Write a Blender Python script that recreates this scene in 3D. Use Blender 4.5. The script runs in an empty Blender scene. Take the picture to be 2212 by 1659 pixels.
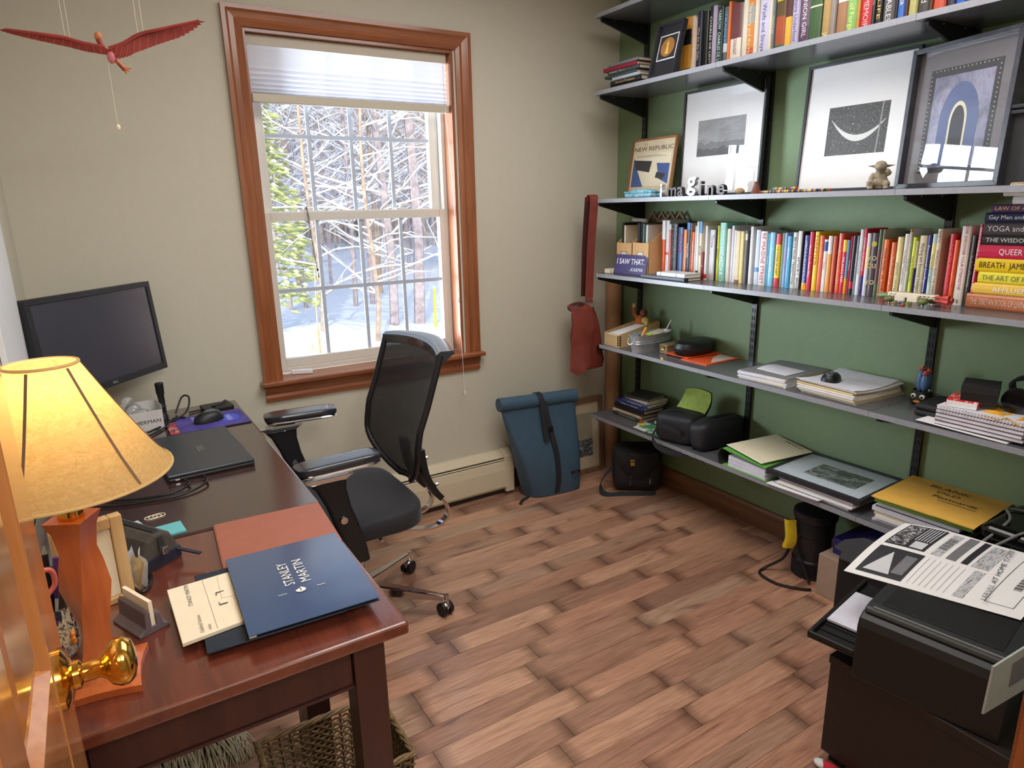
import bpy, bmesh, math, random
from mathutils import Vector, Matrix, Euler, noise
R = random.Random(11)
PI = math.pi
sc = bpy.context.scene
COL = sc.collection

# ------------------------------------------------------------------ camera
F, CAM = 1448.958, Vector((-2.39032, -2.81264, 1.42680))
YAW, PITCH, ROLL = -.5491, .2580, -.0214
fw = Vector((-math.sin(YAW), math.cos(YAW), 0)); rt = Vector((math.cos(YAW), math.sin(YAW), 0)); up = Vector((0, 0, 1))
f2 = fw*math.cos(PITCH) - up*math.sin(PITCH); u2 = up*math.cos(PITCH) + fw*math.sin(PITCH)
r3 = rt*math.cos(ROLL) + u2*math.sin(ROLL); u3 = u2*math.cos(ROLL) - rt*math.sin(ROLL)
cd = bpy.data.cameras.new('camera'); cam = bpy.data.objects.new('camera', cd); COL.objects.link(cam)
cd.sensor_width = 36; cd.lens = F/2212*36; cd.clip_start = .02; cd.clip_end = 200
m = Matrix((r3, u3, -f2)).transposed().to_4x4(); m.translation = CAM
cam.matrix_world = m
sc.camera = cam
def on(px, py, X=None, Y=None, Z=None):
    """world point that the photograph's pixel shows on a plane of the room"""
    d = f2 + r3*((px-1106)/F) - u3*((py-829.5)/F)
    t = (X-CAM.x)/d.x if X is not None else (Y-CAM.y)/d.y if Y is not None else (Z-CAM.z)/d.z
    return CAM + d*t

# ------------------------------------------------------------------ world, lights, exposure
vs = sc.view_settings
vs.view_transform = 'Standard'; vs.look = 'None'; vs.gamma = 1; vs.exposure = 0; vs.use_curve_mapping = False
w = bpy.data.worlds.new('world'); sc.world = w; w.use_nodes = True
nt = w.node_tree; bg = nt.nodes['Background']
sky = nt.nodes.new('ShaderNodeTexSky'); sky.sky_type = 'NISHITA'; sky.sun_disc = False
sky.sun_elevation = math.radians(32); sky.sun_rotation = math.radians(200); sky.air_density = 1.3; sky.dust_density = 2.5
nt.links.new(sky.outputs[0], bg.inputs[0]); bg.inputs[1].default_value = .36
def light(name, kind, loc, energy, color=(1, 1, 1), size=None, sizey=None, target=None, rot=None, spread=None):
    l = bpy.data.lights.new(name, kind); l.energy = energy; l.color = color
    o = bpy.data.objects.new(name, l); COL.objects.link(o); o.location = loc
    if kind == 'AREA':
        l.shape = 'RECTANGLE'; l.size = size; l.size_y = sizey or size
        if spread: l.spread = spread
    if target is not None: o.rotation_euler = (Vector(target)-Vector(loc)).to_track_quat('-Z', 'Y').to_euler()
    if rot: o.rotation_euler = rot
    return o
s = light('sun', 'SUN', (0, -20, 30), 2.1, (1, .95, .86), rot=(math.radians(52), 0, math.radians(-28))); s.data.angle = .01
light('added_window_fill', 'AREA', (-3.6, 1.7, .95), 720, (.86, .93, 1), 2.6, 2.6, target=(-1.0, -.2, 1.5))  # added area lamp outdoors, out of view, boosts light through the window
light('added_bounce_fill', 'AREA', (-1.25, -1.5, 2.42), 30, (1, .975, .94), 1.3, 1.3, rot=(0, 0, 0))  # added overhead fill without a fixture, imitates light bounced around the room
light('hall_light', 'AREA', (-1.9, -3.55, 2.38), 38, (1, .965, .92), .8, .8, target=(-1.7, -1.6, .8))

# ------------------------------------------------------------------ materials
def lin(c):
    r = []
    for v in c[:3]:
        v = v/255
        r.append(v/12.92 if v <= .04045 else ((v+.055)/1.055)**2.4)
    return (r[0], r[1], r[2], 1)
MATS = {}
def N(t, kind, **kw):
    n = t.nodes.new('ShaderNode'+kind)
    for k, v in kw.items():
        if k in n.inputs: n.inputs[k].default_value = v
        else: setattr(n, k, v)
    return n
def ramp(t, fac, stops):
    n = t.nodes.new('ShaderNodeValToRGB'); e = n.color_ramp.elements
    while len(e) < len(stops): e.new(.5)
    for i, (p, c) in enumerate(stops): e[i].position = p; e[i].color = c if len(c) == 4 else (*c, 1)
    t.links.new(fac, n.inputs[0]); return n.outputs[0]
def new(name, **kw):
    mt = bpy.data.materials.new(name); mt.use_nodes = True
    b = mt.node_tree.nodes['Principled BSDF']
    for k, v in kw.items(): b.inputs[k].default_value = v
    return mt, mt.node_tree, b
def mat(name, rgb, rough=.55, metal=0, var=.06, scale=30, bump=0, bscale=200, coat=0, spec=.5, sheen=0):
    """plain surface: slight procedural tone variation and optional fine relief"""
    if name in MATS: return MATS[name]
    mt, t, b = new(name, Roughness=rough, Metallic=metal)
    b.inputs['Specular IOR Level'].default_value = spec
    b.inputs['Coat Weight'].default_value = coat; b.inputs['Coat Roughness'].default_value = .12
    b.inputs['Sheen Weight'].default_value = sheen
    c = lin(rgb)
    tc = N(t, 'TexCoord'); nz = N(t, 'TexNoise', Scale=scale, Detail=3)
    t.links.new(tc.outputs['Object'], nz.inputs['Vector'])
    lo = [max(0, v*(1-var)) for v in c[:3]]; hi = [min(1, v*(1+var)) for v in c[:3]]
    t.links.new(ramp(t, nz.outputs[0], [(.3, lo), (.7, hi)]), b.inputs['Base Color'])
    if bump:
        n2 = N(t, 'TexNoise', Scale=bscale, Detail=4); t.links.new(tc.outputs['Object'], n2.inputs['Vector'])
        bp = N(t, 'Bump', Strength=bump, Distance=.002); t.links.new(n2.outputs[0], bp.inputs['Height']); t.links.new(bp.outputs[0], b.inputs['Normal'])
    MATS[name] = mt; return mt
def wood(name, c1, c2, rough=.35, axis=0, scale=1, coat=.3, coord='Object', contrast=1):
    if name in MATS: return MATS[name]
    mt, t, b = new(name, Roughness=rough); b.inputs['Coat Weight'].default_value = coat; b.inputs['Coat Roughness'].default_value = .15
    tc = N(t, 'TexCoord'); mp = N(t, 'Mapping'); sv = [28*scale]*3; sv[axis] = 2.2*scale; mp.inputs['Scale'].default_value = sv
    t.links.new(tc.outputs[coord], mp.inputs[0])
    nz = N(t, 'TexNoise', Scale=1.0, Detail=5, Roughness=.65, Distortion=.6); t.links.new(mp.outputs[0], nz.inputs['Vector'])
    d = .5-.2/contrast
    t.links.new(ramp(t, nz.outputs[0], [(d, lin(c2)), (1-d, lin(c1))]), b.inputs['Base Color'])
    MATS[name] = mt; return mt
def emit(name, rgb, s):
    mt, t, b = new(name); b.inputs['Base Color'].default_value = lin(rgb); b.inputs['Emission Color'].default_value = lin(rgb); b.inputs['Emission Strength'].default_value = s
    MATS[name] = mt; return mt
def glass(name, tint=(255, 255, 255), rough=.0, refl=.5):
    """thin pane: see-through with a fresnel reflection"""
    if name in MATS: return MATS[name]
    mt = bpy.data.materials.new(name); mt.use_nodes = True; t = mt.node_tree; t.nodes.clear()
    o = N(t, 'OutputMaterial'); tr = N(t, 'BsdfTransparent'); tr.inputs[0].default_value = lin(tint)
    gl = N(t, 'BsdfGlossy', Roughness=rough); fr = N(t, 'Fresnel', IOR=1.5); mx = N(t, 'MixShader')
    ge = N(t, 'NewGeometry'); iv = N(t, 'Math', operation='SUBTRACT'); iv.inputs[0].default_value = 1; t.links.new(ge.outputs['Backfacing'], iv.inputs[1])
    mu = N(t, 'Math', operation='MULTIPLY'); t.links.new(fr.outputs[0], mu.inputs[0]); t.links.new(iv.outputs[0], mu.inputs[1])
    t.links.new(mu.outputs[0], mx.inputs[0]); t.links.new(tr.outputs[0], mx.inputs[1]); t.links.new(gl.outputs[0], mx.inputs[2]); t.links.new(mx.outputs[0], o.inputs[0])
    MATS[name] = mt; return mt
def photo(name, stops, scale=(6, 6, 6), detail=8, rough=.5, kind='noise', coord='Object', distort=.4):
    """flat print: a picture's tones from noise"""
    if name in MATS: return MATS[name]
    mt, t, b = new(name, Roughness=rough)
    tc = N(t, 'TexCoord'); mp = N(t, 'Mapping'); mp.inputs['Scale'].default_value = scale; t.links.new(tc.outputs[coord], mp.inputs[0])
    nz = N(t, 'TexNoise', Scale=1., Detail=detail, Roughness=.7, Distortion=distort); t.links.new(mp.outputs[0], nz.inputs['Vector'])
    t.links.new(ramp(t, nz.outputs[0], [(p, lin(c)) for p, c in stops]), b.inputs['Base Color'])
    MATS[name] = mt; return mt

# ------------------------------------------------------------------ mesh builder
class MB:
    def __init__(s): s.v = []; s.f = []; s.T = None
    def add(s, vs, fs):
        b = len(s.v)
        for v in vs:
            v = Vector(v); s.v.append(s.T @ v if s.T else v)
        s.f += [tuple(i+b for i in f) for f in fs]; return s
    def box(s, x0, x1, y0, y1, z0, z1):
        return s.add([(x0,y0,z0),(x1,y0,z0),(x1,y1,z0),(x0,y1,z0),(x0,y0,z1),(x1,y0,z1),(x1,y1,z1),(x0,y1,z1)],
                     [(3,2,1,0),(4,5,6,7),(0,1,5,4),(1,2,6,5),(2,3,7,6),(3,0,4,7)])
    def hexa(s, lo, hi):      # two quads (4 points each)
        return s.add(list(lo)+list(hi), [(3,2,1,0),(4,5,6,7),(0,1,5,4),(1,2,6,5),(2,3,7,6),(3,0,4,7)])
    def prism(s, poly, a, b, ax='z'):
        def P(p, h): return {'z': (p[0], p[1], h), 'y': (p[0], h, p[1]), 'x': (h, p[0], p[1])}[ax]
        n = len(poly); vs = [P(p, a) for p in poly]+[P(p, b) for p in poly]
        fs = [tuple(range(n-1, -1, -1)), tuple(range(n, 2*n))]+[(i, (i+1) % n, n+(i+1) % n, n+i) for i in range(n)]
        return s.add(vs, fs)
    def rings(s, rings, cap=True, closed=True):
        n = len(rings[0]); vs = [p for r in rings for p in r]; fs = []
        for k in range(len(rings)-1):
            for i in range(n if closed else n-1):
                j = (i+1) % n; fs.append((k*n+i, k*n+j, (k+1)*n+j, (k+1)*n+i))
        if cap: fs += [tuple(range(n-1, -1, -1)), tuple(range((len(rings)-1)*n, len(rings)*n))]
        return s.add(vs, fs)
    def tube(s, pts, r, n=8, smooth=0, closed=False):
        pts = [Vector(p) for p in pts]
        if smooth:
            q = []; L = len(pts)
            for i in range(L-1):
                a, b, c, d = pts[max(i-1, 0)], pts[i], pts[i+1], pts[min(i+2, L-1)]
                for k in range(smooth):
                    t = k/smooth; q.append(.5*((2*b)+(c-a)*t+(2*a-5*b+4*c-d)*t*t+(3*b-a-3*c+d)*t**3))
            pts = q+[pts[-1]]
        rs = r if isinstance(r, (list, tuple)) else [r]*len(pts)
        if len(rs) != len(pts): rs = [rs[0]+(rs[-1]-rs[0])*i/(len(pts)-1) for i in range(len(pts))]
        prev = None; out = []
        for i, p in enumerate(pts):
            d = (pts[min(i+1, len(pts)-1)]-pts[max(i-1, 0)]).normalized()
            if prev is None: u = d.orthogonal().normalized()
            else:
                u = (prev-d*prev.dot(d))
                u = u.normalized() if u.length > 1e-6 else d.orthogonal().normalized()
            prev = u; v = d.cross(u)
            out.append([p+(u*math.cos(2*PI*k/n)+v*math.sin(2*PI*k/n))*rs[i] for k in range(n)])
        return s.rings(out)
    def band(s, pts, wid, th, side, smooth=0):   # flat strap along pts; side = width direction
        pts = [Vector(p) for p in pts]; side = Vector(side).normalized()
        if smooth:
            q = []; L = len(pts)
            for i in range(L-1):
                a, b, c, d = pts[max(i-1, 0)], pts[i], pts[i+1], pts[min(i+2, L-1)]
                for k in range(smooth):
                    t = k/smooth; q.append(.5*((2*b)+(c-a)*t+(2*a-5*b+4*c-d)*t*t+(3*b-a-3*c+d)*t**3))
            pts = q+[pts[-1]]
        out = []
        for i, p in enumerate(pts):
            d = (pts[min(i+1, len(pts)-1)]-pts[max(i-1, 0)]).normalized(); nn = d.cross(side).normalized()*th/2; w2 = side*wid/2
            out.append([p-w2-nn, p+w2-nn, p+w2+nn, p-w2+nn])
        return s.rings(out)
    def cyl(s, p0, p1, r0, r1=None, n=16): return s.tube([p0, p1], [r0, r0 if r1 is None else r1], n)
    def lathe(s, prof, n=24, c=(0, 0, 0), ax='z'):
        out = []
        for r, z in prof:
            ring = []
            for k in range(n):
                a = 2*PI*k/n; x, y = r*math.cos(a), r*math.sin(a)
                p = {'z': (x, y, z), 'x': (z, x, y), 'y': (y, z, x)}[ax]
                ring.append(Vector(p)+Vector(c))
            out.append(ring)
        return s.rings(out)
    def ball(s, c, rx, ry=None, rz=None, n=12, m=8, e=1., fn=None):
        ry = rx if ry is None else ry; rz = rx if rz is None else rz
        def pw(v): return math.copysign(abs(v)**e, v)
        out = []
        for k in range(m+1):
            b = -PI/2+PI*k/m; cb = max(math.cos(b), 1e-3)
            ring = []
            for i in range(n):
                a = 2*PI*i/n
                p = Vector((rx*pw(math.cos(a))*pw(cb), ry*pw(math.sin(a))*pw(cb), rz*pw(math.sin(b))))
                if fn: p = fn(p)
                ring.append(p+Vector(c))
            out.append(ring)
        return s.rings(out)
    def sheet(s, fn, nu, nv, th=0):     # fn(u,v)->point ; th = thickness along -z
        vs = [Vector(fn(i/nu, j/nv)) for j in range(nv+1) for i in range(nu+1)]
        k = nu+1; fs = [(j*k+i, j*k+i+1, (j+1)*k+i+1, (j+1)*k+i) for j in range(nv) for i in range(nu)]
        if th:
            n = len(vs); vs = vs+[v-Vector((0, 0, th)) for v in vs]
            fs += [tuple(i+n for i in reversed(f)) for f in fs[:]]
            ed = [i for i in range(k)]+[j*k+nu for j in range(1, nv+1)]+[nv*k+i for i in range(nu-1, -1, -1)]+[j*k for j in range(nv-1, 0, -1)]
            fs += [(ed[q], ed[q]+n, ed[(q+1) % len(ed)]+n, ed[(q+1) % len(ed)]) for q in range(len(ed))]
        return s.add(vs, fs)
    def mesh(s, name, smooth=False):
        me = bpy.data.meshes.new(name); me.from_pydata([tuple(v) for v in s.v], [], s.f); me.update()
        bm = bmesh.new(); bm.from_mesh(me); bmesh.ops.recalc_face_normals(bm, faces=bm.faces); bm.to_mesh(me); bm.free()
        if smooth:
            for p in me.polygons: p.use_smooth = True
            try: me.set_sharp_from_angle(angle=math.radians(smooth if smooth is not True else 50))
            except Exception: pass
        return me
    def build(s, name, material, parent=None, loc=(0, 0, 0), rot=None, smooth=False, bevel=0, seg=2, subsurf=0):
        o = bpy.data.objects.new(name, s.mesh(name, smooth)); COL.objects.link(o); o.location = loc
        if rot is not None: o.rotation_euler = rot
        if material: o.data.materials.append(MATS[material] if isinstance(material, str) else material)
        if parent: o.parent = parent
        if bevel:
            md = o.modifiers.new('bevel', 'BEVEL'); md.width = bevel; md.segments = seg; md.limit_method = 'ANGLE'; md.angle_limit = math.radians(40)
        if subsurf:
            md = o.modifiers.new('sub', 'SUBSURF'); md.levels = md.render_levels = subsurf
        return o
def tag(o, label=None, cat=None, group=None, kind=None):
    if label: o['label'] = label
    if cat: o['category'] = cat
    if group: o['group'] = group
    if kind: o['kind'] = kind
    return o
def thing(name, label, cat, loc=(0, 0, 0), rot=(0, 0, 0), group=None):
    o = bpy.data.objects.new(name, None); COL.objects.link(o); o.location = loc
    o.rotation_euler = rot if isinstance(rot, (tuple, list, Euler)) else (0, 0, rot); o.empty_display_size = .05
    return tag(o, label, cat, group)
def struct(o): o['kind'] = 'structure'; return o
def copy_tree(o, parent=None):
    c = o.copy(); COL.objects.link(c); c.parent = parent
    for ch in list(o.children): copy_tree(ch, c)
    return c
TXT = {}
def text(s, size, material, parent, origin, xd, yd, name='lettering', align='LEFT', width=None, shear=0, bold=0, valign='CENTER', ext=0):
    """flat printed lettering; xd = reading direction, yd = up direction of the letters"""
    cu = bpy.data.curves.new(name, 'FONT'); cu.body = s; cu.size = size; cu.align_x = align; cu.align_y = valign; cu.resolution_u = 2; cu.shear = shear; cu.offset = bold; cu.extrude = ext
    t = bpy.data.objects.new('tmp', cu); me = bpy.data.meshes.new_from_object(t)
    bpy.data.objects.remove(t); bpy.data.curves.remove(cu); me.name = name
    if width and len(me.vertices):
        xs = [v.co.x for v in me.vertices]; k = width/max(max(xs)-min(xs), 1e-6)
        x0 = min(xs) if align == 'LEFT' else (min(xs)+max(xs))/2
        for v in me.vertices: v.co.x = (v.co.x-x0)*k
    o = bpy.data.objects.new(name, me); COL.objects.link(o); me.materials.append(MATS[material] if isinstance(material, str) else material)
    xd = Vector(xd).normalized(); yd = Vector(yd).normalized(); zd = xd.cross(yd)
    M4 = Matrix((xd, yd, zd)).transposed().to_4x4(); M4.translation = Vector(origin)
    if parent: o.parent = parent
    o.matrix_local = M4
    return o
INK = {}
def ink(rgb):
    k = 'ink_%d_%d_%d' % tuple(rgb)
    return mat(k, rgb, .6, var=.02)
# ------------------------------------------------------------------ shared materials
def floor_mat():
    mt, t, b = new('laminate', Roughness=.3); b.inputs['Coat Weight'].default_value = .6; b.inputs['Coat Roughness'].default_value = .2
    g = N(t, 'NewGeometry'); oi = N(t, 'ObjectInfo')
    cx = N(t, 'CombineXYZ'); t.links.new(oi.outputs['Random'], cx.inputs[1])
    sc1 = N(t, 'VectorMath', operation='SCALE'); sc1.inputs['Scale'].default_value = 37.; t.links.new(cx.outputs[0], sc1.inputs[0])
    ad = N(t, 'VectorMath', operation='ADD'); t.links.new(g.outputs['Position'], ad.inputs[0]); t.links.new(sc1.outputs[0], ad.inputs[1])
    mp = N(t, 'Mapping'); mp.inputs['Scale'].default_value = (2.6, 26, 1); t.links.new(ad.outputs[0], mp.inputs[0])
    n1 = N(t, 'TexNoise', Scale=1., Detail=6, Roughness=.62, Distortion=1.1); t.links.new(mp.outputs[0], n1.inputs['Vector'])
    mp2 = N(t, 'Mapping'); mp2.inputs['Scale'].default_value = (9, 170, 1); t.links.new(ad.outputs[0], mp2.inputs[0])
    n2 = N(t, 'TexNoise', Scale=1., Detail=3); t.links.new(mp2.outputs[0], n2.inputs['Vector'])
    base = ramp(t, oi.outputs['Random'], [(0, lin((164, 124, 104))), (.25, lin((206, 154, 126))), (.5, lin((218, 170, 140))), (.75, lin((184, 138, 114))), (1, lin((206, 172, 146)))])
    gr = ramp(t, n1.outputs[0], [(.30, (.46, .40, .38)), (.42, (.86, .83, .81)), (.62, (1, 1, 1)), (.8, (1.25, 1.2, 1.14))])
    m1 = N(t, 'Mix', data_type='RGBA', blend_type='MULTIPLY'); m1.inputs[0].default_value = 1; t.links.new(base, m1.inputs[6]); t.links.new(gr, m1.inputs[7])
    fine = ramp(t, n2.outputs[0], [(.35, (.72, .70, .68)), (.6, (1.05, 1.05, 1.05))])
    m2 = N(t, 'Mix', data_type='RGBA', blend_type='MULTIPLY'); m2.inputs[0].default_value = .8; t.links.new(m1.outputs[2], m2.inputs[6]); t.links.new(fine, m2.inputs[7])
    # scorched, hand-scraped board ends
    tc = N(t, 'TexCoord'); sx = N(t, 'SeparateXYZ'); t.links.new(tc.outputs['Generated'], sx.inputs[0])
    n3 = N(t, 'TexNoise', Scale=9., Detail=3); t.links.new(ad.outputs[0], n3.inputs['Vector'])
    a1 = N(t, 'Math', operation='SUBTRACT'); a1.inputs[1].default_value = .5; t.links.new(sx.outputs[0], a1.inputs[0])
    a2 = N(t, 'Math', operation='ABSOLUTE'); t.links.new(a1.outputs[0], a2.inputs[0])
    a3 = N(t, 'Math', operation='MULTIPLY_ADD'); a3.inputs[1].default_value = .12; t.links.new(n3.outputs[0], a3.inputs[0]); t.links.new(a2.outputs[0], a3.inputs[2])
    ends = ramp(t, a3.outputs[0], [(.46, (1, 1, 1)), (.56, (.40, .36, .35))])
    m3 = N(t, 'Mix', data_type='RGBA', blend_type='MULTIPLY'); m3.inputs[0].default_value = .85; t.links.new(m2.outputs[2], m3.inputs[6]); t.links.new(ends, m3.inputs[7])
    t.links.new(m3.outputs[2], b.inputs['Base Color'])
    bp = N(t, 'Bump', Strength=.12, Distance=.002); t.links.new(n1.outputs[0], bp.inputs['Height']); t.links.new(bp.outputs[0], b.inputs['Normal'])
    MATS['laminate'] = mt
floor_mat()
mat('beige_paint', (209, 203, 186), .75, var=.015, bump=.08, bscale=90)
mat('green_paint', (124, 146, 110), .62, var=.025, bump=.25, bscale=70)
mat('ceiling_white', (236, 234, 228), .8, var=.01)
mat('dark_gap', (30, 22, 18), .8)
wood('oak_trim', (170, 102, 62), (130, 72, 40), .3, 2, coat=.5)
wood('oak_trim_h', (170, 102, 62), (130, 72, 40), .3, 0, coat=.5)
wood('oak_base', (150, 108, 74), (112, 76, 50), .4, 1, coat=.2)
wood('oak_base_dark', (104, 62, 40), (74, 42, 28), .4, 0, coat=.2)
mat('vinyl', (226, 222, 214), .4, var=.01)
mat('grille', (206, 206, 214), .45, var=.02)
mat('blind_rail', (206, 196, 178), .5, var=.02)
mat('black', (22, 22, 24), .45, var=.1)
mat('black_matte', (26, 26, 28), .7, var=.1)
mat('black_gloss', (14, 14, 15), .18, var=.05)
mat('chrome', (225, 225, 228), .09, 1, var=.01)
mat('steel', (190, 192, 196), .28, 1, var=.03)
mat('white', (238, 238, 240), .5, var=.015)
mat('paper', (240, 238, 238), .7, var=.015)
mat('cream_paper', (238, 226, 200), .7, var=.02)
mat('pages', (226, 212, 186), .8, var=.08, scale=200)
glass('pane_glass', (250, 253, 255)); glass('frame_glass')

# ------------------------------------------------------------------ floor
WT = 2.63
base = MB().box(-2.72, .12, -4.6, .14, -.12, -.012).build('floor', 'dark_gap'); struct(base)
mat('threshold_wood', (130, 88, 62), .4)
unit = MB().box(-.5, .5, -.5, .5, -.5, .5)
pl_mesh = None
W_ = .0825; y = -.0
k = 0
while y > -4.5:
    x = -2.6-R.uniform(0, .45)
    if y < -2.75: pass
    while x < .0:
        L = R.choice((.36, .42, .47, .47, .55, .62)); a, b_ = max(x, -2.6), min(x+L, 0)
        if b_-a > .03 and y > -2.72:
            if pl_mesh is None:
                pl_mesh = unit.mesh('plank'); pl_mesh.materials.append(MATS['laminate'])
            o = bpy.data.objects.new('plank', pl_mesh); COL.objects.link(o); o.parent = base
            o.location = ((a+b_)/2, y-W_/2, -.006); o.scale = (b_-a-.0012, W_-.0010, .012)
        x += L
    y -= W_; k += 1
hf = MB().box(-2.72, .12, -4.6, -2.72-.04, -.012, 0).build('floor_board', 'laminate', base)

# ------------------------------------------------------------------ walls
WX0, WX1, WZ0, WZ1 = -1.800, -.935, .745, 2.085          # window opening
wb = MB()
wb.box(-2.72, WX0, 0, .14, -.6, 2.5).box(WX1, .12, 0, .14, -.6, 2.5).box(WX0, WX1, 0, .14, -.6, WZ0).box(WX0, WX1, 0, .14, WZ1, 2.5)
struct(wb.build('wall_back', 'beige_paint'))
struct(MB().box(0, .12, -4.6, 0, -.02, 2.5).build('wall_right', 'green_paint'))
struct(MB().box(-2.72, -2.6, -4.6, 0, -.02, 2.5).build('wall_left', 'beige_paint'))
DX0, DX1, DH = -2.515, -1.72, 2.05
struct(MB().box(-2.6, DX0, -WT-.12, -WT, 0, 2.5).box(DX1, 0, -WT-.12, -WT, 0, 2.5).box(DX0, DX1, -WT-.12, -WT, DH, 2.5).build('wall_front', 'beige_paint'))
struct(MB().box(-2.6, 0, -4.6, -4.5, 0, 2.5).build('wall_hall', 'beige_paint'))
struct(MB().box(-2.72, .12, -4.6, .14, 2.45, 2.55).build('ceiling', 'ceiling_white'))
prof = [(0, 0), (.014, 0), (.014, .085), (.009, .098), (0, .10)]
struct(MB().prism([(-a, b) for a, b in prof], -2.63, -.016, 'y').build('baseboard_right', 'oak_base', smooth=20))
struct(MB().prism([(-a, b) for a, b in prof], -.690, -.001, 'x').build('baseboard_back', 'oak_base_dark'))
# right-hand door jamb and casing of the doorway
tr = struct(MB().box(DX1-.018, DX1, -WT-.125, -WT+.012, 0, DH).build('trim_1', 'oak_trim'))
MB().box(DX1-.012, DX1+.045, -WT+.0005, -WT+.018, 0, DH+.06).build('casing', 'oak_trim', tr, bevel=.004)
MB().box(DX1-.026, DX1-.0181, -WT-.07, -WT-.03, 0, DH).build('door_stop', 'oak_trim', tr, bevel=.002)

# ------------------------------------------------------------------ door, swung open beside the camera
dr = struct(thing('door_1', None, None, (-2.487, -1.965, 0)))
DWd = .69
wood('door_pine', (214, 146, 84), (176, 108, 54), .16, 2, scale=.8, coat=.7)
wood('door_pine_h', (214, 146, 84), (176, 108, 54), .16, 1, scale=.8, coat=.7)
for y0, y1 in ((-.105, 0), (-.38, -.30), (-DWd, -DWd+.105)):
    MB().box(-.035, 0, y0, y1, .01, 2.03).build('stile', 'door_pine', dr, bevel=.003)
RZ = ((.01, .22), (.84, .985), (1.72, 1.80), (1.93, 2.03))
for z0, z1 in RZ:
    for y0, y1 in ((-.30, -.105), (-DWd+.105, -.38)):
        MB().box(-.034, -.001, y0, y1, z0, z1).build('rail', 'door_pine_h', dr, bevel=.002)
for (a0, z0), (z1, _) in zip([(r[0], r[1]) for r in RZ[:-1]], RZ[1:]):
    for y0, y1 in ((-.30, -.105), (-DWd+.105, -.38)):
        def ringp(i, d): return [(d, y0+i, z0+i), (d, y1-i, z0+i), (d, y1-i, z1-i), (d, y0+i, z1-i)]
        MB().rings([ringp(0, -.001), ringp(.009, -.012), ringp(.014, -.014)], cap=False).build('molding', 'door_pine', dr)
        MB().rings([ringp(.014, -.030), ringp(.014, -.014), ringp(.045, -.005)], cap=True).build('panel', 'door_pine', dr)
mat('brass', (226, 176, 84), .12, 1, var=.04)
kz = .945; ky = -.062
kb = MB().lathe([(.0335, 0), (.0335, .004), (.027, .008), (.0155, .012), (.0155, .018), (.0105, .021), (.0105, .036), (.014, .041), (.022, .046), (.0265, .054), (.0265, .062), (.021, .069), (.010, .072), (.0005, .0725)], 32, (0, ky, kz), 'x').build('door_knob', 'brass', dr, smooth=40)
MB().box(-.032, -.003, .0002, .0015, kz-.03, kz+.03).build('latch_plate', 'brass', dr)

# ------------------------------------------------------------------ window
win = struct(thing('window_1', None, None, (-1.367, 0, WZ0)))
def wp(mb, name, m, bevel=0, smooth=False, parent=None):
    o = mb.build(name, m, parent or win, loc=(0, 0, 0), bevel=bevel, smooth=smooth)
    o.location = (1.367, 0, -WZ0); return o
CX0, CX1, CZ1 = -1.866, -.856, 2.155
cprof = [(0, 0), (.070, 0), (.070, .022), (.055, .022), (.046, .016), (.028, .013), (.016, .017), (.008, .013), (0, .009)]
def casing_side(x_in, sgn, z0, z1):
    mb = MB(); n = len(cprof); A = [(x_in+sgn*a, -b-.0005, z0) for a, b in cprof]; B = [(x_in+sgn*a, -b-.0005, z1+a) for a, b in cprof]
    return mb.rings([A, B])
wp(casing_side(-1.796, -1, WZ0+.012, CZ1-.070), 'casing', 'oak_trim')
wp(casing_side(-.926, 1, WZ0+.012, CZ1-.070), 'casing', 'oak_trim')
wp(MB().rings([[(-1.796-a, -b-.0005, CZ1-.070+a) for a, b in cprof], [(-.926+a, -b-.0005, CZ1-.070+a) for a, b in cprof]]), 'casing', 'oak_trim_h')
wp(MB().box(-1.880, -.842, -.052, -.0005, WZ0-.008, WZ0+.0115).box(WX0+.001, WX1-.001, -.001, .088, WZ0+.0005, WZ0+.0115), 'stool', 'oak_trim_h', bevel=.005)
wp(MB().prism([(-.0005, WZ0-.0085), (-.022, WZ0-.0085), (-.020, WZ0-.03), (-.012, WZ0-.05), (-.016, WZ0-.062), (-.014, WZ0-.078), (-.0005, WZ0-.078)], -1.864, -.858, 'x'), 'apron', 'oak_trim_h')
wp(MB().box(WX0+.0005, WX0+.013, 0, .085, WZ0+.012, WZ1-.0005), 'jamb', 'oak_trim'); wp(MB().box(WX1-.013, WX1-.0005, 0, .085, WZ0+.012, WZ1-.0005), 'jamb', 'oak_trim')
wp(MB().box(WX0+.0135, WX1-.0135, 0, .085, WZ1-.013, WZ1-.0005), 'jamb', 'oak_trim_h')
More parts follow.
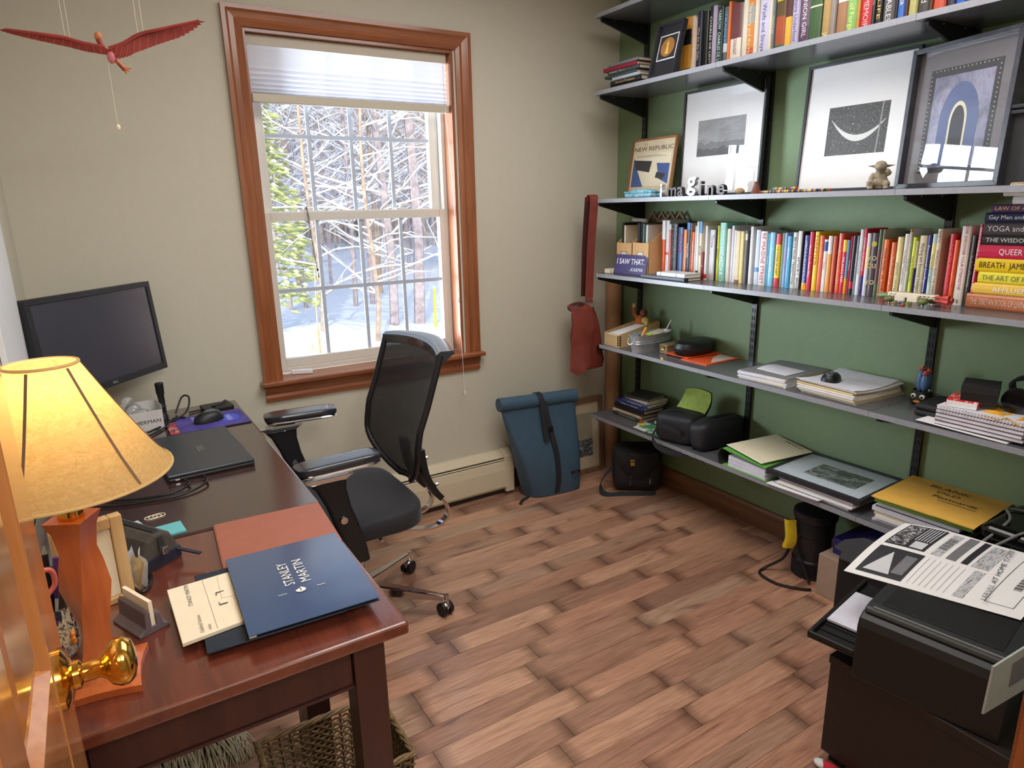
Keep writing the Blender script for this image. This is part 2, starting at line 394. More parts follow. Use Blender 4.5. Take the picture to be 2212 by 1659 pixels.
# vinyl frame and sashes
FX0, FX1, FZ0, FZ1 = WX0+.0005, WX1-.0005, WZ0+.012, WZ1-.001
wp(MB().box(FX0, FX0+.03, .086, .165, FZ0, FZ1).box(FX1-.03, FX1, .086, .165, FZ0, FZ1).box(FX0+.03, FX1-.03, .086, .165, FZ0, FZ0+.022).box(FX0+.03, FX1-.03, .086, .165, FZ1-.03, FZ1), 'vinyl_frame', 'vinyl', .002)
def sash(x0, x1, z0, z1, yc, st, rb, rt_, name):
    s_ = wp(MB().box(x0, x0+st, yc-.016, yc+.016, z0, z1).box(x1-st, x1, yc-.016, yc+.016, z0, z1).box(x0+st, x1-st, yc-.016, yc+.016, z0, z0+rb).box(x0+st, x1-st, yc-.016, yc+.016, z1-rt_, z1), name, 'vinyl', .002)
    gx0, gx1, gz0, gz1 = x0+st, x1-st, z0+rb, z1-rt_
    bw = .008
    for i in (1, 2, 3):
        xx = gx0+(gx1-gx0)*i/4; o = MB().box(xx-bw, xx+bw, yc-.003, yc+.003, gz0, gz1).build('muntin', 'grille', s_)
    zz = (gz0+gz1)/2; MB().box(gx0, gx1, yc-.0035, yc+.0035, zz-bw, zz+bw).build('muntin', 'grille', s_)
    for i in range(4):
        for j in range(2):
            a = gx0+(gx1-gx0)*i/4; b = gx0+(gx1-gx0)*(i+1)/4; c = gz0+(gz1-gz0)*j/2; d = gz0+(gz1-gz0)*(j+1)/2
            MB().box(a+.0004, b-.0004, yc-.0062, yc-.0050, c+.0004, d-.0004).build('pane', 'pane_glass', s_)
    return s_
sl = sash(FX0+.024, FX1-.024, FZ0+.0225, 1.425, .105, .030, .038, .036, 'lower_sash')
su = sash(FX0+.030, FX1-.030, 1.395, FZ1-.0305, .141, .042, .034, .034, 'upper_sash')
for xx in (-1.60, -1.17):
    l_ = wp(MB().box(xx-.028, xx+.028, .093, .118, 1.4255, 1.434).cyl((xx, .104, 1.434), (xx, .104, 1.443), .011).box(xx-.004, xx+.034, .098, .108, 1.443, 1.449), 'sash_lock', 'white')

# pleated shade
sh = thing('pleated_shade', 'white pleated shade pulled a third of the way down the window', 'window shade', (-1.367, .045, 1.80))
BX0, BX1 = WX0+.018, WX1-.018
def sp(mb, name, m, **k):
    o = mb.build(name, m, sh, **k); o.location = (1.367, -.045, -1.80); return o
sp(MB().box(BX0, BX1, .028, .064, 2.034, 2.071), 'headrail', 'blind_rail', bevel=.002)
mt, t, b = new('shade_fabric', Roughness=.9); b.inputs['Base Color'].default_value = lin((228, 228, 236))
tl = N(t, 'BsdfTranslucent'); tl.inputs[0].default_value = lin((236, 236, 244)); mx = N(t, 'MixShader'); mx.inputs[0].default_value = .22
t.links.new(b.outputs[0], mx.inputs[1]); t.links.new(tl.outputs[0], mx.inputs[2]); t.links.new(mx.outputs[0], t.nodes['Material Output'].inputs[0]); MATS['shade_fabric'] = mt
zs = [2.034]; g = .0255
while zs[-1]-g > 1.868: zs.append(zs[-1]-g); g = max(.0085, g*.93)
zs.append(1.864)
pts = []
for i, z in enumerate(zs):
    pts.append((.030+.004*min(1, i*.12), z))
    if i < len(zs)-1: pts.append((.030-.0085*(.35+.65*i/len(zs)), (z+zs[i+1])/2))
A = [(BX0+.004, y, z) for y, z in pts]; B = [(BX1-.004, y, z) for y, z in pts]
sp(MB().rings([A, B], cap=False, closed=False), 'pleated_fabric', 'shade_fabric', smooth=60)
sp(MB().box(BX0+.001, BX1-.001, .018, .042, 1.832, 1.864), 'bottom_rail', 'blind_rail', bevel=.003)
cx = BX1-.022
c0, c1, c2 = on(988, 560, Y=.0), on(991, 648, Y=-.062), on(1004, 848, Y=-.055)
cord = sp(MB().tube([(cx, .016, 2.04), (cx, .012, 1.85), (cx+.004, -.03, 1.45), c1, c1+Vector((0, 0, -.02)), (c1+c2)/2, c2], .0013, 6, 6), 'cord', 'white')
MB().ball(c1, .006, .006, .012).build('cord_stop', 'white', cord, smooth=True)
MB().lathe([(.001, .012), (.005, .006), (.007, -.006), (.005, -.012), (.001, -.013)], 12, c2).build('cord_tassel', 'cream_paper', cord, smooth=True)
# ------------------------------------------------------------------ solving helpers for things on known planes
def yfor(x, z, px):
    a = (px-1106)/F; d = Vector((x-CAM.x, 0, z-CAM.z)); k = r3-f2*a
    return CAM.y-(d.x*k.x+d.z*k.z)/k.y
def zfor(x, y, py):
    a = (829.5-py)/F; d = Vector((x-CAM.x, y-CAM.y, 0)); k = u3-f2*a
    return CAM.z-(d.x*k.x+d.y*k.y)/k.z
def xfor(y, z, px):
    a = (px-1106)/F; k = r3-f2*a
    return CAM.x-((y-CAM.y)*k.y+(z-CAM.z)*k.z)/k.x

# ------------------------------------------------------------------ outdoors: snow, woods
GZ = -.6
mat('snow', (222, 228, 240), .6, var=.02, scale=3)
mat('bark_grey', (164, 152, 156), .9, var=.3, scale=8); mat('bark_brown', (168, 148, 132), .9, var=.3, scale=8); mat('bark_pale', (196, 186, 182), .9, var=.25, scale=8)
def ground(u, v):
    x = -28+66*u; y = .2+62*v**1.6
    z = GZ+.10*noise.noise(Vector((x*.35, y*.35, 0)))+.05*noise.noise(Vector((x*.9, y*.9, 3)))
    if y > 5: z += .16*math.exp(-((y-7.6-.6*math.sin(x*.8))/1.1)**2)*(1+.6*math.sin(x*1.3+1))
    z += max(0, y-14)*.035
    return (x, y, z)
gr_ = MB().sheet(ground, 110, 90).build('snow_ground', 'snow', smooth=True); struct(gr_)
def gz(x, y): return GZ+max(0, y-14)*.035
def grow(mb, base, H, r, nb, rng, droop=0, lean=(0, 0), spread=1., sn=None, lo=.12):
    tp = []
    for k in range(8):
        t_ = k/7; tp.append(base+Vector((lean[0]*t_*H+.10*noise.noise(Vector((t_*3, base.x, 0)))*(k > 0), lean[1]*t_*H+.1*noise.noise(Vector((t_*3, base.y, 7)))*(k > 0), t_*H)))
    mb.tube(tp, [r*(1-.7*k/7) for k in range(8)], 7)
    for _ in range(nb):
        t_ = rng.uniform(lo, .98); i = min(int(t_*7), 6); p0 = tp[i].lerp(tp[i+1], t_*7-i)
        a = rng.uniform(0, 2*PI); L = (1.3-t_*.7)*rng.uniform(.5, 1.1)*H*.17*spread; d = Vector((math.cos(a), math.sin(a), rng.uniform(.15, .7)))
        pts = [p0]; q = p0.copy()
        for s_ in range(4):
            q = q+d*L/4; pts.append(q.copy()); d = d+Vector((rng.uniform(-.3, .3), rng.uniform(-.3, .3), rng.uniform(-.15, .2)-droop))
        rr = r*.28*(1-.6*t_); mb.tube(pts, [rr, rr*.75, rr*.5, rr*.35, rr*.15], 4)
        if sn is not None: sn.tube([p+Vector((0, 0, rr*.7+.006)) for p in pts], [rr*.9+.006]*4+[.003], 4)
        for s_ in range(5):
            b0 = pts[rng.choice((1, 2, 3))]; e = Vector((rng.uniform(-1, 1), rng.uniform(-1, 1), rng.uniform(-.1, .8)))*L*.33
            mb.tube([b0, b0+e*.5+Vector((0, 0, .02)), b0+e], [rr*.35, rr*.25, rr*.1], 3)
            if sn is not None and s_ < 2: sn.tube([b0+Vector((0, 0, rr*.5)), b0+e*.5+Vector((0, 0, .03)), b0+e], [.006, .007, .003], 3)
def tree(name, label, base, H, r, nb, m, seed, group=None, snow=False, **k):
    rng = random.Random(seed); t_ = thing(name, label, 'tree', base, group=group)
    mb = MB(); sn = MB() if snow else None
    grow(mb, Vector((0, 0, -.05)), H, r, nb, rng, sn=sn, **k)
    mb.build('trunk_and_branches', m, t_, smooth=True)
    if sn and sn.v: sn.build('snow_on_branches', 'snow', t_, smooth=True)
    return t_
tree('bare_tree', 'tall straight bare tree with a thick violet grey trunk right of the others outside', (2.30, 7.9, GZ), 11, .10, 34, 'bark_grey', 1, lean=(.004, .01), spread=.7, lo=.3)
tree('bare_tree', 'bare tree with a bent grey trunk in the middle of the window view', (1.78, 7.75, GZ), 9, .08, 56, 'bark_grey', 2, lean=(-.02, .02), snow=True, spread=1.1)
tree('snowy_sapling', 'young tree with long arching snow laden boughs outside the window', (1.15, 6.9, GZ), 5.2, .04, 34, 'bark_brown', 3, snow=True, droop=.12, spread=2.2)
tree('snowy_sapling', 'thin snowy tree close to the window left of the arching one', (.45, 7.4, GZ), 6, .035, 26, 'bark_brown', 5, snow=True, droop=.10, spread=2.0)
tree('snowy_sapling', 'small snowy tree standing right of the thick straight trunk outside', (3.1, 8.6, GZ), 5.5, .035, 26, 'bark_brown', 6, snow=True, droop=.05, spread=1.7)
rng = random.Random(4); protos = []
for k in range(7):
    protos.append(tree('forest_tree', 'bare tree in the snowy wood behind the house', (0, 0, 0), 13+rng.uniform(-2, 3), .05+.014*(k % 3), 90, ('bark_grey', 'bark_brown', 'bark_pale')[k % 3], 20+k, 'bare trees of the snowy wood', snow=(k % 2 == 0), lean=(rng.uniform(-.03, .03), 0)))
n_ = 0
for k in range(64):
    yy = 10+18*rng.random()**.8; xx = -2.39+(yy+2.8)*rng.uniform(.17, .56) if k < 52 else 2.39+(yy+2.8)*rng.uniform(-1.5, -1.15)
    o = protos[k] if k < 7 else copy_tree(protos[k % 7])
    o.location = (xx, yy, gz(xx, yy)); o.rotation_euler = (0, 0, rng.uniform(0, 6.28)); s_ = rng.uniform(.8, 1.15); o.scale = (s_, s_, s_)
far = MB()
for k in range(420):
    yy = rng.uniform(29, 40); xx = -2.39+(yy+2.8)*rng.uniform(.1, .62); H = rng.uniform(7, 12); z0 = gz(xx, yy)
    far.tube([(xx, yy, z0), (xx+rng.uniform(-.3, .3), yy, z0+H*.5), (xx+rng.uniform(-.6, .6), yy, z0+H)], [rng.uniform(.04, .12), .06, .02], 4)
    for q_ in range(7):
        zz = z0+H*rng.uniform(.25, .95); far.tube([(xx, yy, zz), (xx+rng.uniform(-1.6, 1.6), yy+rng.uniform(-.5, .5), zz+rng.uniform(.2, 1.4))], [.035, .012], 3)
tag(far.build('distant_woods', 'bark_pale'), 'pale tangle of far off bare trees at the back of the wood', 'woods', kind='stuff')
mat('needles', (176, 184, 130), .8, var=.35, scale=6)
ev = thing('evergreen_tree', 'yellow green evergreen with clumps of snow at the left of the window view', 'tree', (-.28, 8.2, GZ))
MB().tube([(0, 0, 0), (.05, 0, 3), (0, 0, 6.4)], [.10, .07, .02], 8).build('trunk', 'bark_brown', ev, smooth=True)
fo, so = MB(), MB()
def octa(mb, c, a, b, h, ang):
    ca, sa = math.cos(ang), math.sin(ang)
    mb.add([Vector(c)+Vector((ca*a, sa*a, -h*.4)), Vector(c)+Vector((-sa*b, ca*b, 0)), Vector(c)-Vector((ca*a, sa*a, -h*.2)), Vector(c)+Vector((sa*b, -ca*b, 0)), Vector(c)+Vector((0, 0, h)), Vector(c)-Vector((0, 0, h))],
           [(0, 1, 4), (1, 2, 4), (2, 3, 4), (3, 0, 4), (1, 0, 5), (2, 1, 5), (3, 2, 5), (0, 3, 5)])
for k in range(2600):
    t_ = rng.uniform(.05, 1); z = .5+5.9*t_; rad = (.95*(1-t_)+.1)*math.sqrt(rng.uniform(.15, 1)); a = rng.uniform(0, 6.28); c = (rad*math.cos(a), rad*math.sin(a), z-.25*rad)
    octa(fo, c, rng.uniform(.05, .13), rng.uniform(.02, .05), rng.uniform(.015, .04), a)
    if k % 4 == 0: octa(so, (c[0], c[1], c[2]+.05), rng.uniform(.03, .09), rng.uniform(.03, .06), .03, a)
tag(fo.build('foliage', 'needles', ev), kind='stuff'); tag(so.build('snow_clumps', 'snow', ev), kind='stuff')
sb = thing('garden_shrub', 'bare tan shrub with upright twigs in front of the window', 'shrub', (-.62, 3.6, GZ))
mat('twig_tan', (206, 160, 116), .8, var=.2)
for k in range(7):
    a = rng.uniform(-.35, .35); b_ = rng.uniform(-.2, .2); H = (1.5, 1.15, .8, .7, .6, .5, .9)[k]; mb = MB()
    pts = [Vector((a*.2, b_*.2, 0)), Vector((a*.5, b_*.5, H*.5)), Vector((a*.55+.03, b_, H))]; mb.tube(pts, [.012, .009, .004], 5, 4)
    for q_ in range(9):
        p0 = pts[0].lerp(pts[2], rng.uniform(.3, .95)); mb.tube([p0, p0+Vector((rng.uniform(-.09, .09), rng.uniform(-.05, .05), rng.uniform(.03, .14)))], [.006, .002], 4)
    mb.build('twig', 'twig_tan', sb)
mat('stake_yellow', (236, 196, 60), .6)
stk = thing('marker_stake', 'yellow marker stake standing in the snow outside the window', 'stake', (2.42, 7.5, GZ))
MB().tube([(0, 0, -.05), (.01, 0, .74)], [.022, .022], 8).build('rod', 'stake_yellow', stk); MB().ball((.0101, 0, .75), .03, .03, .025).build('snow_cap', 'snow', stk, smooth=True)
hs = thing('garden_shed', 'snow roofed shed at the right edge of the window view', 'shed', (9.1, 17.6, .05))
mat('shed_wall', (196, 190, 180), .8); MB().box(-1.2, 1.2, -1, 1, -.5, 2.0).build('wall', 'shed_wall', hs); MB().prism([(-1.5, 1.9), (0, 3.3), (1.5, 1.9), (1.5, 2.15), (0, 3.6), (-1.5, 2.15)], -1.3, 1.3, 'y').build('roof', 'snow', hs)

# ------------------------------------------------------------------ wall shelving
SD = .304
ZS = [2.255, 1.932, 1.455, 1.105, .756, .379]
YL = [-.183, -.183, -.218, -.213, -.243, -.175]
Y1, Y2, Y3 = -.904, -1.635, -2.366
UP = (-.205, Y1-.022, Y2-.022, Y3-.022)
mat('shelf_charcoal', (92, 92, 96), .27, var=.04, scale=60, coat=.15)
mat('shelf_edge_sheen', (150, 150, 158), .35, var=.06, scale=90)  # lighter grey than the boards: window reflection painted into the colour
mat('upright_black', (38, 38, 40), .32, var=.05)
mat('slot_black', (6, 6, 6), .9)
nm = ('top', 'second', 'third', 'fourth', 'fifth', 'lowest')
seg = (('left', 'by the window wall'), ('middle', 'between the two joints'), ('right', 'nearest the printer'))
for i, z in enumerate(ZS):
    for j, (a, b) in enumerate(((YL[i], Y1), (Y1, Y2), (Y2, Y3))):
        sbd = MB().box(-SD+.0012, -.018, b+.0006, a-.0006, -.018, 0).build('shelf_board', 'shelf_charcoal', loc=(0, 0, z), bevel=.001)
        MB().box(-SD, -SD+.0011, b+.0006, a-.0006, -.0178, -.0002).build('edge_sheen_strip', 'shelf_edge_sheen', sbd)  # added front strip, its paler colour stands for reflected window light
        tag(sbd,
            'charcoal shelf board, %s section of the %s shelf %s' % (seg[j][0], nm[i], seg[j][1]), 'shelf', 'charcoal shelf boards')
um = MB(); um.box(-.014, -.0005, -.0125, .0125, 0, 2.2)
for j, yy in enumerate(UP):
    u = thing('shelf_upright', 'black slotted wall upright, %s from the window wall' % ('first', 'second', 'third', 'fourth')[j], 'shelf upright', (0, yy, .22), group='slotted uprights')
    um.build('rail', 'upright_black', u)
    sl_ = MB()
    for k in range(68):
        for s_ in (-1, 1): sl_.box(-.0146, -.0141, s_*.0058-.0016, s_*.0058+.0016, .012+k*.032, .030+k*.032)
    tag(sl_.build('slots', 'slot_black', u), kind='stuff')
for i, z in enumerate(ZS):
    for j, yy in enumerate(UP):
        b_ = MB().prism([(-.016, 0), (-.283, 0), (-.285, -.004), (-.285, -.013), (-.276, -.016), (-.016, -.082)], -.0055, .0055, 'y').build('plate', 'black', None, bevel=.001)
        br = thing('shelf_bracket', 'black tapered bracket under the %s shelf on the %s upright' % (nm[i], ('first', 'second', 'third', 'fourth')[j]), 'bracket', (0, yy, z-.0185), group='shelf brackets')
        b_.parent = br
        lp = MB().box(-.280, -.016, -.0125, -.0057, -.0022, -.0002).box(-.280, -.016, .0057, .0125, -.0022, -.0002).build('flange', 'black', br)
        for xx in (-.21, -.09): MB().ball((xx, -.008, -.004), .0022, n=6, m=4).build('screw', 'steel', br)

# ------------------------------------------------------------------ books
def cover_poly(th, dep, r=.0035, t_=.0022):
    h = th/2; o = []
    for k in range(5):
        a = PI*(.5+k/4); o.append((r+math.cos(a)*r, math.sin(a)*h))       # rounded spine outline
    pts = [(dep, h)]+o+[(dep, -h), (dep, -h+t_), (r+t_, -h+t_), (r+t_, h-t_), (dep, h-t_)]
    return pts
BK = {}
def book(label, loc, th, h, dep, rgb, lying=False, tilt=0, yaw=0, txt=None, tcol=(250, 250, 250), tsize=None, tpos=.5, bands=(), group=None, ptxt=None, rough=.4, name='book', round_=.0035, tw=None, tshear=0, tbold=0):
    rot = (-PI/2 if lying else 0, 0, 0)
    e = thing(name, label, 'book', loc, Euler((rot[0]+tilt, 0, yaw), 'XYZ'), group)
    cm = mat('cover_%d_%d_%d' % tuple(rgb), rgb, rough, var=.05, scale=25)
    MB().prism(cover_poly(th, dep, round_), 0, h).build('cover', cm, e)
    MB().box(round_+.0024, dep-.003, -th/2+.0024, th/2-.0024, .003, h-.003).build('pages', 'pages', e)
    for b0, b1, bc in bands:
        MB().prism([(round_+math.cos(PI*(.5+k/4))*(round_+.0003), math.sin(PI*(.5+k/4))*(th/2+.0002)) for k in range(5)]+[(.006, -th/2-.0002), (.006, th/2+.0002)], h*b0, h*b1).build('spine_panel', mat('cover_%d_%d_%d' % tuple(bc), bc, rough, var=.05, scale=25), e)
    if txt:
        for q_, s_ in enumerate(txt if isinstance(txt, (list, tuple)) else [txt]):
            c_ = tcol[q_] if isinstance(tcol[0], (list, tuple)) else tcol
            p_ = tpos[q_] if isinstance(tpos, (list, tuple)) else tpos
            z_ = tsize or min(th*.72, .024)
            text(s_, z_, ink(c_), e, (-.0008, 0, h*p_), (0, 0, -1), (0, -1, 0), 'spine_lettering', 'CENTER', width=(tw*h if tw else None), shear=tshear, bold=tbold)
    return e
ORD = ['first', 'second', 'third', 'fourth', 'fifth', 'sixth', 'seventh', 'eighth', 'ninth', 'tenth', 'eleventh', 'twelfth', 'thirteenth', 'fourteenth', 'fifteenth', 'sixteenth', 'seventeenth', 'eighteenth', 'nineteenth', 'twentieth']
def ordn(i):
    if i < 20: return ORD[i]
    t_ = ('twenty', 'thirty', 'forty', 'fifty', 'sixty', 'seventy')[(i+1)//10-2]
    return (t_[:-1]+'ieth') if (i+1) % 10 == 0 else t_+'-'+ORD[(i+1) % 10-1]

# the long row on the fourth shelf. (crop, base left, base right, top, colour, words, colour name, extras)
A_, B_, C_, D_ = (1300, 440, 8.296), (1500, 460, 8.296), (1700, 480, 8.296), (1900, 470, 6.913)
WH, CRM = (236, 234, 232), (234, 222, 192)
row4 = [
 (A_, 1035, 1098, 300, (232, 98, 46), '', 'orange and white', dict(bands=((.66, 1, WH),))),
 (A_, 1102, 1165, 300, (214, 216, 220), '', 'pale grey', dict(bands=((.38, .43, (222, 80, 60)),))),
 (A_, 1167, 1203, 370, (238, 232, 230), '', 'white and pink', dict(bands=((0, .9, (226, 128, 122)),))),
 (A_, 1205, 1315, 360, (38, 36, 38), '', 'black speckled', dict(speck=1)),
 (A_, 1317, 1410, 425, (52, 88, 150), 'SWITCH', 'blue', dict(tcol=(220, 44, 44), tpos=.68)),
 (A_, 1414, 1475, 465, (244, 138, 44), '', 'bright orange', {}),
 (A_, 1477, 1540, 340, (34, 50, 84), 'Impossible', 'navy', dict(bands=((.88, 1, (60, 120, 200)),))),
 (A_, 1543, 1566, 350, (176, 140, 110), '', 'tan', {}),
 (A_, 1568, 1620, 510, (226, 104, 62), 'Resilience from the heart', 'short coral', {}),
 (A_, 1624, 1650, 400, (226, 240, 238), '', 'thin mint white', {}),
 (A_, 1653, 1690, 320, (244, 246, 248), '', 'thin white', dict(bands=((0, .14, (30, 30, 40)),))),
 (A_, 1698, 1750, 320, (236, 220, 196), 'BEFORE', 'cream and sky blue', dict(tcol=(30, 30, 40), bands=((.8, 1, (120, 170, 220)),))),
 (A_, 1753, 1798, 870, (136, 34, 34), 'A', 'small dark red', {}),
 (A_, 1802, 1845, 400, (240, 238, 236), '', 'white with a red foot', dict(bands=((.02, .1, (220, 60, 50)),))),
 (A_, 1880, 1972, 470, (212, 206, 206), 'Thrive', 'warm grey', dict(tcol=(150, 110, 130), tpos=.78)),
 (A_, 1984, 2006, 470, (44, 56, 84), '', 'thin slate', {}),
 (A_, 2009, 2048, 395, (224, 212, 50), 'RESILIENCE', 'yellow', dict(tcol=(60, 90, 40))),
 (B_, 395, 507, 175, (140, 206, 190), ['YOU ONLY DIE ONCE', 'JODI'], 'mint green', dict(tpos=[.66, .2], tw=.56)),
 (B_, 530, 598, 285, (226, 218, 202), '', 'ivory', {}),
 (B_, 601, 648, 230, (226, 222, 234), '', 'lilac white', {}),
 (B_, 650, 686, 310, (246, 246, 248), '', 'slim bright white', {}),
 (B_, 690, 770, 325, (226, 208, 168), '', 'sand coloured', dict(bands=((0, .06, (150, 92, 60)),))),
 (B_, 775, 835, 330, (236, 220, 150), '', 'pale yellow', {}),
 (B_, 845, 890, 315, (132, 130, 142), '', 'grey', dict(bands=((.82, .94, WH),))),
 (B_, 892, 926, 320, (34, 32, 44), '', 'blue black', {}),
 (B_, 930, 988, 245, (238, 234, 230), '', 'tall off-white', {}),
 (B_, 1025, 1108, 305, (206, 214, 232), '', 'pale blue', dict(bands=((.24, .32, (90, 150, 210)),))),
 (B_, 1110, 1228, 330, (232, 224, 224), 'RE IMAGINE STREET', 'thick white', dict(tcol=(190, 50, 60))),
 (B_, 1240, 1284, 370, (92, 168, 206), 'The Heart', 'blue', {}),
 (B_, 1286, 1378, 350, (132, 198, 232), 'Relax into life', 'sky blue', {}),
 (B_, 1385, 1477, 375, (240, 200, 40), 'THE POWER OF HABIT', 'red and yellow banded', dict(tcol=(60, 40, 20), tsize=.011, bands=((0, .17, (214, 50, 66)), (.8, 1, (214, 50, 66))))),
 (B_, 1490, 1540, 360, (112, 152, 138), '', 'sage green', {}),
 (B_, 1545, 1592, 355, (168, 184, 232), 'LIGHTHEARTED', 'lavender', dict(tcol=(240, 150, 200))),
 (B_, 1595, 1672, 415, (78, 168, 212), 'mindset', 'cyan', dict(tpos=.68, bands=())),
 (B_, 1676, 1755, 350, (222, 218, 214), 'BRUCE FEILER  TRANSITIONS', 'light stone', dict(tcol=(60, 60, 60))),
 (B_, 1759, 1842, 325, (228, 226, 226), 'ARTHUR C. BROOKS', 'pearl white', dict(tcol=(50, 50, 50), tpos=.25)),
 (B_, 1845, 1880, 330, (26, 26, 28), '', 'thin black', {}),
 (C_, 222, 306, 235, (58, 72, 156), 'LIVING IN A ON A NORTH STAR', 'royal blue with a yellow foot', dict(tsize=.011, bands=((0, .125, (246, 184, 36)),))),
 (C_, 318, 386, 170, (216, 56, 88), 'Happier, No Matter What', 'raspberry', {}),
 (C_, 400, 477, 170, (246, 212, 52), 'HAPPIER', 'sunny yellow', dict(tcol=(200, 70, 40), tpos=.68, tw=.5)),
 (C_, 490, 560, 240, (236, 112, 76), 'POSITIVITY', 'coral', dict(tpos=.75, tcol=(250, 220, 120))),
 (C_, 578, 640, 310, (240, 238, 240), 'Choice', 'white with a blue label', dict(tcol=(150, 30, 50), bands=((.78, .96, (60, 90, 170)),))),
 (C_, 645, 718, 245, (240, 168, 84), '', 'amber', dict(bands=((.68, 1, WH),))),
 (C_, 725, 776, 250, (238, 124, 92), '', 'salmon', {}),
 (C_, 780, 812, 255, (140, 40, 34), '', 'thin brick red', {}),
 (C_, 815, 897, 200, (232, 78, 60), ['THE HOW OF HAPPINESS', 'Lyubomirsky'], 'vermilion', dict(tpos=[.38, .83], tcol=[(250, 180, 80), (250, 230, 220)])),
 (C_, 905, 977, 315, (206, 34, 70), 'THE ADVICE TRAP', 'crimson', dict(tpos=.45, bands=((.78, 1, (246, 202, 62)),))),
 (C_, 980, 1022, 320, (108, 176, 214), '', 'blue and yellow', dict(bands=((0, .3, (240, 190, 50)),))),
 (C_, 1025, 1062, 260, (204, 40, 84), 'The Anatomy of', 'slim magenta', {}),
 (C_, 1065, 1130, 245, (36, 28, 34), '', 'black with a red foot', dict(bands=((.1, .22, (206, 40, 60)),))),
 (C_, 1140, 1180, 245, (150, 160, 172), 'ORGANIZATIONS', 'steel grey', dict(tpos=.6)),
 (C_, 1182, 1246, 130, (232, 232, 236), 'The Heart-Led Leader', 'tall chalk white', dict(tcol=(90, 100, 120))),
 (C_, 1250, 1305, 115, (214, 34, 64), 'COACHING FOR PERFORMANCE', 'tall red', dict(tpos=.62, bands=((0, .3, (60, 50, 120)),))),
 (C_, 1308, 1376, 200, (222, 220, 232), '', 'lilac grey', dict(bands=((.42, .8, (246, 226, 176)),))),
 (C_, 1380, 1505, 195, (70, 56, 60), '', 'wide dark brown', dict(face=1)),
 (C_, 1512, 1570, 130, (110, 70, 72), '', 'plum and green', dict(bands=((0, .2, (92, 112, 76)), (.72, .98, (76, 110, 70))))),
 (C_, 1575, 1602, 130, (176, 168, 148), '', 'thin tall khaki', {}),
 (C_, 1606, 1700, 310, (236, 108, 44), 'YOUR MONEY OR YOUR LIFE', 'orange with black lettering', dict(tcol=(40, 30, 30), tpos=.42)),
 (C_, 1740, 1822, 365, (220, 108, 60), 'The Mastery of Love', 'burnt orange', dict(tcol=(250, 220, 190))),
 (C_, 1836, 1932, 265, (232, 214, 148), 'DEEPAK CHOPRA', 'straw yellow', dict(tcol=(130, 150, 140), tpos=.35)),
 (C_, 1955, 2032, 210, (232, 222, 216), 'The Mindful Transformation', 'pinkish white', dict(tcol=(100, 100, 110))),
 (D_, 290, 346, 175, (226, 226, 230), 'BE WELL CHANGE', 'white and coral', dict(tcol=(100, 130, 150), bands=((.96, 1, (230, 120, 70)),))),
 (D_, 370, 422, 295, (222, 232, 50), 'Finding the Consciousness', 'lime yellow', dict(tcol=(60, 110, 60))),
 (D_, 425, 462, 350, (196, 184, 150), '', 'tan and navy', dict(bands=((.1, .55, (36, 36, 90)),))),
 (D_, 470, 582, 270, (222, 208, 172), 'Working with Emotional Intelligence', 'cream', dict(tcol=(60, 60, 60), tw=.78)),
 (D_, 585, 642, 265, (40, 42, 130), 'Emotional Intelligence', 'deep blue', dict(tw=.7)),
 (D_, 650, 712, 245, (196, 216, 206), 'THE POWER OF NOW', 'pale teal and yellow', dict(tcol=(90, 140, 140), bands=((.5, .86, (236, 222, 130)),))),
 (D_, 716, 790, 170, (226, 206, 184), ['WORKING FROM THE HEART', 'NORTH'], 'tall beige', dict(tcol=(90, 80, 76), tpos=[.42, .9])),
 (D_, 905, 986, 245, (206, 34, 46), 'THE TRUTH ABOUT LEADERSHIP', 'bright red', dict(tcol=(240, 130, 130), tw=.72)),
 (D_, 987, 1050, 335, (230, 92, 38), 'Y', 'deep orange', dict(tcol=(120, 30, 20), tpos=.3)),
 (D_, 1055, 1196, 130, (232, 224, 214), ['NOW, DISCOVER YOUR STRENGTHS', 'FP'], 'thick tall ivory', dict(tcol=[(190, 50, 90), (60, 60, 60)], tpos=[.62, .05], tsize=.012)),
 (D_, 1216, 1284, 270, (50, 48, 44), 'The Power of Partnership', 'charcoal', dict(tcol=(180, 190, 170), tsize=.009)),
]
XS4, Z4 = -.150, ZS[3]+.0003
prev = 0
for i, (cr, bl, br_, tp, rgb, words, cname, ex) in enumerate(row4):
    ox, oy, k = cr; ex = dict(ex)
    ya = yfor(XS4, Z4, ox+bl/k); yb = yfor(XS4, Z4, ox+br_/k)
    if prev and ya > prev-.0004: ya = prev-.0004
    prev = yb; th = max(ya-yb-.0006, .006); yc = (ya+yb)/2
    h = zfor(XS4, yc, oy+tp/k)-Z4; dep = min(.128, .118+.1*max(0, h-.2))
    sp_ = ex.pop('speck', 0); fc = ex.pop('face', 0)
    e = book('%s book, %s from left in the fourth shelf\'s upright row' % (cname, ordn(i)), (XS4+R.uniform(0, .006), yc, Z4), th, h, dep, rgb, txt=words or None, group='upright books on the fourth shelf', **ex)
    if sp_:
        mb = MB()
        for _ in range(130): y_, z_ = R.uniform(-th/2+.001, th/2-.001), R.uniform(.004, h-.004); mb.box(-.0006, -.0002, y_, y_+.0011, z_, z_+R.uniform(.001, .003))
        tag(mb.build('speckles', 'paper', e), kind='stuff')
    if fc:
        for q_, (s_, zz) in enumerate((('yo', .62), ('qu', .5), ('yo', .24))): text(s_, .034, ink((206, 180, 130)), e, (-.0006, .002, h*zz), (0, -1, 0), (0, 0, 1), 'cover_lettering', 'CENTER')
        MB().cyl((-.0010, 0, h*.83), (-.0003, 0, h*.83), .0095, n=20).build('round_seal', mat('seal_gold', (190, 170, 50), .5), e)
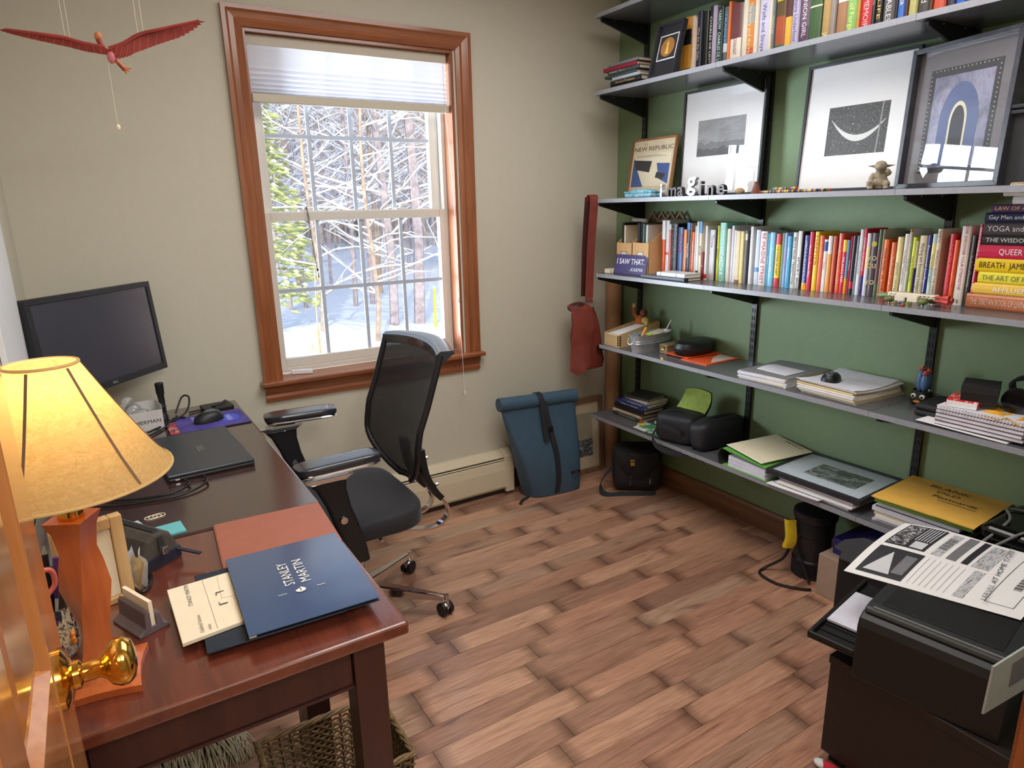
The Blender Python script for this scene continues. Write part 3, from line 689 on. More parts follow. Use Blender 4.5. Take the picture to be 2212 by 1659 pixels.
# leaning red paperback at the end of the row
zlb = Z4+160/6.913*.00185+.0016; ylb = yfor(-.172, zlb, 1900+1362/6.913); zlt = zlb+.185; ylt = yfor(-.172, zlt, 1900+1512/6.913)
book('crimson paperback leaning to the right at the end of the long upright row', (-.170, ylb, zlb), .009, .20, .118, (196, 30, 76), txt='PERFECT PHRASES for Setting Performance Goals', tsize=.0072, tw=.9, tilt=math.atan2(ylb-ylt, zlt-zlb), group='upright books on the fourth shelf')

# lying stack at the right end of the fourth shelf (from the bottom)
def lying(label, xs, z, ypx, th, h, dep, rgb, group, ox=0, yaw=0, **k):
    ya = yfor(xs, z+th/2, ypx)
    return book(label, (xs, ya-h, z+th/2), th, h, dep, rgb, lying=True, yaw=yaw, group=group, **k)
stk4 = [
 (1283, 1185, 1345, (196, 118, 78), 'THE TIBETAN BOOK OF LIVING AND DYING', (226, 200, 180), 'thick terracotta', .245),
 (1378, 1065, 1185, (240, 196, 80), 'AFFLUENCE', (250, 240, 230), 'golden yellow', .235),
 (1462, 945, 1065, (238, 222, 60), 'THE ART OF POSSIBILITY', (110, 120, 90), 'lemon yellow', .225),
 (1424, 800, 945, (242, 202, 22), 'BREATH  JAMES NESTOR', (60, 50, 20), 'bright yellow', .235),
 (1480, 660, 800, (206, 34, 74), 'QUEER SPIRIT', (250, 240, 245), 'crimson', .23),
 (1526, 560, 660, (46, 44, 44), 'THE WISDOM OF YOGA', (226, 222, 214), 'black', .225),
 (1548, 425, 560, (76, 66, 72), 'YOGA and the QUEST', (230, 226, 222), 'dusky plum', .225),
 (1570, 328, 425, (34, 42, 78), 'Gay Men and The New Way', (240, 240, 245), 'navy', .225),
 (1670, 245, 328, (86, 56, 96), 'LAW OF ATTRACTION', (246, 200, 110), 'purple and gold', .20),
 (1985, 165, 245, (232, 230, 230), '', (0, 0, 0), 'plain white', .15),
 (1850, 75, 165, (224, 216, 208), 'NAPOLEON HILL', (190, 50, 60), 'off-white', .17),
 (1607, 5, 75, (224, 200, 208), '', (0, 0, 0), 'pink and white', .22)]
xs_, zc = -.172, Z4
for i, (xl, yt, yb2, rgb, words, tc_, cname, h) in enumerate(stk4):
    yy = yfor(xs_, zc, 1900+xl/6.913); zt = zfor(xs_, yy-.05, 470+(yt+(.05 if 1 else 0))/6.913)
    # thickness from the photograph's edges along the left end
    th = max(.011, (yb2-yt)/6.913*.00185)
    lying('%s book, %s from the bottom of the fourth shelf\'s lying stack' % (cname, ordn(i)), xs_, zc+.0003, 1900+xl/6.913, th, h, .125, rgb, 'lying stack on the fourth shelf', txt=words or None, tcol=tc_, tpos=.52, round_=.005, tsize=th*.62, tw=.86 if len(words) > 14 else .5)
    zc += th+.0006
# ------------------------------------------------------------------ second shelf: row of novels
XS2, Z2 = -.165, ZS[1]+.0003
E_, F_, G_ = (1290, 7.373), (1560, 7.373), (1840, 7.373)
row2 = [
 (E_, 1292, 1462, 38, (226, 156, 52), '', 'yellow camera', dict(bands=((0, .16, (34, 34, 30)), (.55, .8, (30, 28, 28))))),
 (E_, 1466, 1522, 34, (238, 214, 180), 'the hearts desire', 'pale cream', dict(tcol=(190, 120, 120))),
 (E_, 1526, 1549, 38, (232, 206, 190), '', 'thin blush', {}),
 (E_, 1552, 1622, 24, (56, 60, 86), 'War for the Oaks', 'slate blue', dict(tcol=(240, 226, 190))),
 (E_, 1626, 1728, 24, (30, 30, 32), '', 'broad black', {}),
 (E_, 1735, 1797, 13, (38, 36, 38), 'CHARLES DE LINT', 'narrow black', dict(tcol=(236, 220, 200), tw=.7)),
 (E_, 1801, 1866, 12, (176, 160, 184), '', 'dusty lilac', {}),
 (E_, 1870, 1962, 14, (32, 48, 46), 'YARROW  CHARLES DE LINT', 'dark green', dict(tcol=(200, 232, 214), tw=.9)),
 (E_, 1970, 2042, None, (96, 104, 108), 'TRADER', 'grey and blue', dict(tcol=(90, 170, 230), tpos=.66, tw=.5, bands=((.28, .42, (200, 210, 214)),))),
 (E_, 2046, 2086, None, (236, 122, 62), '', 'thin orange', {}),
 (F_, 97, 262, None, (236, 224, 208), 'MOONLIGHT', 'wide cream and crimson', dict(tcol=(120, 40, 50), tpos=.35, tw=.3, bands=((.46, 1, (110, 62, 66)),))),
 (F_, 276, 362, None, (228, 216, 196), '', 'plain cream', {}),
 (F_, 366, 466, None, (222, 140, 58), 'The Ivory and the Horn', 'orange and blue', dict(tcol=(246, 226, 190), bands=((0, .25, (206, 90, 40)), (.62, .9, (170, 170, 160))))),
 (F_, 470, 536, None, (234, 218, 196), '', 'creamy tan', {}),
 (F_, 541, 702, None, (206, 200, 222), 'Waifs and Strays', 'lavender white', dict(tcol=(90, 84, 130), tw=.7)),
 (F_, 710, 756, None, (230, 216, 188), '', 'slim cream', {}),
 (F_, 760, 800, None, (108, 122, 130), 'CHARLES DE LINT', 'blue grey', dict(tcol=(230, 226, 200))),
 (F_, 803, 952, None, (170, 80, 48), '', 'fiery orange and green', dict(bands=((0, .18, (40, 100, 66)), (.6, .82, (96, 74, 40)), (.82, 1, (200, 180, 60))))),
 (F_, 960, 1064, None, (234, 178, 66), '', 'golden', dict(bands=((.55, .8, (90, 50, 46)),))),
 (F_, 1070, 1184, None, (190, 178, 206), 'Dreams Underfoot', 'light purple', dict(tcol=(100, 100, 140))),
 (F_, 1196, 1342, None, (112, 88, 108), 'THE ONION GIRL', 'mauve', dict(tcol=(240, 226, 230), tpos=.62, bands=((0, .12, (226, 196, 190)), (.12, .36, (92, 64, 92))))),
 (F_, 1346, 1540, None, (66, 96, 56), '', 'forest green', dict(bands=((0, .14, (190, 180, 70)), (.55, .57, (230, 220, 190))))),
 (F_, 1546, 1680, None, (184, 148, 92), 'JACK', 'tan', dict(tcol=(250, 240, 200), tpos=.12, tw=.15)),
 (F_, 1686, 1776, None, (150, 138, 132), '', 'grey brown', {}),
 (F_, 1779, 1946, None, (170, 122, 86), 'HARVESTING JUNIPERS INNS', 'brown and white', dict(tcol=(30, 40, 60), tpos=.8, tw=.34, bands=((.56, 1, (226, 228, 232)),))),
 (F_, 1952, 2108, None, (142, 190, 104), 'Promises of Forge', 'leaf green', dict(tcol=(246, 246, 150))),
 (G_, 40, 94, None, (214, 150, 72), '', 'ochre', {}),
 (G_, 97, 272, None, (206, 44, 50), 'TAB  A MEMOIR', 'scarlet', dict(tcol=(246, 200, 200))),
 (G_, 284, 344, None, (50, 46, 46), 'OF THE EARTH', 'soft black', dict(tcol=(200, 196, 190))),
 (G_, 347, 452, None, (34, 30, 30), 'THE LIFE', 'black and gold', dict(tcol=(236, 196, 110), tw=.6)),
 (G_, 460, 642, None, (96, 92, 96), 'LES MISERABLES', 'grey', dict(tcol=(230, 226, 226))),
 (G_, 646, 702, None, (28, 28, 28), '', 'black and white', dict(bands=((0, .1, (220, 214, 200)),))),
 (G_, 706, 824, None, (66, 110, 196), 'THE MASTER', 'cobalt', dict(bands=((0, .12, (50, 60, 120)),))),
 (G_, 828, 872, None, (100, 62, 44), '', 'thin brown', {}),
 (G_, 876, 1016, None, (190, 182, 116), '', 'khaki green', {}),
 (G_, 1020, 1206, None, (70, 64, 62), 'Narnia road', 'dark taupe', dict(tcol=(236, 230, 224))),
 (G_, 1214, 1262, None, (110, 74, 46), 'LIT', 'chestnut', dict(tcol=(230, 190, 120))),
 (G_, 1266, 1470, None, (210, 80, 56), '', 'tomato red', {}),
 (G_, 1490, 1628, None, (48, 50, 68), 'MT', 'ink blue', dict(tcol=(240, 236, 230))),
 (G_, 1632, 1806, None, (44, 96, 204), 'BLUE', 'vivid blue', dict(tcol=(230, 236, 250))),
 (G_, 1812, 1960, None, (70, 92, 62), '', 'moss green', {})]
prev = 0
for i, (cr, bl, br_, tp, rgb, words, cname, ex) in enumerate(row2):
    pl_, pr_ = cr[0]+bl/cr[1], cr[0]+br_/cr[1]
    ya = on(pl_, 130-(pl_-1547.5)*.239, X=XS2).y; yb = on(pr_, 130-(pr_-1547.5)*.239, X=XS2).y
    if prev and ya > prev-.0004: ya = prev-.0004
    prev = yb; th = max(ya-yb-.0006, .007); yc = (ya+yb)/2
    h = (zfor(XS2, yc, tp)-Z2) if tp else R.uniform(.222, .242)
    e = book('%s book, %s from left in the second shelf\'s upright row' % (cname, ordn(i)), (XS2+R.uniform(0, .006), yc, Z2), th, h, .14, rgb, txt=words or None, group='upright books on the second shelf', round_=.005, **ex)
    if i == 0:
        for zz in (.62, .72): MB().cyl((-.006, 0, h*zz), (.0005, 0, h*zz), .008, .010, 14).build('camera_picture', 'black_gloss', e)
    if i > 8 and i % 2 == 0: MB().cyl((-.0007, 0, .014), (-.0002, 0, .014), min(.007, th*.35), n=14).build('publisher_mark', ink((226, 220, 200)), e)
# lying stack at its left end
zc = Z2
stk2 = [(1318, .0225, .200, (36, 36, 36), 'STRIDE', 'black', (236, 232, 224), .82, .26), (1318, .0205, .205, (34, 32, 30), 'More Joy of Photography', 'jet black', (244, 206, 140), .5, .62), (1322, .014, .185, (196, 204, 216), '', 'pale silver', (0, 0, 0), .5, None),
        (1306, .0125, .215, (58, 84, 74), '', 'bottle green', (0, 0, 0), .5, None), (1313, .0165, .21, (74, 74, 80), 'ANNUAL  VOL. 9', 'charcoal', (236, 232, 224), .7, .5), (1303, .0165, .225, (158, 34, 60), '', 'crimson', (0, 0, 0), .5, None), (1314, .0125, .20, (132, 134, 142), '', 'grey', (0, 0, 0), .5, None)]
for i, (px, th, h, rgb, words, cname, tc_, tp_, tw_) in enumerate(stk2):
    lying('%s book, %s from the bottom of the second shelf\'s lying stack' % (cname, ordn(i)), -.235, zc+.0002, px, th, h, .15, rgb, 'lying stack on the second shelf', txt=words or None, tcol=tc_, tpos=tp_, tw=tw_, round_=.004, tsize=th*.6)
    zc += th+.0004

# ------------------------------------------------------------------ picture frames
def frame(label, loc, rot, w, h, bar, dep, fm, inset=.006, mat_m='paper', pic=None, glassy=True, name='picture_frame', cat='picture frame', parent=None):
    e = thing(name, label, cat, loc, rot)
    z0, z1, x0, x1 = 0, h, -w/2, w/2
    for a, b, c, d in (((x0, z0), (x1, z0), (x1-bar, z0+bar), (x0+bar, z0+bar)), ((x1, z0), (x1, z1), (x1-bar, z1-bar), (x1-bar, z0+bar)), ((x1, z1), (x0, z1), (x0+bar, z1-bar), (x1-bar, z1-bar)), ((x0, z1), (x0, z0), (x0+bar, z0+bar), (x0+bar, z1-bar))):
        MB().hexa([(p[0], -.0, p[1]) for p in (a, b, c, d)], [(p[0], -dep, p[1]) for p in (a, b, c, d)]).build('frame_bar', fm, e, bevel=.001)
    yb = -dep+inset
    MB().box(x0+bar*.8, x1-bar*.8, yb+.0008, yb+.004, z0+bar*.8, z1-bar*.8).build('mat_board', mat_m, e)
    if pic: pic(e, x0+bar, x1-bar, z0+bar, z1-bar, yb+.0006)
    if glassy: MB().box(x0+bar-.001, x1-bar+.001, yb-.0030, yb-.0018, z0+bar-.001, z1-bar+.001).build('glazing', 'frame_glass', e)
    return e
def frame_px(label, bl, br, tl, xb, xt, zs, xr=None, **k):
    pb, pr, pt = on(*bl, X=xb), on(*br, X=xr if xr is not None else xb), on(*tl, X=xt)
    yw = math.atan2(pb.x-pr.x, pb.y-pr.y); w = math.hypot(pb.y-pr.y, pb.x-pr.x); h = math.hypot(pt.z-zs, xt-xb); lean = math.atan2(xt-xb, pt.z-zs)
    return frame(label, ((pb.x+pr.x)/2, (pb.y+pr.y)/2, zs+.0005), (-lean, 0, -PI/2-yw), w, h, **k)
def print_at(e, x0, x1, z0, z1, y, m, name='photo_print', t_=.0004):
    return MB().box(x0, x1, y-t_, y, z0, z1).build(name, m, e)
def poly_at(e, pts, y, m, name='printed_shape', t_=.0003):
    return MB().prism(pts, y-t_, y, 'y').build(name, m, e)
mat('frame_black', (44, 44, 50), .4, var=.06); wood('frame_black_wood', (70, 70, 80), (50, 50, 58), .35, 1, coat=.1)
wood('frame_oak', (168, 112, 62), (124, 76, 40), .4, 2)
photo('sky_print', [(.3, (128, 128, 130)), (.7, (164, 164, 164))], (10, 1, 30)); mat('ridge_far', (120, 120, 122), .6); mat('ridge_near', (92, 92, 94), .6)
def pic_mountain(e, x0, x1, z0, z1, y):
    w, h = x1-x0, z1-z0; a, b, c, d = x0+w*.19, x0+w*.80, z0+h*.37, z0+h*.72
    print_at(e, a, b, c, d, y, 'sky_print')
    for m_, base, amp, sd in (('ridge_far', .36, .10, 1), ('ridge_near', .20, .09, 5)):
        pts = [(a, c)]+[(a+(b-a)*k/24, c+(d-c)*(base+amp*noise.noise(Vector((k*.33, sd, 0)))+amp*.4*noise.noise(Vector((k*.9, sd, 2))))) for k in range(25)]+[(b, c)]
        poly_at(e, pts, y-.0005-.0003*(sd > 3), m_, 'mountain_ridge')
photo('leaf_print', [(.38, (38, 38, 40)), (.5, (96, 96, 96)), (.58, (60, 60, 62)), (.66, (206, 206, 204))], (160, 1, 160), 8)
mat('grey_light', (214, 214, 212), .6); mat('grey_mid', (150, 150, 150), .6)
def pic_hammock(e, x0, x1, z0, z1, y):
    w, h = x1-x0, z1-z0; a, b, c, d = x0+w*.24, x0+w*.82, z0+h*.27, z0+h*.66
    print_at(e, a, b, c, d, y, 'leaf_print')
    W, H = b-a, d-c
    up_ = [(a+W*t_, c+H*(.72-1.35*(t_-.08)*(1.0-t_)*1.15)) for t_ in [k/16*.9+.06 for k in range(17)]]
    lo_ = [(x, z-H*.13*math.sin(PI*min(1, max(0, (i+.5)/17)))) for i, (x, z) in enumerate(up_)]
    poly_at(e, up_+lo_[::-1], y-.0005, 'grey_light', 'hammock_shape')
    poly_at(e, [(a+W*.85, c), (a+W*.875, c), (a+W*.905, d), (a+W*.88, d)], y-.0005, 'grey_mid', 'trunk_shape'); poly_at(e, [(a+W*.02, c+H*.3), (a+W*.05, c), (a+W*.0, c), (a, c+H)], y-.0005, 'ridge_near', 'trunk_shape')
photo('gothic_print', [(.3, (84, 84, 104)), (.6, (150, 150, 172)), (.75, (120, 92, 104))], (14, 1, 9), 4); mat('plum_board', (112, 108, 112), .6); mat('gothic_blue', (92, 104, 140), .6); mat('gothic_dark', (60, 60, 66), .6); mat('gothic_pale', (206, 200, 176), .5)
def pic_gothic(e, x0, x1, z0, z1, y):
    w, h = x1-x0, z1-z0
    print_at(e, x0+w*.14, x1-w*.14, z0+h*.08, z0+h*.86, y, 'gothic_dark', 'inner_mat')
    print_at(e, x0+w*.2, x1-w*.2, z0+h*.12, z0+h*.80, y-.0005, 'gothic_print')
    cx_ = (x0+x1)/2
    def arch(hw, zb, zs_, zt): return [(cx_-hw, zb)]+[(cx_-hw*math.cos(k/8*PI/2)**1., zs_+(zt-zs_)*math.sin(k/8*PI/2)) for k in range(9)]+[(cx_+hw*math.sin(k/8*PI/2), zs_+(zt-zs_)*math.cos(k/8*PI/2)) for k in range(1, 9)]+[(cx_+hw, zb)]
    poly_at(e, arch(w*.2, z0+h*.13, z0+h*.45, z0+h*.74), y-.0011, 'gothic_blue', 'arch_shape'); poly_at(e, arch(w*.09, z0+h*.24, z0+h*.45, z0+h*.6), y-.0015, 'gothic_pale', 'arch_shape'); poly_at(e, arch(w*.07, z0+h*.25, z0+h*.44, z0+h*.57), y-.0019, 'gothic_dark', 'arch_shape')
    mb = MB()
    for k in range(18):
        t_ = k/17; mb.ball((x0+w*(.16+.68*t_), y-.001, z0+h*.845), .0022, n=6, m=4)
    for k in range(24):
        t_ = k/23
        for s_ in (.16, .84): mb.ball((x0+w*s_, y-.001, z0+h*(.10+.745*t_)), .0022, n=6, m=4)
    tag(mb.build('stud_border', 'gothic_pale', e, smooth=True), kind='stuff')
mat('magazine_cream', (226, 210, 178), .7); mat('mag_blue', (62, 92, 150), .6); mat('mag_black', (46, 44, 50), .6)
def pic_magazine(e, x0, x1, z0, z1, y):
    w, h = x1-x0, z1-z0; T_ = (1, 0, 0), (0, 0, 1)
    text('THE', h*.045, ink((150, 110, 90)), e, (x0+w*.26, y-.0006, z0+h*.93), *T_, 'masthead')
    text('NEW REPUBLIC', h*.105, ink((46, 40, 44)), e, (x0+w*.5, y-.0006, z0+h*.845), *T_, 'masthead', 'CENTER', width=w*.93)
    print_at(e, x0+w*.04, x1-w*.06, z0+h*.165, z0+h*.76, y, 'cream_paper', 'cover_panel')
    poly_at(e, [(x0+w*.04, z0+h*.165), (x0+w*.34, z0+h*.165), (x0+w*.14, z0+h*.5), (x0+w*.04, z0+h*.7)], y-.0006, 'mag_blue', 'blue_block')
    poly_at(e, [(x0+w*.06, z0+h*.66), (x0+w*.5, z0+h*.62), (x0+w*.46, z0+h*.42), (x0+w*.12, z0+h*.48)], y-.0009, 'mag_black', 'dark_block')
    poly_at(e, [(x0+w*.62, z0+h*.58), (x0+w*.93, z0+h*.56), (x0+w*.93, z0+h*.2), (x0+w*.7, z0+h*.3)], y-.0006, 'mag_blue', 'blue_block')
    poly_at(e, [(x0+w*.64, z0+h*.42), (x0+w*.86, z0+h*.38), (x0+w*.8, z0+h*.28), (x0+w*.62, z0+h*.32)], y-.0009, 'mag_black', 'dark_block')
    for k in range(3): print_at(e, x0+w*.1, x0+w*(.62+.1*k), z0+h*(.735-.018*k), z0+h*(.739-.018*k), y-.0006, 'mag_black', 'caption_line')
    print_at(e, x0+w*.05, x0+w*.55, z0+h*.09, z0+h*.12, y-.0003, ink((200, 120, 100)), 'caption_line')
ZF = ZS[2]
frame_px('wooden framed cream and blue magazine cover standing behind the blue tin', (1356, 424), (1449, 421), (1369, 305), -.110, -.070, ZF, bar=.0085, dep=.014, fm='frame_oak', mat_m='magazine_cream', pic=pic_magazine, glassy=True)
frame_px('black framed misty mountain photograph standing on the third shelf', (1471, 420), (1643, 412), (1477, 203), -.055, -.040, ZF, bar=.010, dep=.018, fm='frame_black', pic=pic_mountain)
frame_px('black framed hammock photograph standing behind the stone gargoyle', (1722, 410), (1952, 402), (1754, 147), -.065, -.036, ZF, bar=.011, dep=.018, fm='frame_black', pic=pic_hammock)
frame_px('deep dark framed gothic window picture with a studded border', (1947, 410), (2172, 400), (1983, 114), -.120, -.104, ZF, xr=-.208, bar=.015, dep=.034, inset=.022, fm='frame_black_wood', mat_m='plum_board', pic=pic_gothic)
def pic_tarot(e, x0, x1, z0, z1, y):
    w, h = x1-x0, z1-z0
    print_at(e, x0+w*.06, x1-w*.10, z0+h*.30, z0+h*.82, y, 'white', 'card'); print_at(e, x0+w*.1, x1-w*.14, z0+h*.325, z0+h*.795, y-.0005, 'mag_black', 'card_face')
    cx_, cz = x0+w*.48, z0+h*.56
    MB().cyl((cx_, y-.0012, cz), (cx_, y-.0008, cz), w*.30, n=28).build('gold_disc', mat('card_gold', (176, 120, 60), .4), e)
    poly_at(e, [(cx_-w*.08, cz-h*.14), (cx_-w*.03, cz+h*.04), (cx_-w*.06, cz+h*.06), (cx_, cz+h*.14), (cx_+w*.06, cz+h*.06), (cx_+w*.03, cz+h*.04), (cx_+w*.09, cz-h*.14)], y-.0016, mat('card_pale_gold', (230, 196, 110), .4), 'figure_shape')
frame_px('small black frame with a gold disc card beside the lying books', (1407, 168), (1462, 156), (1414, 66), -.255, -.200, ZS[1], bar=.010, dep=.024, inset=.012, fm='frame_black', mat_m='frame_black', pic=pic_tarot, glassy=False)
# desert photo print held by a clip at the far right
pd = on(2181, 408, X=-.215); dp = thing('photo_print', 'desert photo print with a strip of blue sky at the shelf\'s right end', 'photo', (-.215, pd.y-.075, ZF+.0005), (-.17, 0, -PI/2))
photo('desert', [(.35, (96, 104, 64)), (.5, (176, 150, 110)), (.65, (206, 176, 140))], (40, 1, 40), 5); mat('print_sky', (96, 152, 232), .5)
MB().box(-.075, .075, .0, .002, 0, .165).build('backing', 'white', dp); print_at(dp, -.073, .073, .002, .102, 0, 'desert', 'ground_print'); print_at(dp, -.073, .073, .102, .163, 0, 'print_sky', 'sky_print')
MB().box(-.079, -.066, -.004, .006, .072, .094).build('clip', 'steel', dp, bevel=.001)
bk = thing('bookend', 'dark slatted bookend edge above the desert photo print', 'bookend', on(2204, 150, X=-.21)+Vector((0, -.05, -.012)), (0, 0, -PI/2))
for k in range(2): MB().box(-.06, .06, -.02, .0, .014*k, .014*k+.009).build('slat', 'frame_black', bk, bevel=.001)
bk.location.z = ZF+.0003
MB().box(-.06, .06, -.004, .0, 0, .2).build('plate', 'frame_black', bk); 
for c_ in bk.children:
    if c_.name.startswith('slat'): c_.location.z = .185

# ------------------------------------------------------------------ third shelf: small things near the front edge
xf = -.262
def sp3(px): return yfor(xf, ZF, px)
tn = thing('tin_box', 'small pale blue painted tin box at the left end of the third shelf', 'tin', (xf+.03, (sp3(1349)+sp3(1408))/2, ZF+.0003))
photo('tin_paint', [(.35, (70, 140, 170)), (.5, (126, 188, 208)), (.66, (206, 222, 220)), (.75, (120, 150, 90))], (60, 60, 60), 4, .3)
wt = (sp3(1349)-sp3(1408))/2
MB().box(-.032, .03, -wt, wt, 0, .020).build('body', 'tin_paint', tn, bevel=.006); MB().box(-.034, .032, -wt-.002, wt+.002, .020, .028).build('lid', 'tin_paint', tn, bevel=.004); MB().ball((0, 0, .0275), .028, wt*.8, .010, e=.7).build('lid_dome', 'tin_paint', tn, smooth=True)
mat('type_dark', (58, 52, 52), .35, .6); mat('type_steel', (196, 200, 206), .3, .7)
for ch, px, hgt, m_, lab in (('i', 1427, .062, 'type_steel', 'first letter i of the metal word on the third shelf'), ('m', 1450, .060, 'type_dark', 'dark metal letter m of the word on the third shelf'), ('a', 1468, .060, 'type_dark', 'dark metal letter a of the word on the third shelf'), ('g', 1492, .070, 'type_steel', 'large bright metal letter g of the word on the third shelf'), ('i', 1512, .066, 'type_dark', 'second letter i of the metal word, right of the g'), ('n', 1533, .062, 'type_dark', 'dark metal letter n of the word on the third shelf'), ('e', 1556, .064, 'type_dark', 'dark metal letter e ending the word on the third shelf')):
    o = text(ch, hgt*(1.28 if ch != 'g' else 1.5), m_, None, (xf+.012, yfor(xf, ZF+.03, px), ZF), (0, -1, 0), (0, 0, 1), 'metal_letter', 'CENTER', bold=.0012, ext=.010)
    o.location.z = ZF+.0004-min(v.co.y for v in o.data.vertices)
    tag(o, lab, 'letter', 'metal letters spelling a word')
tag(MB().ball((0, 0, 0), .014, .021, .0125, n=16, m=10, fn=lambda p: p*(1+.12*noise.noise(p*60))).build('pebble', mat('stone_tan', (168, 142, 108), .85, var=.2, scale=90), loc=(xf+.01, yfor(xf, ZF, 1594), ZF+.0128), smooth=True), 'round tan pebble right of the metal letters', 'pebble')
tag(MB().lathe([(.001, 0), (.018, 0), (.0185, .002), (.0085, .034), (.0080, .040), (.0095, .0425), (.007, .043), (.006, .036), (.001, .02)], 20).build('clay_vase', mat('clay', (120, 70, 56), .7), loc=(xf+.012, yfor(xf, ZF, 1628), ZF+.0003), smooth=40), 'small conical brown clay vase beside the pebble', 'vase')
nk = thing('bead_necklace', 'string of bright painted wooden beads lying on the third shelf', 'necklace', (xf+.02, yfor(xf, ZF, 1712), ZF))
bc = [mat('bead_%d' % i, c, .35) for i, c in enumerate(((196, 56, 40), (232, 140, 40), (236, 200, 60), (52, 120, 70), (56, 84, 150), (110, 170, 190), (40, 40, 60), (216, 180, 140)))]
path = []
y0_, y1_ = yfor(xf, ZF, 1643)-nk.location.y, yfor(xf, ZF, 1788)-nk.location.y
for k in range(64):
    t_ = k/63
    if t_ < .62: yy = y0_+(y1_-y0_)*t_/.62; xx = -.02+.012*math.sin(t_*22); lay = 0
    else: u_ = (t_-.62)/.38; yy = y0_+(y1_-y0_)*(.12+.52*u_); xx = .002+.010*math.sin(u_*9); lay = 1 if u_ < .72 else 0
    path.append((xx, yy, .0056+lay*.0095))
sph = MB().ball((0, 0, 0), .0056, n=10, m=6); ms = []
for m_ in bc: me = sph.mesh('bead', True); me.materials.append(m_); ms.append(me)
for k, p_ in enumerate(path):
    o = bpy.data.objects.new('bead', ms[(k*5+k//7) % 8]); COL.objects.link(o); o.parent = nk; o.location = p_
# stone gargoyle
mat('cast_stone', (150, 138, 118), .85, var=.25, scale=120, bump=.3, bscale=400)
gg = thing('gargoyle_figurine', 'small seated stone gargoyle figurine with pointed ears and folded wings', 'figurine', (xf+.03, yfor(xf, ZF, 1886), ZF+.0003), (0, 0, -PI/2+.45))
mb = MB(); S_ = .001
for c, r_ in (((0, 2, 22), (26, 24, 22)), ((0, -2, 38), (20, 17, 20)), ((0, -6, 54), (14, 13, 12)), ((0, -10, 72), (18, 18, 16)), ((0, -24, 68), (14, 13, 11)), ((0, -30, 72), (9, 8, 8)), ((-9, -16, 80), (6, 6, 5)), ((9, -16, 80), (6, 6, 5)), ((-21, -18, 16), (11, 22, 13)), ((21, -18, 16), (11, 22, 13)), ((-22, -36, 5), (9, 11, 5)), ((22, -36, 5), (9, 11, 5)), ((0, 20, 8), (10, 14, 7)), ((0, 4, 6), (24, 22, 6.2))):
    mb.ball([v*S_ for v in c], *[v*S_ for v in r_], n=14, m=10)
mb.tube([[v*S_ for v in p] for p in ((-17, -4, 48), (-24, -14, 34), (-22, -26, 22))], [.0085, .007, .006], 8, 3); mb.tube([[v*S_ for v in p] for p in ((17, -4, 48), (25, -10, 50), (18, -16, 60))], [.0085, .007, .007], 8, 3); mb.tube([[v*S_ for v in p] for p in ((-26, -30, 6), (-26, -36, 26))], [.007, .008], 8)
ob = mb.build('body', 'cast_stone', gg, smooth=True); md = ob.modifiers.new('r', 'REMESH'); md.mode = 'VOXEL'; md.voxel_size = .0022; md.use_smooth_shade = True
for s_ in (-1, 1):
    MB().add([(s_*.014, -.008, .076), (s_*.014, -.002, .066), (s_*.040, .004, .074), (s_*.016, .004, .074)], [(0, 1, 2), (1, 3, 2), (3, 0, 2), (0, 3, 1)]).build('ear', 'cast_stone', gg)
    MB().prism([(.010, .030), (.030, .064), (.036, .058), (.042, .066), (.040, .046), (.034, .030), (.026, .020)], s_*.014-.002, s_*.014+.002, 'x').build('wing', 'cast_stone', gg, bevel=.001)
    MB().ball((s_*.0075, -.0255, .0775), .0022, n=8, m=6).build('eye', mat('amber', (190, 120, 50), .4), gg, smooth=True)
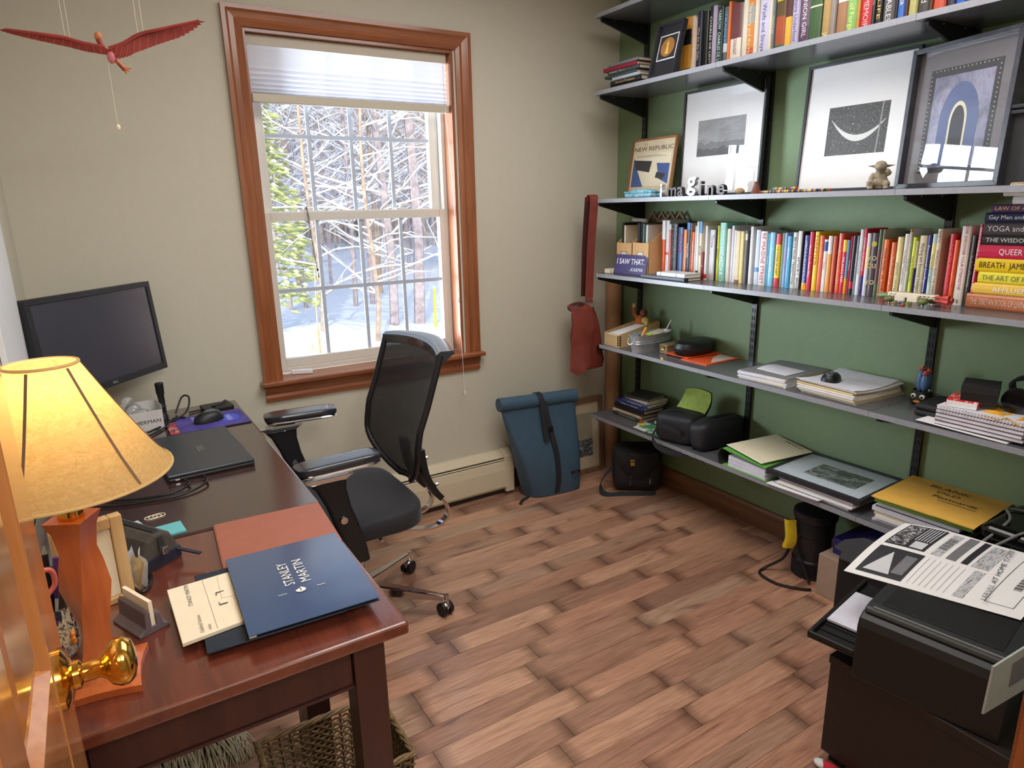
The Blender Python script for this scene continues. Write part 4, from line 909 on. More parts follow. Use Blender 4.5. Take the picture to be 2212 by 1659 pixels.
# ------------------------------------------------------------------ fourth shelf, left end
mat('kraft', (222, 178, 124), .7, var=.05); mat('kraft_in', (196, 150, 100), .8)
xm0, xm1 = -.205, -.040
def fold(label, x0, x1, y0, y1, z0, z1, m_, tilt=0, name='folder', cat='folder', group='papers in the magazine files'):
    o = MB().box(x0, x1, -(y0-y1)/2, (y0-y1)/2, 0, z1-z0).build(name, m_, loc=(0, (y0+y1)/2, z0), bevel=.0006); o.rotation_euler = (tilt, 0, 0); return tag(o, label, cat, group)
mat('folder_teal', (96, 130, 122), .5); mat('folder_grey', (150, 140, 132), .6)
for nm_, pl_, pr_, lab in (('left', 1332.5, 1364.5, 'left tan magazine file with a metal label holder on the fourth shelf'), ('right', 1366.5, 1401, 'right tan magazine file with a metal label holder on the fourth shelf')):
    ya, yb = yfor(xm0, Z4+.1, pl_), yfor(xm0, Z4+.1, pr_); w2 = (ya-yb)/2; e = thing('magazine_file', lab, 'magazine file', (0, (ya+yb)/2, Z4), group='tan magazine files')
    hf_ = zfor(xm0, ya, 524)-Z4; hb = .215; t_ = .003
    for s_ in (-1, 1): MB().prism([(xm0, 0), (xm1, 0), (xm1, hb), (xm1-.055, hb), (xm0, hf_)], s_*w2-(t_ if s_ > 0 else 0), s_*w2+(t_ if s_ < 0 else 0), 'y').build('side_panel', 'kraft', e)
    MB().box(xm0-.0004, xm0+t_, -w2, w2, 0, hf_).build('front_panel', 'kraft', e); MB().box(xm1-t_, xm1+.0004, -w2, w2, 0, hb).build('back_panel', 'kraft_in', e); MB().box(xm0+t_, xm1-t_, -w2+t_, w2-t_, 0, t_).build('base', 'kraft_in', e)
    hz = hf_*.62
    h_ = MB().box(xm0-.0025, xm0-.0005, -.021, .021, hz-.014, hz-.010).box(xm0-.0025, xm0-.0005, -.021, .021, hz+.012, hz+.016).box(xm0-.0025, xm0-.0005, -.021, -.017, hz-.01, hz+.012).box(xm0-.0025, xm0-.0005, .017, .021, hz-.01, hz+.012).box(xm0-.008, xm0-.0005, -.014, .014, hz-.024, hz-.018).build('label_holder', 'steel', e, bevel=.0006)
    MB().box(xm0-.0016, xm0-.0006, -.017, .017, hz-.010, hz+.012).build('label_card', 'cream_paper', h_)
    if nm_ == 'left':
        fold('white folder standing in the left magazine file', xm0+.03, xm1-.01, ya-.006, ya-.011, Z4+.004, Z4+.232, 'paper'); fold('black folder standing beside the white one in the left magazine file', xm0+.02, xm1-.006, ya-.014, ya-.030, Z4+.004, Z4+.238, 'black_matte'); fold('cream printed booklet standing in the left magazine file', xm0+.015, xm1-.006, ya-.034, ya-.046, Z4+.004, Z4+.225, 'cream_paper')
    else:
        fold('black notebook, leftmost in the right magazine file', xm0+.02, xm1-.006, ya-.010, ya-.026, Z4+.004, Z4+.236, 'black'); fold('black notebook, second in the right magazine file', xm0+.022, xm1-.006, ya-.029, ya-.040, Z4+.004, Z4+.236, 'black_matte'); fold('dark teal folder in the right magazine file', xm0+.022, xm1-.006, ya-.043, ya-.052, Z4+.004, Z4+.234, 'folder_teal'); fold('white folder at the right side of the right magazine file', xm0+.03, xm1-.006, ya-.056, ya-.068, Z4+.004, Z4+.228, 'paper')
sc_ = MB().tube([(0, .05, 0), (0, -.045, -.006)], [.010, .010], 14).build('paper_roll', 'paper', loc=(-.075, yfor(-.08, Z4+.25, 1382), Z4+.2485), smooth=60); tag(sc_, 'white paper roll lying on top of the magazine files', 'paper roll')
mat('zig_brown', (120, 92, 70), .7); mat('zig_tan', (150, 120, 92), .7)
zg = thing('zigzag_rack', 'brown zigzag folded cardboard rack behind the magazine files', 'rack', (-.028, yfor(-.03, Z4+.3, 1440), Z4+.0003))
MB().box(.0, .008, -.125, .125, 0, .25).build('backing', 'zig_brown', zg)
for k in range(4): MB().prism([(-.12+.06*k, .25), (-.09+.06*k, .285), (-.06+.06*k, .25), (-.06+.06*k, .24), (-.09+.06*k, .274), (-.12+.06*k, .24)], -.004, .008, 'x').build('zigzag_fold', 'zig_tan', zg)
kb_ = on(1325, 590, Z=Z4); kr = on(1393, 596, Z=Z4); vec = kr-kb_; ang = math.atan2(vec.y, vec.x)
kc = thing('slogan_card', 'purple card reading I SAW THAT leaning on the magazine files', 'card', ((kb_.x+kr.x)/2, (kb_.y+kr.y)/2, Z4+.0005), (-.22, 0, ang))
wk = vec.length; hk = .092
mat('purple_card', (70, 62, 118), .4); MB().box(-wk/2, wk/2, 0, .001, 0, hk).build('sheet', 'purple_card', kc)
text('I SAW THAT.', .036, ink((246, 246, 250)), kc, (-wk*.44, -.0005, hk*.64), (1, 0, 0), (0, 0, 1), 'lettering', 'LEFT', width=wk*.87, bold=.0006); text('-KARMA', .024, ink((246, 246, 250)), kc, (wk*.20, -.0005, hk*.24), (1, 0, 0), (0, 0, 1), 'lettering', 'CENTER', width=wk*.40, shear=.3)
xg = -.285; ya, yb = yfor(xg, Z4, 1384), yfor(xg, Z4, 1476)
gn = thing('grey_notebook', 'slate grey notebook with a black clip lying at the shelf\'s front edge', 'notebook', (0, (ya+yb)/2, Z4+.0003)); mat('slate_cover', (104, 108, 118), .45)
w2 = (ya-yb)/2; MB().prism(cover_poly(.013, .105), -w2, w2).build('cover', 'slate_cover', gn, loc=(xg, 0, .0066), rot=(PI/2, 0, 0)); MB().box(xg+.007, xg+.103, -w2+.002, w2-.002, .0026, .0106).build('pages', 'pages', gn); MB().box(xg-.004, xg+.02, -w2-.010, -w2+.006, 0, .016).build('binder_clip', 'black', gn, bevel=.002)
wb_ = book('white paperback lying on the slate grey notebook below the upright row', (xg+.012, yb+.008, Z4+.0225), .0165, .165, .095, (232, 236, 240), lying=True, bands=((.28, .3, (90, 130, 190)), (.84, .86, (90, 130, 190))))
tag(MB().box(-.03, .03, -.02, .02, 0, .02).build('cream_block', 'cream_paper', loc=(-.235, yfor(-.24, Z4, 1320), Z4+.0003), bevel=.001), 'small cream block behind the slogan card\'s left end', 'block')
# generic toy spacecraft at the front edge
ty = yfor(-.255, Z4, 1960)
ts = thing('toy_spacecraft', 'off-white and olive toy spacecraft with red engine bells on the fourth shelf', 'toy', (-.240, ty, Z4), (0, 0, -PI/2+.03))
mat('toy_white', (222, 210, 190), .5); mat('toy_olive', (104, 112, 60), .5, var=.25, scale=60); mat('toy_red', (196, 70, 62), .45)
MB().box(-.072, .072, -.004, .026, .020, .036).build('spine_truss', 'toy_white', ts, bevel=.004)
ln = MB()
for k in range(11):
    for r_ in (0, 1): ln.box(-.066+.0125*k+.004*r_, -.060+.0125*k+.004*r_, -.0046, -.0041, .023+.006*r_, .025+.006*r_); ln.box(-.066+.0125*k, -.060+.0125*k, .004+.011*r_, .006+.011*r_, .0361, .0365)
tag(ln.build('truss_gaps', 'black_matte', ts), kind='stuff')
MB().box(-.040, .030, -.022, -.0045, .012, .032).build('cargo_pod', 'toy_white', ts, bevel=.003)
for x_ in (-.024, .014): MB().box(x_-.015, x_+.015, -.0235, -.0221, .013, .025).build('pod_door', 'toy_white', ts, bevel=.001)
MB().box(-.006, .000, -.0232, -.0222, .012, .025).build('pod_slot', 'black_matte', ts)
for x_, y_ in ((-.056, -.020), (.044, -.020), (-.05, .03), (.05, .03)):
    MB().ball((x_, y_, .016), .017, .012, .010, n=10, m=7).build('landing_pod', 'toy_olive', ts, smooth=True); MB().cyl((x_, y_, .002), (x_, y_, .008), .0014, n=6).cyl((x_, y_, 0), (x_, y_, .002), .008, n=12).build('landing_foot', 'steel', ts)
MB().ball((-.088, .008, .022), .022, .018, .009, n=12, m=8).build('nose_module', mat('toy_green', (120, 146, 104), .3), ts, smooth=True)
for y_, z_ in ((-.006, .020), (-.006, .032), (.018, .022)): MB().lathe([(.003, .072), (.004, .082), (.003, .088), (.009, .112), (.0075, .113), (.002, .09)], 14, (0, y_, z_), 'x').build('engine_bell', 'toy_red', ts, smooth=40)
tag(MB().box(-.008, .008, -.005, .005, 0, .004).build('red_chip', 'toy_red', loc=(-.272, ty+.006, Z4+.0003), bevel=.001), 'small red plastic chip under the toy spacecraft', 'chip')

# ------------------------------------------------------------------ fifth shelf
Z5 = ZS[4]+.0003
def box5(o0, ax, L, Wd): pass
mat('tray_tan', (206, 172, 122), .75, var=.04)
tr_ = thing('document_tray', 'tan cardboard document tray with black laced corners on the fifth shelf', 'tray', (-.155, -.316, Z5), (0, 0, -.05))
tw_, tl_ = .155, .25; hx = tl_/2; hy = tw_/2-.02
MB().box(-hx, hx, -hy, hy, 0, .003).build('base', 'kraft_in', tr_)
for s_ in (-1, 1): MB().prism([(-hx, 0), (hx, 0), (hx, .105), (hx-.03, .105), (-hx, .062)], s_*hy-.0015, s_*hy+.0015, 'y').build('side_panel', 'tray_tan', tr_)
MB().box(-hx-.0015, -hx+.0015, -hy, hy, 0, .062).build('front_panel', 'tray_tan', tr_); MB().box(hx-.0015, hx+.0015, -hy, hy, 0, .105).build('back_panel', 'tray_tan', tr_)
lc = MB()
for k in range(6):
    for s_ in (-1, 1): lc.cyl((-hx-.0022, -hy+.006+s_*.0028, .010+.0085*k), (-hx-.0016, -hy+.006+s_*.0028, .010+.0085*k), .0032, n=8); lc.cyl((-hx+.006+s_*.0028, -hy-.0022, .010+.0085*k), (-hx+.006+s_*.0028, -hy-.0016, .010+.0085*k), .0032, n=8)
lc.build('corner_lacing', 'black_gloss', tr_)
tag(MB().sheet(lambda u, v: (-.285+.22*u, -.362+.085*v, Z5+.058+.030*u+.014*math.sin(v*3)*u), 8, 6, .0006).build('printed_sheet', 'paper'), 'white printed sheet sticking up in the tan document tray', 'paper')
pp = thing('cloth_puppet', 'small cloth monkey puppet in an orange shirt lying in the document tray', 'puppet', (-.095, -.31, Z5+.05))
mat('puppet_orange', (176, 92, 48), .9, bump=.4, bscale=300); mat('puppet_skin', (216, 168, 122), .8); mat('puppet_fur', (120, 76, 56), .95, bump=.6, bscale=400); mat('puppet_yellow', (190, 172, 92), .9)
MB().ball((0, 0, .05), .026, .032, .034, n=14, m=10).build('shirt', 'puppet_orange', pp, smooth=True); MB().tube([(0, .02, .065), (.0, .045, .085), (0, .05, .115)], [.012, .010, .008], 10, 3).build('sleeve', 'puppet_orange', pp, smooth=True); MB().ball((0, .05, .125), .009, .011, .014).build('hand', 'puppet_skin', pp, smooth=True)
MB().ball((0, -.022, .098), .020, .021, .020).ball((-.012, -.034, .096), .010, .010, .008).build('head', 'puppet_fur', pp, smooth=True); MB().ball((-.010, -.045, .062), .016, .022, .018).ball((-.016, -.062, .05), .010, .010, .016).build('legs', 'puppet_yellow', pp, smooth=True)
# galvanised tub with pens
mat('galvanised', (186, 192, 198), .3, .45, var=.12, scale=40)
tbx = thing('metal_tub', 'oval galvanised metal tub full of pens on the fifth shelf', 'tub', (-.190, -.487, Z5), (0, 0, math.radians(4)))
def oval(a, b, z, n=36): return [(math.copysign(abs(math.cos(2*PI*k/n))**.8, math.cos(2*PI*k/n))*a, math.copysign(abs(math.sin(2*PI*k/n))**.8, math.sin(2*PI*k/n))*b, z) for k in range(n)]
rs = [oval(.112, .040, 0), oval(.113, .041, .004), oval(.119, .046, .040), oval(.121, .0475, .042), oval(.119, .046, .045), oval(.120, .047, .050), oval(.1215, .048, .053), oval(.120, .047, .055), oval(.127, .052, .080), oval(.130, .055, .082), oval(.127, .052, .0835), oval(.123, .048, .078), oval(.110, .038, .006), oval(.02, .01, .004)]
MB().rings(rs).build('body', 'galvanised', tbx, smooth=35)
MB().tube([(-.128, -.018, .07), (-.136, -.015, .05), (-.138, 0, .042), (-.136, .015, .05), (-.128, .018, .07)], .0018, 6, 4).build('ring_handle', 'galvanised', tbx)
def stick(name, label, cat, p0, p1, r, m_, tip=None, group=None, cap=None):
    e = thing(name, label, cat, p0, group=group); d = Vector(p1)-Vector(p0)
    MB().cyl((0, 0, 0), d, r, n=10).build('barrel', m_, e, smooth=60)
    if tip: MB().cyl(d, d*1.08, r, r*.4, 10).build('tip', tip, e, smooth=60)
    if cap: MB().cyl(d*.55, d*1.01, r*1.12, n=10).build('cap', cap, e, smooth=60)
    return e
o_ = Vector((-.19, -.487, Z5))
stick('highlighter', 'orange highlighter leaning out of the galvanised tub', 'marker', o_+Vector((-.07, .01, .03)), o_+Vector((-.04, -.012, .112)), .007, mat('hl_orange', (240, 150, 50), .4), group='pens in the tub')
stick('pencil', 'thin white pencil sticking out of the galvanised tub\'s far end', 'pencil', o_+Vector((.06, 0, .03)), o_+Vector((.10, -.03, .135)), .003, 'white', group='pens in the tub')
stick('marker_pen', 'yellow green marker lying in the galvanised tub', 'marker', o_+Vector((-.03, .015, .07)), o_+Vector((-.01, -.02, .078)), .008, mat('hl_green', (196, 226, 60), .4), group='pens in the tub')
stick('marker_pen', 'dark blue marker lying in the galvanised tub', 'marker', o_+Vector((-.055, .02, .068)), o_+Vector((-.04, -.02, .07)), .008, mat('mk_blue', (50, 70, 130), .4), group='pens in the tub')
tag(MB().box(-.05, .05, -.02, .02, 0, .004).build('cream_card', 'cream_paper', loc=o_+Vector((.03, 0, .076)), rot=(.2, -.12, .1)), 'cream card lying on top of the galvanised tub', 'card')
cb = thing('clasp_box', 'small olive box with a brass clasp behind the galvanised tub', 'box', (-.150, -.590, Z5), (0, 0, .05)); mat('olive_leather', (132, 116, 84), .6); MB().box(-.06, .06, -.024, .024, 0, .030).build('body', 'olive_leather', cb, bevel=.003); MB().box(-.061, .061, -.025, .025, .0302, .044).build('lid', 'olive_leather', cb, bevel=.003); MB().box(-.064, -.0615, -.008, .008, .018, .038).build('clasp', 'brass', cb, bevel=.001)
mat('orange_paper', (236, 96, 46), .5); mat('orange_white', (236, 216, 206), .5)
b1 = thing('orange_booklet', 'orange spiral booklet with a white pattern lying lowest on the fifth shelf', 'booklet', (-.130, -.800, Z5), (0, 0, .02)); MB().box(-.105, .135*.8, -.075, .072, 0, .004).build('cover', 'orange_paper', b1, bevel=.0005); MB().prism([(-.06, -.06), (.09, -.066), (.10, .03), (.02, .0)], .0041, .0046).build('printed_shape', 'orange_white', b1)
sp5 = MB()
for k in range(14): sp5.lathe([(.003, -.0006), (.0036, 0), (.003, .0006), (.0024, 0)], 8, (0, 0, 0), 'x') if k < 0 else sp5.tube([(-.09+.013*k, .072, .001), (-.09+.013*k, .077, .004), (-.09+.013*k, .072, .007)], .0006, 5)
sp5.build('spiral', 'black', b1)
tag(MB().sheet(lambda u, v: (-.22+.20*u, -.755+.14*v-.012*u, Z5+.0095+.002*math.sin(u*3)), 6, 4, .003).build('orange_folder', 'orange_paper'), 'plain orange folder under the black oval case', 'folder')
oc = thing('oval_case', 'black glossy oval zip case lying on the orange folder', 'case', (-.120, -.700, Z5+.0118), (0, 0, .1))
MB().rings([oval(.098, .052, 0, 32), oval(.106, .060, .006, 32), oval(.112, .066, .022, 32), oval(.113, .067, .030, 32)]).build('base_shell', 'black', oc, smooth=40); MB().rings([oval(.113, .067, .0315, 32), oval(.112, .066, .040, 32), oval(.106, .060, .054, 32), oval(.094, .048, .060, 32), oval(.05, .02, .0615, 32)]).build('lid_shell', 'black', oc, smooth=40); MB().rings([oval(.1135, .0675, .0300, 32), oval(.1135, .0675, .0316, 32)]).build('zip', 'black_matte', oc)

def pile(name, label, cat, cx_, cy_, wx, wy, z, layers, rot=0, jit=.006, seed=1, group=None, curl=0):
    rng_ = random.Random(seed); e = thing(name, label, cat, (cx_, cy_, z), (0, 0, rot), group); zz = 0
    for i, (m_, t_) in enumerate(layers):
        a = rng_.uniform(-.03, .03); dx, dy = rng_.uniform(-jit, jit), rng_.uniform(-jit, jit); ww = wx*rng_.uniform(.95, 1.0); hh = wy*rng_.uniform(.96, 1.0); z0 = zz
        o = MB().sheet(lambda u, v: ((u-.5)*ww, (v-.5)*hh, z0+t_+curl*(abs(u-.5)*2)**2*(i/len(layers))), 4, 4, t_*.96).build('sheet_bundle' if t_ > .002 else 'sheet', m_, e); o.location = (dx, dy, 0); o.rotation_euler = (0, 0, a)
        zz += t_+.0001
    return e, zz
mat('grey_folder', (128, 128, 132), .5); mat('manila', (232, 210, 160), .65, var=.04); mat('manila_pale', (238, 226, 196), .65, var=.03); mat('lilac_white', (226, 224, 236), .6)
_, zt = pile('paper_pile', 'pile of white papers under a grey folder in the fifth shelf\'s middle', 'paper pile', -.150, -1.190, .270, .215, Z5, [('paper', .006), ('manila', .0015), ('lilac_white', .008), ('paper', .006), ('lilac_white', .007), ('manila', .001), ('grey_folder', .0025)], .04, seed=3)
tag(MB().sheet(lambda u, v: (-.235+.12*u+.01*v, -1.265+.14*v, Z5+zt+.0016+.010*math.sin(PI*u)*.6*v), 6, 5, .0006).build('grey_envelope', 'lilac_white'), 'pale grey envelope lying on the grey folder', 'envelope')
_, zm = pile('folder_pile', 'messy pile of cream file folders with the wireless mouse on top', 'folder pile', -.150, -1.465, .265, .23, Z5, [('manila_pale', .0025), ('manila', .003), ('paper', .005), ('manila', .004), ('lilac_white', .005), ('manila_pale', .005), ('manila', .005), ('paper', .005), ('manila_pale', .003), ('lilac_white', .002)], -.05, .010, 8, curl=.012)
def mouse(label, loc, rz, top, side):
    e = thing('computer_mouse', label, 'mouse', loc, (0, 0, rz)); fn = lambda p: Vector((p.x, p.y*(1-.10*p.x/.05), max(p.z, -.001)*(1-.12*(p.x/.05)) if p.z > 0 else -.0))
    MB().ball((0, 0, .001), .050, .030, .034, n=20, m=12, e=.85, fn=fn).build('shell', side, e, smooth=True)
    MB().ball((-.004, 0, .004), .043, .024, .0325, n=20, m=12, e=.85, fn=fn).build('top_cover', top, e, smooth=True); MB().cyl((-.028, -.003, .030), (-.028, .003, .030), .006, n=12).build('scroll_wheel', 'black', e); return e
mat('mouse_grey', (92, 94, 104), .35)
mouse('black and grey wireless mouse lying on the cream file folders', (-.195, -1.425, Z5+zm+.0005), .25, 'mouse_grey', 'black')
# cactus in a frog mug
cm_ = thing('frog_mug', 'dark glazed frog face mug holding a painted cactus', 'mug', (-.085, -1.685, Z5), (0, 0, 0)); photo('mug_glaze', [(.35, (34, 30, 24)), (.55, (52, 60, 40)), (.7, (70, 40, 34))], (50, 50, 50), 3, .15)
MB().lathe([(.022, 0), (.033, .006), (.036, .025), (.032, .044), (.033, .048), (.029, .048), (.028, .04), (.001, .012)], 24).build('body', 'mug_glaze', cm_, smooth=40); MB().tube([(0, -.034, .04), (0, -.054, .038), (0, -.054, .018), (0, -.034, .012)], .005, 8, 4).build('handle', 'mug_glaze', cm_, smooth=True)
for s_ in (-1, 1): MB().ball((-.032, s_*.014-.004, .032), .007, .009, .008).build('eye', 'white', cm_, smooth=True); MB().ball((-.0375, s_*.014-.004, .032), .003, .0045, .0045).build('pupil', 'black_gloss', cm_, smooth=True)
MB().ball((-.036, -.004, .014), .006, .012, .005).build('mouth', mat('mug_orange', (206, 130, 60), .3), cm_, smooth=True)
ct = thing('painted_cactus', 'blue painted cactus ornament with red flowers standing in the frog mug', 'ornament', (-.085, -1.685, Z5+.0165)); mat('cactus_blue', (70, 100, 140), .4, var=.12); mat('cactus_red', (186, 62, 72), .4)
for k, (dx, dy, hh) in enumerate(((-.006, .006, .056), (.006, -.008, .050), (-.010, -.010, .046))): MB().ball((dx, dy, .045+hh*.35), .014, .014, hh*.72, n=14, m=10).build('stem', 'cactus_blue', ct, smooth=True)
for p_ in ((-.006, .006, .106), (.004, -.010, .098), (-.014, -.010, .092)): MB().ball(p_, .010, .010, .007).build('flower', 'cactus_red', ct, smooth=True); MB().ball((p_[0]-.005, p_[1], p_[2]+.006), .003).build('flower_centre', 'stake_yellow', ct, smooth=True)
bc5 = thing('zip_case', 'black rounded fabric zip case beside the frog mug', 'case', (-.140, -1.775, Z5), (0, 0, .05)); MB().box(-.085, .075, -.035, .045, 0, .020).build('base', 'black_matte', bc5, bevel=.012, seg=4); MB().box(-.085, .075, -.035, .045, .0205, .040).build('lid', 'black_matte', bc5, bevel=.012, seg=4)
# notebooks pile at the right
mat('nb_brown', (110, 84, 84), .6); zz = Z5
tag(MB().sheet(lambda u, v: (-.296+.2*u, -2.03+.25*v, zz+.003+.006*(1-u)*v), 5, 4, .002).build('loose_papers', 'paper'), 'loose white papers under the spiral notebooks', 'paper'); zz += .0095
for k in range(5):
    e = thing('spiral_notebook', 'brown edged spiral notebook, %s from the bottom of the notebook pile' % ORD[k], 'notebook', (-.200, -1.945, zz), (0, 0, R.uniform(-.03, .03)), group='spiral notebooks on the fifth shelf'); top_ = k == 4
    MB().box(-.085, .085, -.115, .115, 0, .0085).build('pages', 'lilac_white', e); MB().box(-.086, .086, -.116, .116, .0086, .0104).build('cover', 'lilac_white' if top_ else 'nb_brown', e); MB().box(-.086, .086, -.116, .116, -.0009, -.0001).build('back_cover', 'nb_brown', e)
    if k >= 3:
        sp_ = MB()
        for q_ in range(26): sp_.tube([(-.080, -.105+.0084*q_, .0105), (-.089, -.105+.0084*q_, .010), (-.090, -.105+.0084*q_, .002), (-.083, -.105+.0084*q_, -.0012)], .0008, 5, 2)
        sp_.build('spiral_wire', 'white', e)
    zz += .0118
photo('red_box_print', [(.40, (206, 40, 44)), (.56, (206, 40, 44)), (.60, (236, 220, 220))], (70, 70, 70), 2, .4, distort=0)
rb = thing('red_carton', 'small red and white printed carton lying on the spiral notebooks', 'carton', (-.228, -1.880, zz+.0003), (0, 0, .25)); MB().box(-.045, .045, -.04, .04, 0, .022).build('box', 'red_box_print', rb, bevel=.001); MB().box(-.05, -.0455, -.038, .038, 0, .018).build('open_flap', 'paper', rb)
bb = thing('black_gift_box', 'black hinged box with small red lettering on the red carton', 'box', (-.2, -1.905, zz+.0227), (0, 0, .35)); MB().box(-.055, .055, -.045, .045, 0, .022).build('base', 'black', bb, bevel=.001); MB().box(-.056, .056, -.046, .046, .0222, .045).build('lid', 'black_matte', bb, bevel=.001); text('BOX', .010, ink((150, 50, 50)), bb, (-.03, .02, .0454), (.0, -1, 0), (1, 0, 0), 'lettering', 'CENTER')
hp = thing('headphones', 'black over ear headphones lying at the right end of the fifth shelf', 'headphones', (-.165, -2.005, zz), (0, 0, 0))
for y_, z_ in ((.025, .032), (-.06, .035)): MB().ball((0, y_, z_), .045, .024, .030, n=18, m=12, e=.8).build('ear_cushion', 'black', hp, smooth=True)
MB().lathe([(.006, .003), (.030, .001), (.031, -.002), (.006, -.004)], 20, (-.045, .01, .034), 'x').build('ear_cup', 'black_gloss', hp, smooth=40)
MB().band([(.02, .04, .05), (.05, .05, .075), (.07, -.01, .092), (.05, -.08, .08), (.02, -.085, .05)], .03, .008, (1, 0, .2), 5).build('headband', 'black_matte', hp, smooth=True); MB().tube([(-.02, -.05, .064), (-.046, -.06, .05), (-.05, -.07, .03)], .0012, 6, 4).build('metal_trim', 'steel', hp)
mat('yellow_cloth', (222, 160, 44), .9); tag(MB().sheet(lambda u, v: (-.285+.12*u, -2.085+.14*v, Z5+.066+.016*noise.noise(Vector((u*5, v*5, 1)))-.045*max(0, .35-v)*2), 16, 16, .003).build('yellow_cloth', 'yellow_cloth', smooth=True), 'crumpled yellow cloth beside the headphones', 'cloth')
for k, c_ in enumerate(((226, 90, 130), (150, 200, 70), (80, 150, 210))): tag(MB().box(-.02, .02, -.02, .02, 0, .010).build('sticky_notes', mat('note_%d' % k, c_, .6), loc=(-.215, -2.095, Z5+.0104*k), rot=(0, 0, .1*k)), ('pink', 'lime green', 'blue')[k]+' sticky note block in the stack right of the spiral notebooks', 'sticky notes', 'sticky note blocks')

# ------------------------------------------------------------------ lowest shelf
Z6 = ZS[5]+.0003; zc = Z6
stk6 = [(1326, .0165, .205, (52, 62, 60), 'NATURAL BEEKEEPING', 'dark green', (236, 236, 226), .6), (1325, .0145, .205, (214, 190, 160), 'ESSENTIALS OF COOKING', 'tan', (60, 50, 44), .7), (1327, .012, .20, (60, 54, 52), '', 'brown black', (0, 0, 0), None), (1328, .017, .215, (26, 26, 28), '', 'glossy black', (0, 0, 0), None), (1329, .019, .21, (58, 52, 110), 'LEARNING TO BREATHE', 'indigo', (220, 220, 240), .6), (1347, .018, .17, (52, 74, 124), 'THE LANGUAGE OF BEES', 'blue', (220, 226, 240), .6), (1348, .011, .165, (196, 184, 164), '', 'grey cream', (0, 0, 0), None), (1357, .012, .15, (40, 40, 40), '', 'small black topped', (0, 0, 0), None)]
for i, (px, th, h, rgb, words, cname, tc_, tw_) in enumerate(stk6):
    lying('%s book, %s from the bottom of the lowest shelf\'s lying stack' % (cname, ordn(i)), -.205+(.02 if i == 7 else 0), zc+.0002, px, th, h, .14, rgb, 'lying stack on the lowest shelf', txt=words or None, tcol=tc_, tpos=.5, tw=tw_, tsize=th*.55, round_=.003, yaw=(.2 if i == 7 else R.uniform(-.04, .04)))
    zc += th+.0005
ty_ = thing('bird_toy', 'tiny yellow toy with an orange bird beside the stacked books', 'toy', on(1386, 919, Z=Z6)); MB().box(-.010, .010, -.020, .020, 0, .009).build('base', 'stake_yellow', ty_, bevel=.001); MB().cyl((0, .01, .009), (0, .01, .016), .006, n=10).build('button', 'puppet_orange', ty_); MB().tube([(0, .01, .016), (0, .011, .034)], [.0022, .0012], 6).ball((0, .011, .036), .004).build('bird', mat('bird_or', (230, 120, 60), .5), ty_)
tag(MB().sheet(lambda u, v: (-.285+.11*u, -.685+.20*v+.03*u, Z6+.0025+.004*noise.noise(Vector((u*4, v*4, 2)))+.002), 8, 8, .001).build('printed_pouch', photo('pouch', [(.45, (84, 150, 100)), (.55, (230, 236, 234))], (12, 12, 12), 2, .15)), 'clear pouch with green and white print under the camera bag', 'pouch')
bn6 = thing('black_notebook', 'black notebook lying between the stacked books and the camera bag', 'notebook', (-.105, -.555, Z6)); MB().box(-.06, .07, -.055, .055, .0005, .004).box(-.06, .07, -.055, .055, .022, .026).build('cover', 'black', bn6, bevel=.001); MB().box(-.057, .067, -.053, .053, .0042, .0218).build('pages', 'lilac_white', bn6)
mat('nylon_black', (34, 34, 40), .55, bump=.25, bscale=900, var=.08); mat('lime_lining', (168, 190, 90), .7, var=.15, scale=40)
def soft(mb, c, a, b, h, e=.45, seed=0, amp=.06): return mb.ball(c, a, b, h, n=32, m=20, e=e, fn=lambda p: p*(1+amp*noise.noise(Vector((p.x*14+seed, p.y*14, p.z*14)))))
g1 = thing('camera_bag', 'black zip camera bag with its lime lined lid open on the lowest shelf', 'camera bag', (-.215, -.735, Z6), (0, 0, .25))
soft(MB(), (0, 0, .068), .085, .098, .067, .42, 1).build('body', 'nylon_black', g1, smooth=True)
MB().band([(-.088, .055, .075), (-.102, .045, .082), (-.106, 0, .080), (-.102, -.045, .070), (-.088, -.055, .062)], .022, .006, (0, .1, 1), 5).build('handle', 'nylon_black', g1, smooth=True)
MB().tube([(-.079, .082, .03), (-.072, .085, .11), (-.05, .07, .132), (0, .0, .137), (-.05, -.07, .130), (-.075, -.086, .10), (-.078, -.082, .03)], .003, 6, 6).build('zip', 'black_matte', g1)
def lid(u, v, off): a = (u-.5)*2; return (.03+.05*v+.03*math.sin(v*PI)+off, -.075*a*math.sqrt(max(0, 1-(.55*v)**2))-.03*v, .115+.115*v-.012*a*a)
MB().sheet(lambda u, v: lid(u, v, 0), 14, 10, .0).build('lid_lining', 'lime_lining', g1, smooth=True); MB().sheet(lambda u, v: lid(u, v, .010), 14, 10, .012).build('lid', 'nylon_black', g1, smooth=True)
MB().band([(-.07, .09, .05), (-.085, .10, .02), (-.10, .085, .0), (-.108, .05, -.022), (-.112, -.03, -.03), (-.10, -.09, -.018), (-.06, -.12, .004)], .024, .003, (.2, 0, 1), 5).build('shoulder_strap', 'nylon_black', g1, smooth=True)
g2_ = thing('shoulder_bag', 'second black bag with a silver zip pull beside the lime lined one', 'bag', (-.150, -.885, Z6), (0, 0, -.06))
soft(MB(), (.0, 0, .068), .135, .050, .068, .5, 4, .09).build('body', 'nylon_black', g2_, smooth=True); MB().tube([(-.118, .02, .05), (-.120, .012, .09), (-.09, 0, .128), (0, 0, .139), (.08, 0, .132)], .0025, 6, 5).build('zip', 'black_matte', g2_); MB().box(-.1325, -.130, -.004, .004, .066, .088).cyl((-.131, 0, .088), (-.122, 0, .096), .003, n=8).build('zip_pull', 'steel', g2_)
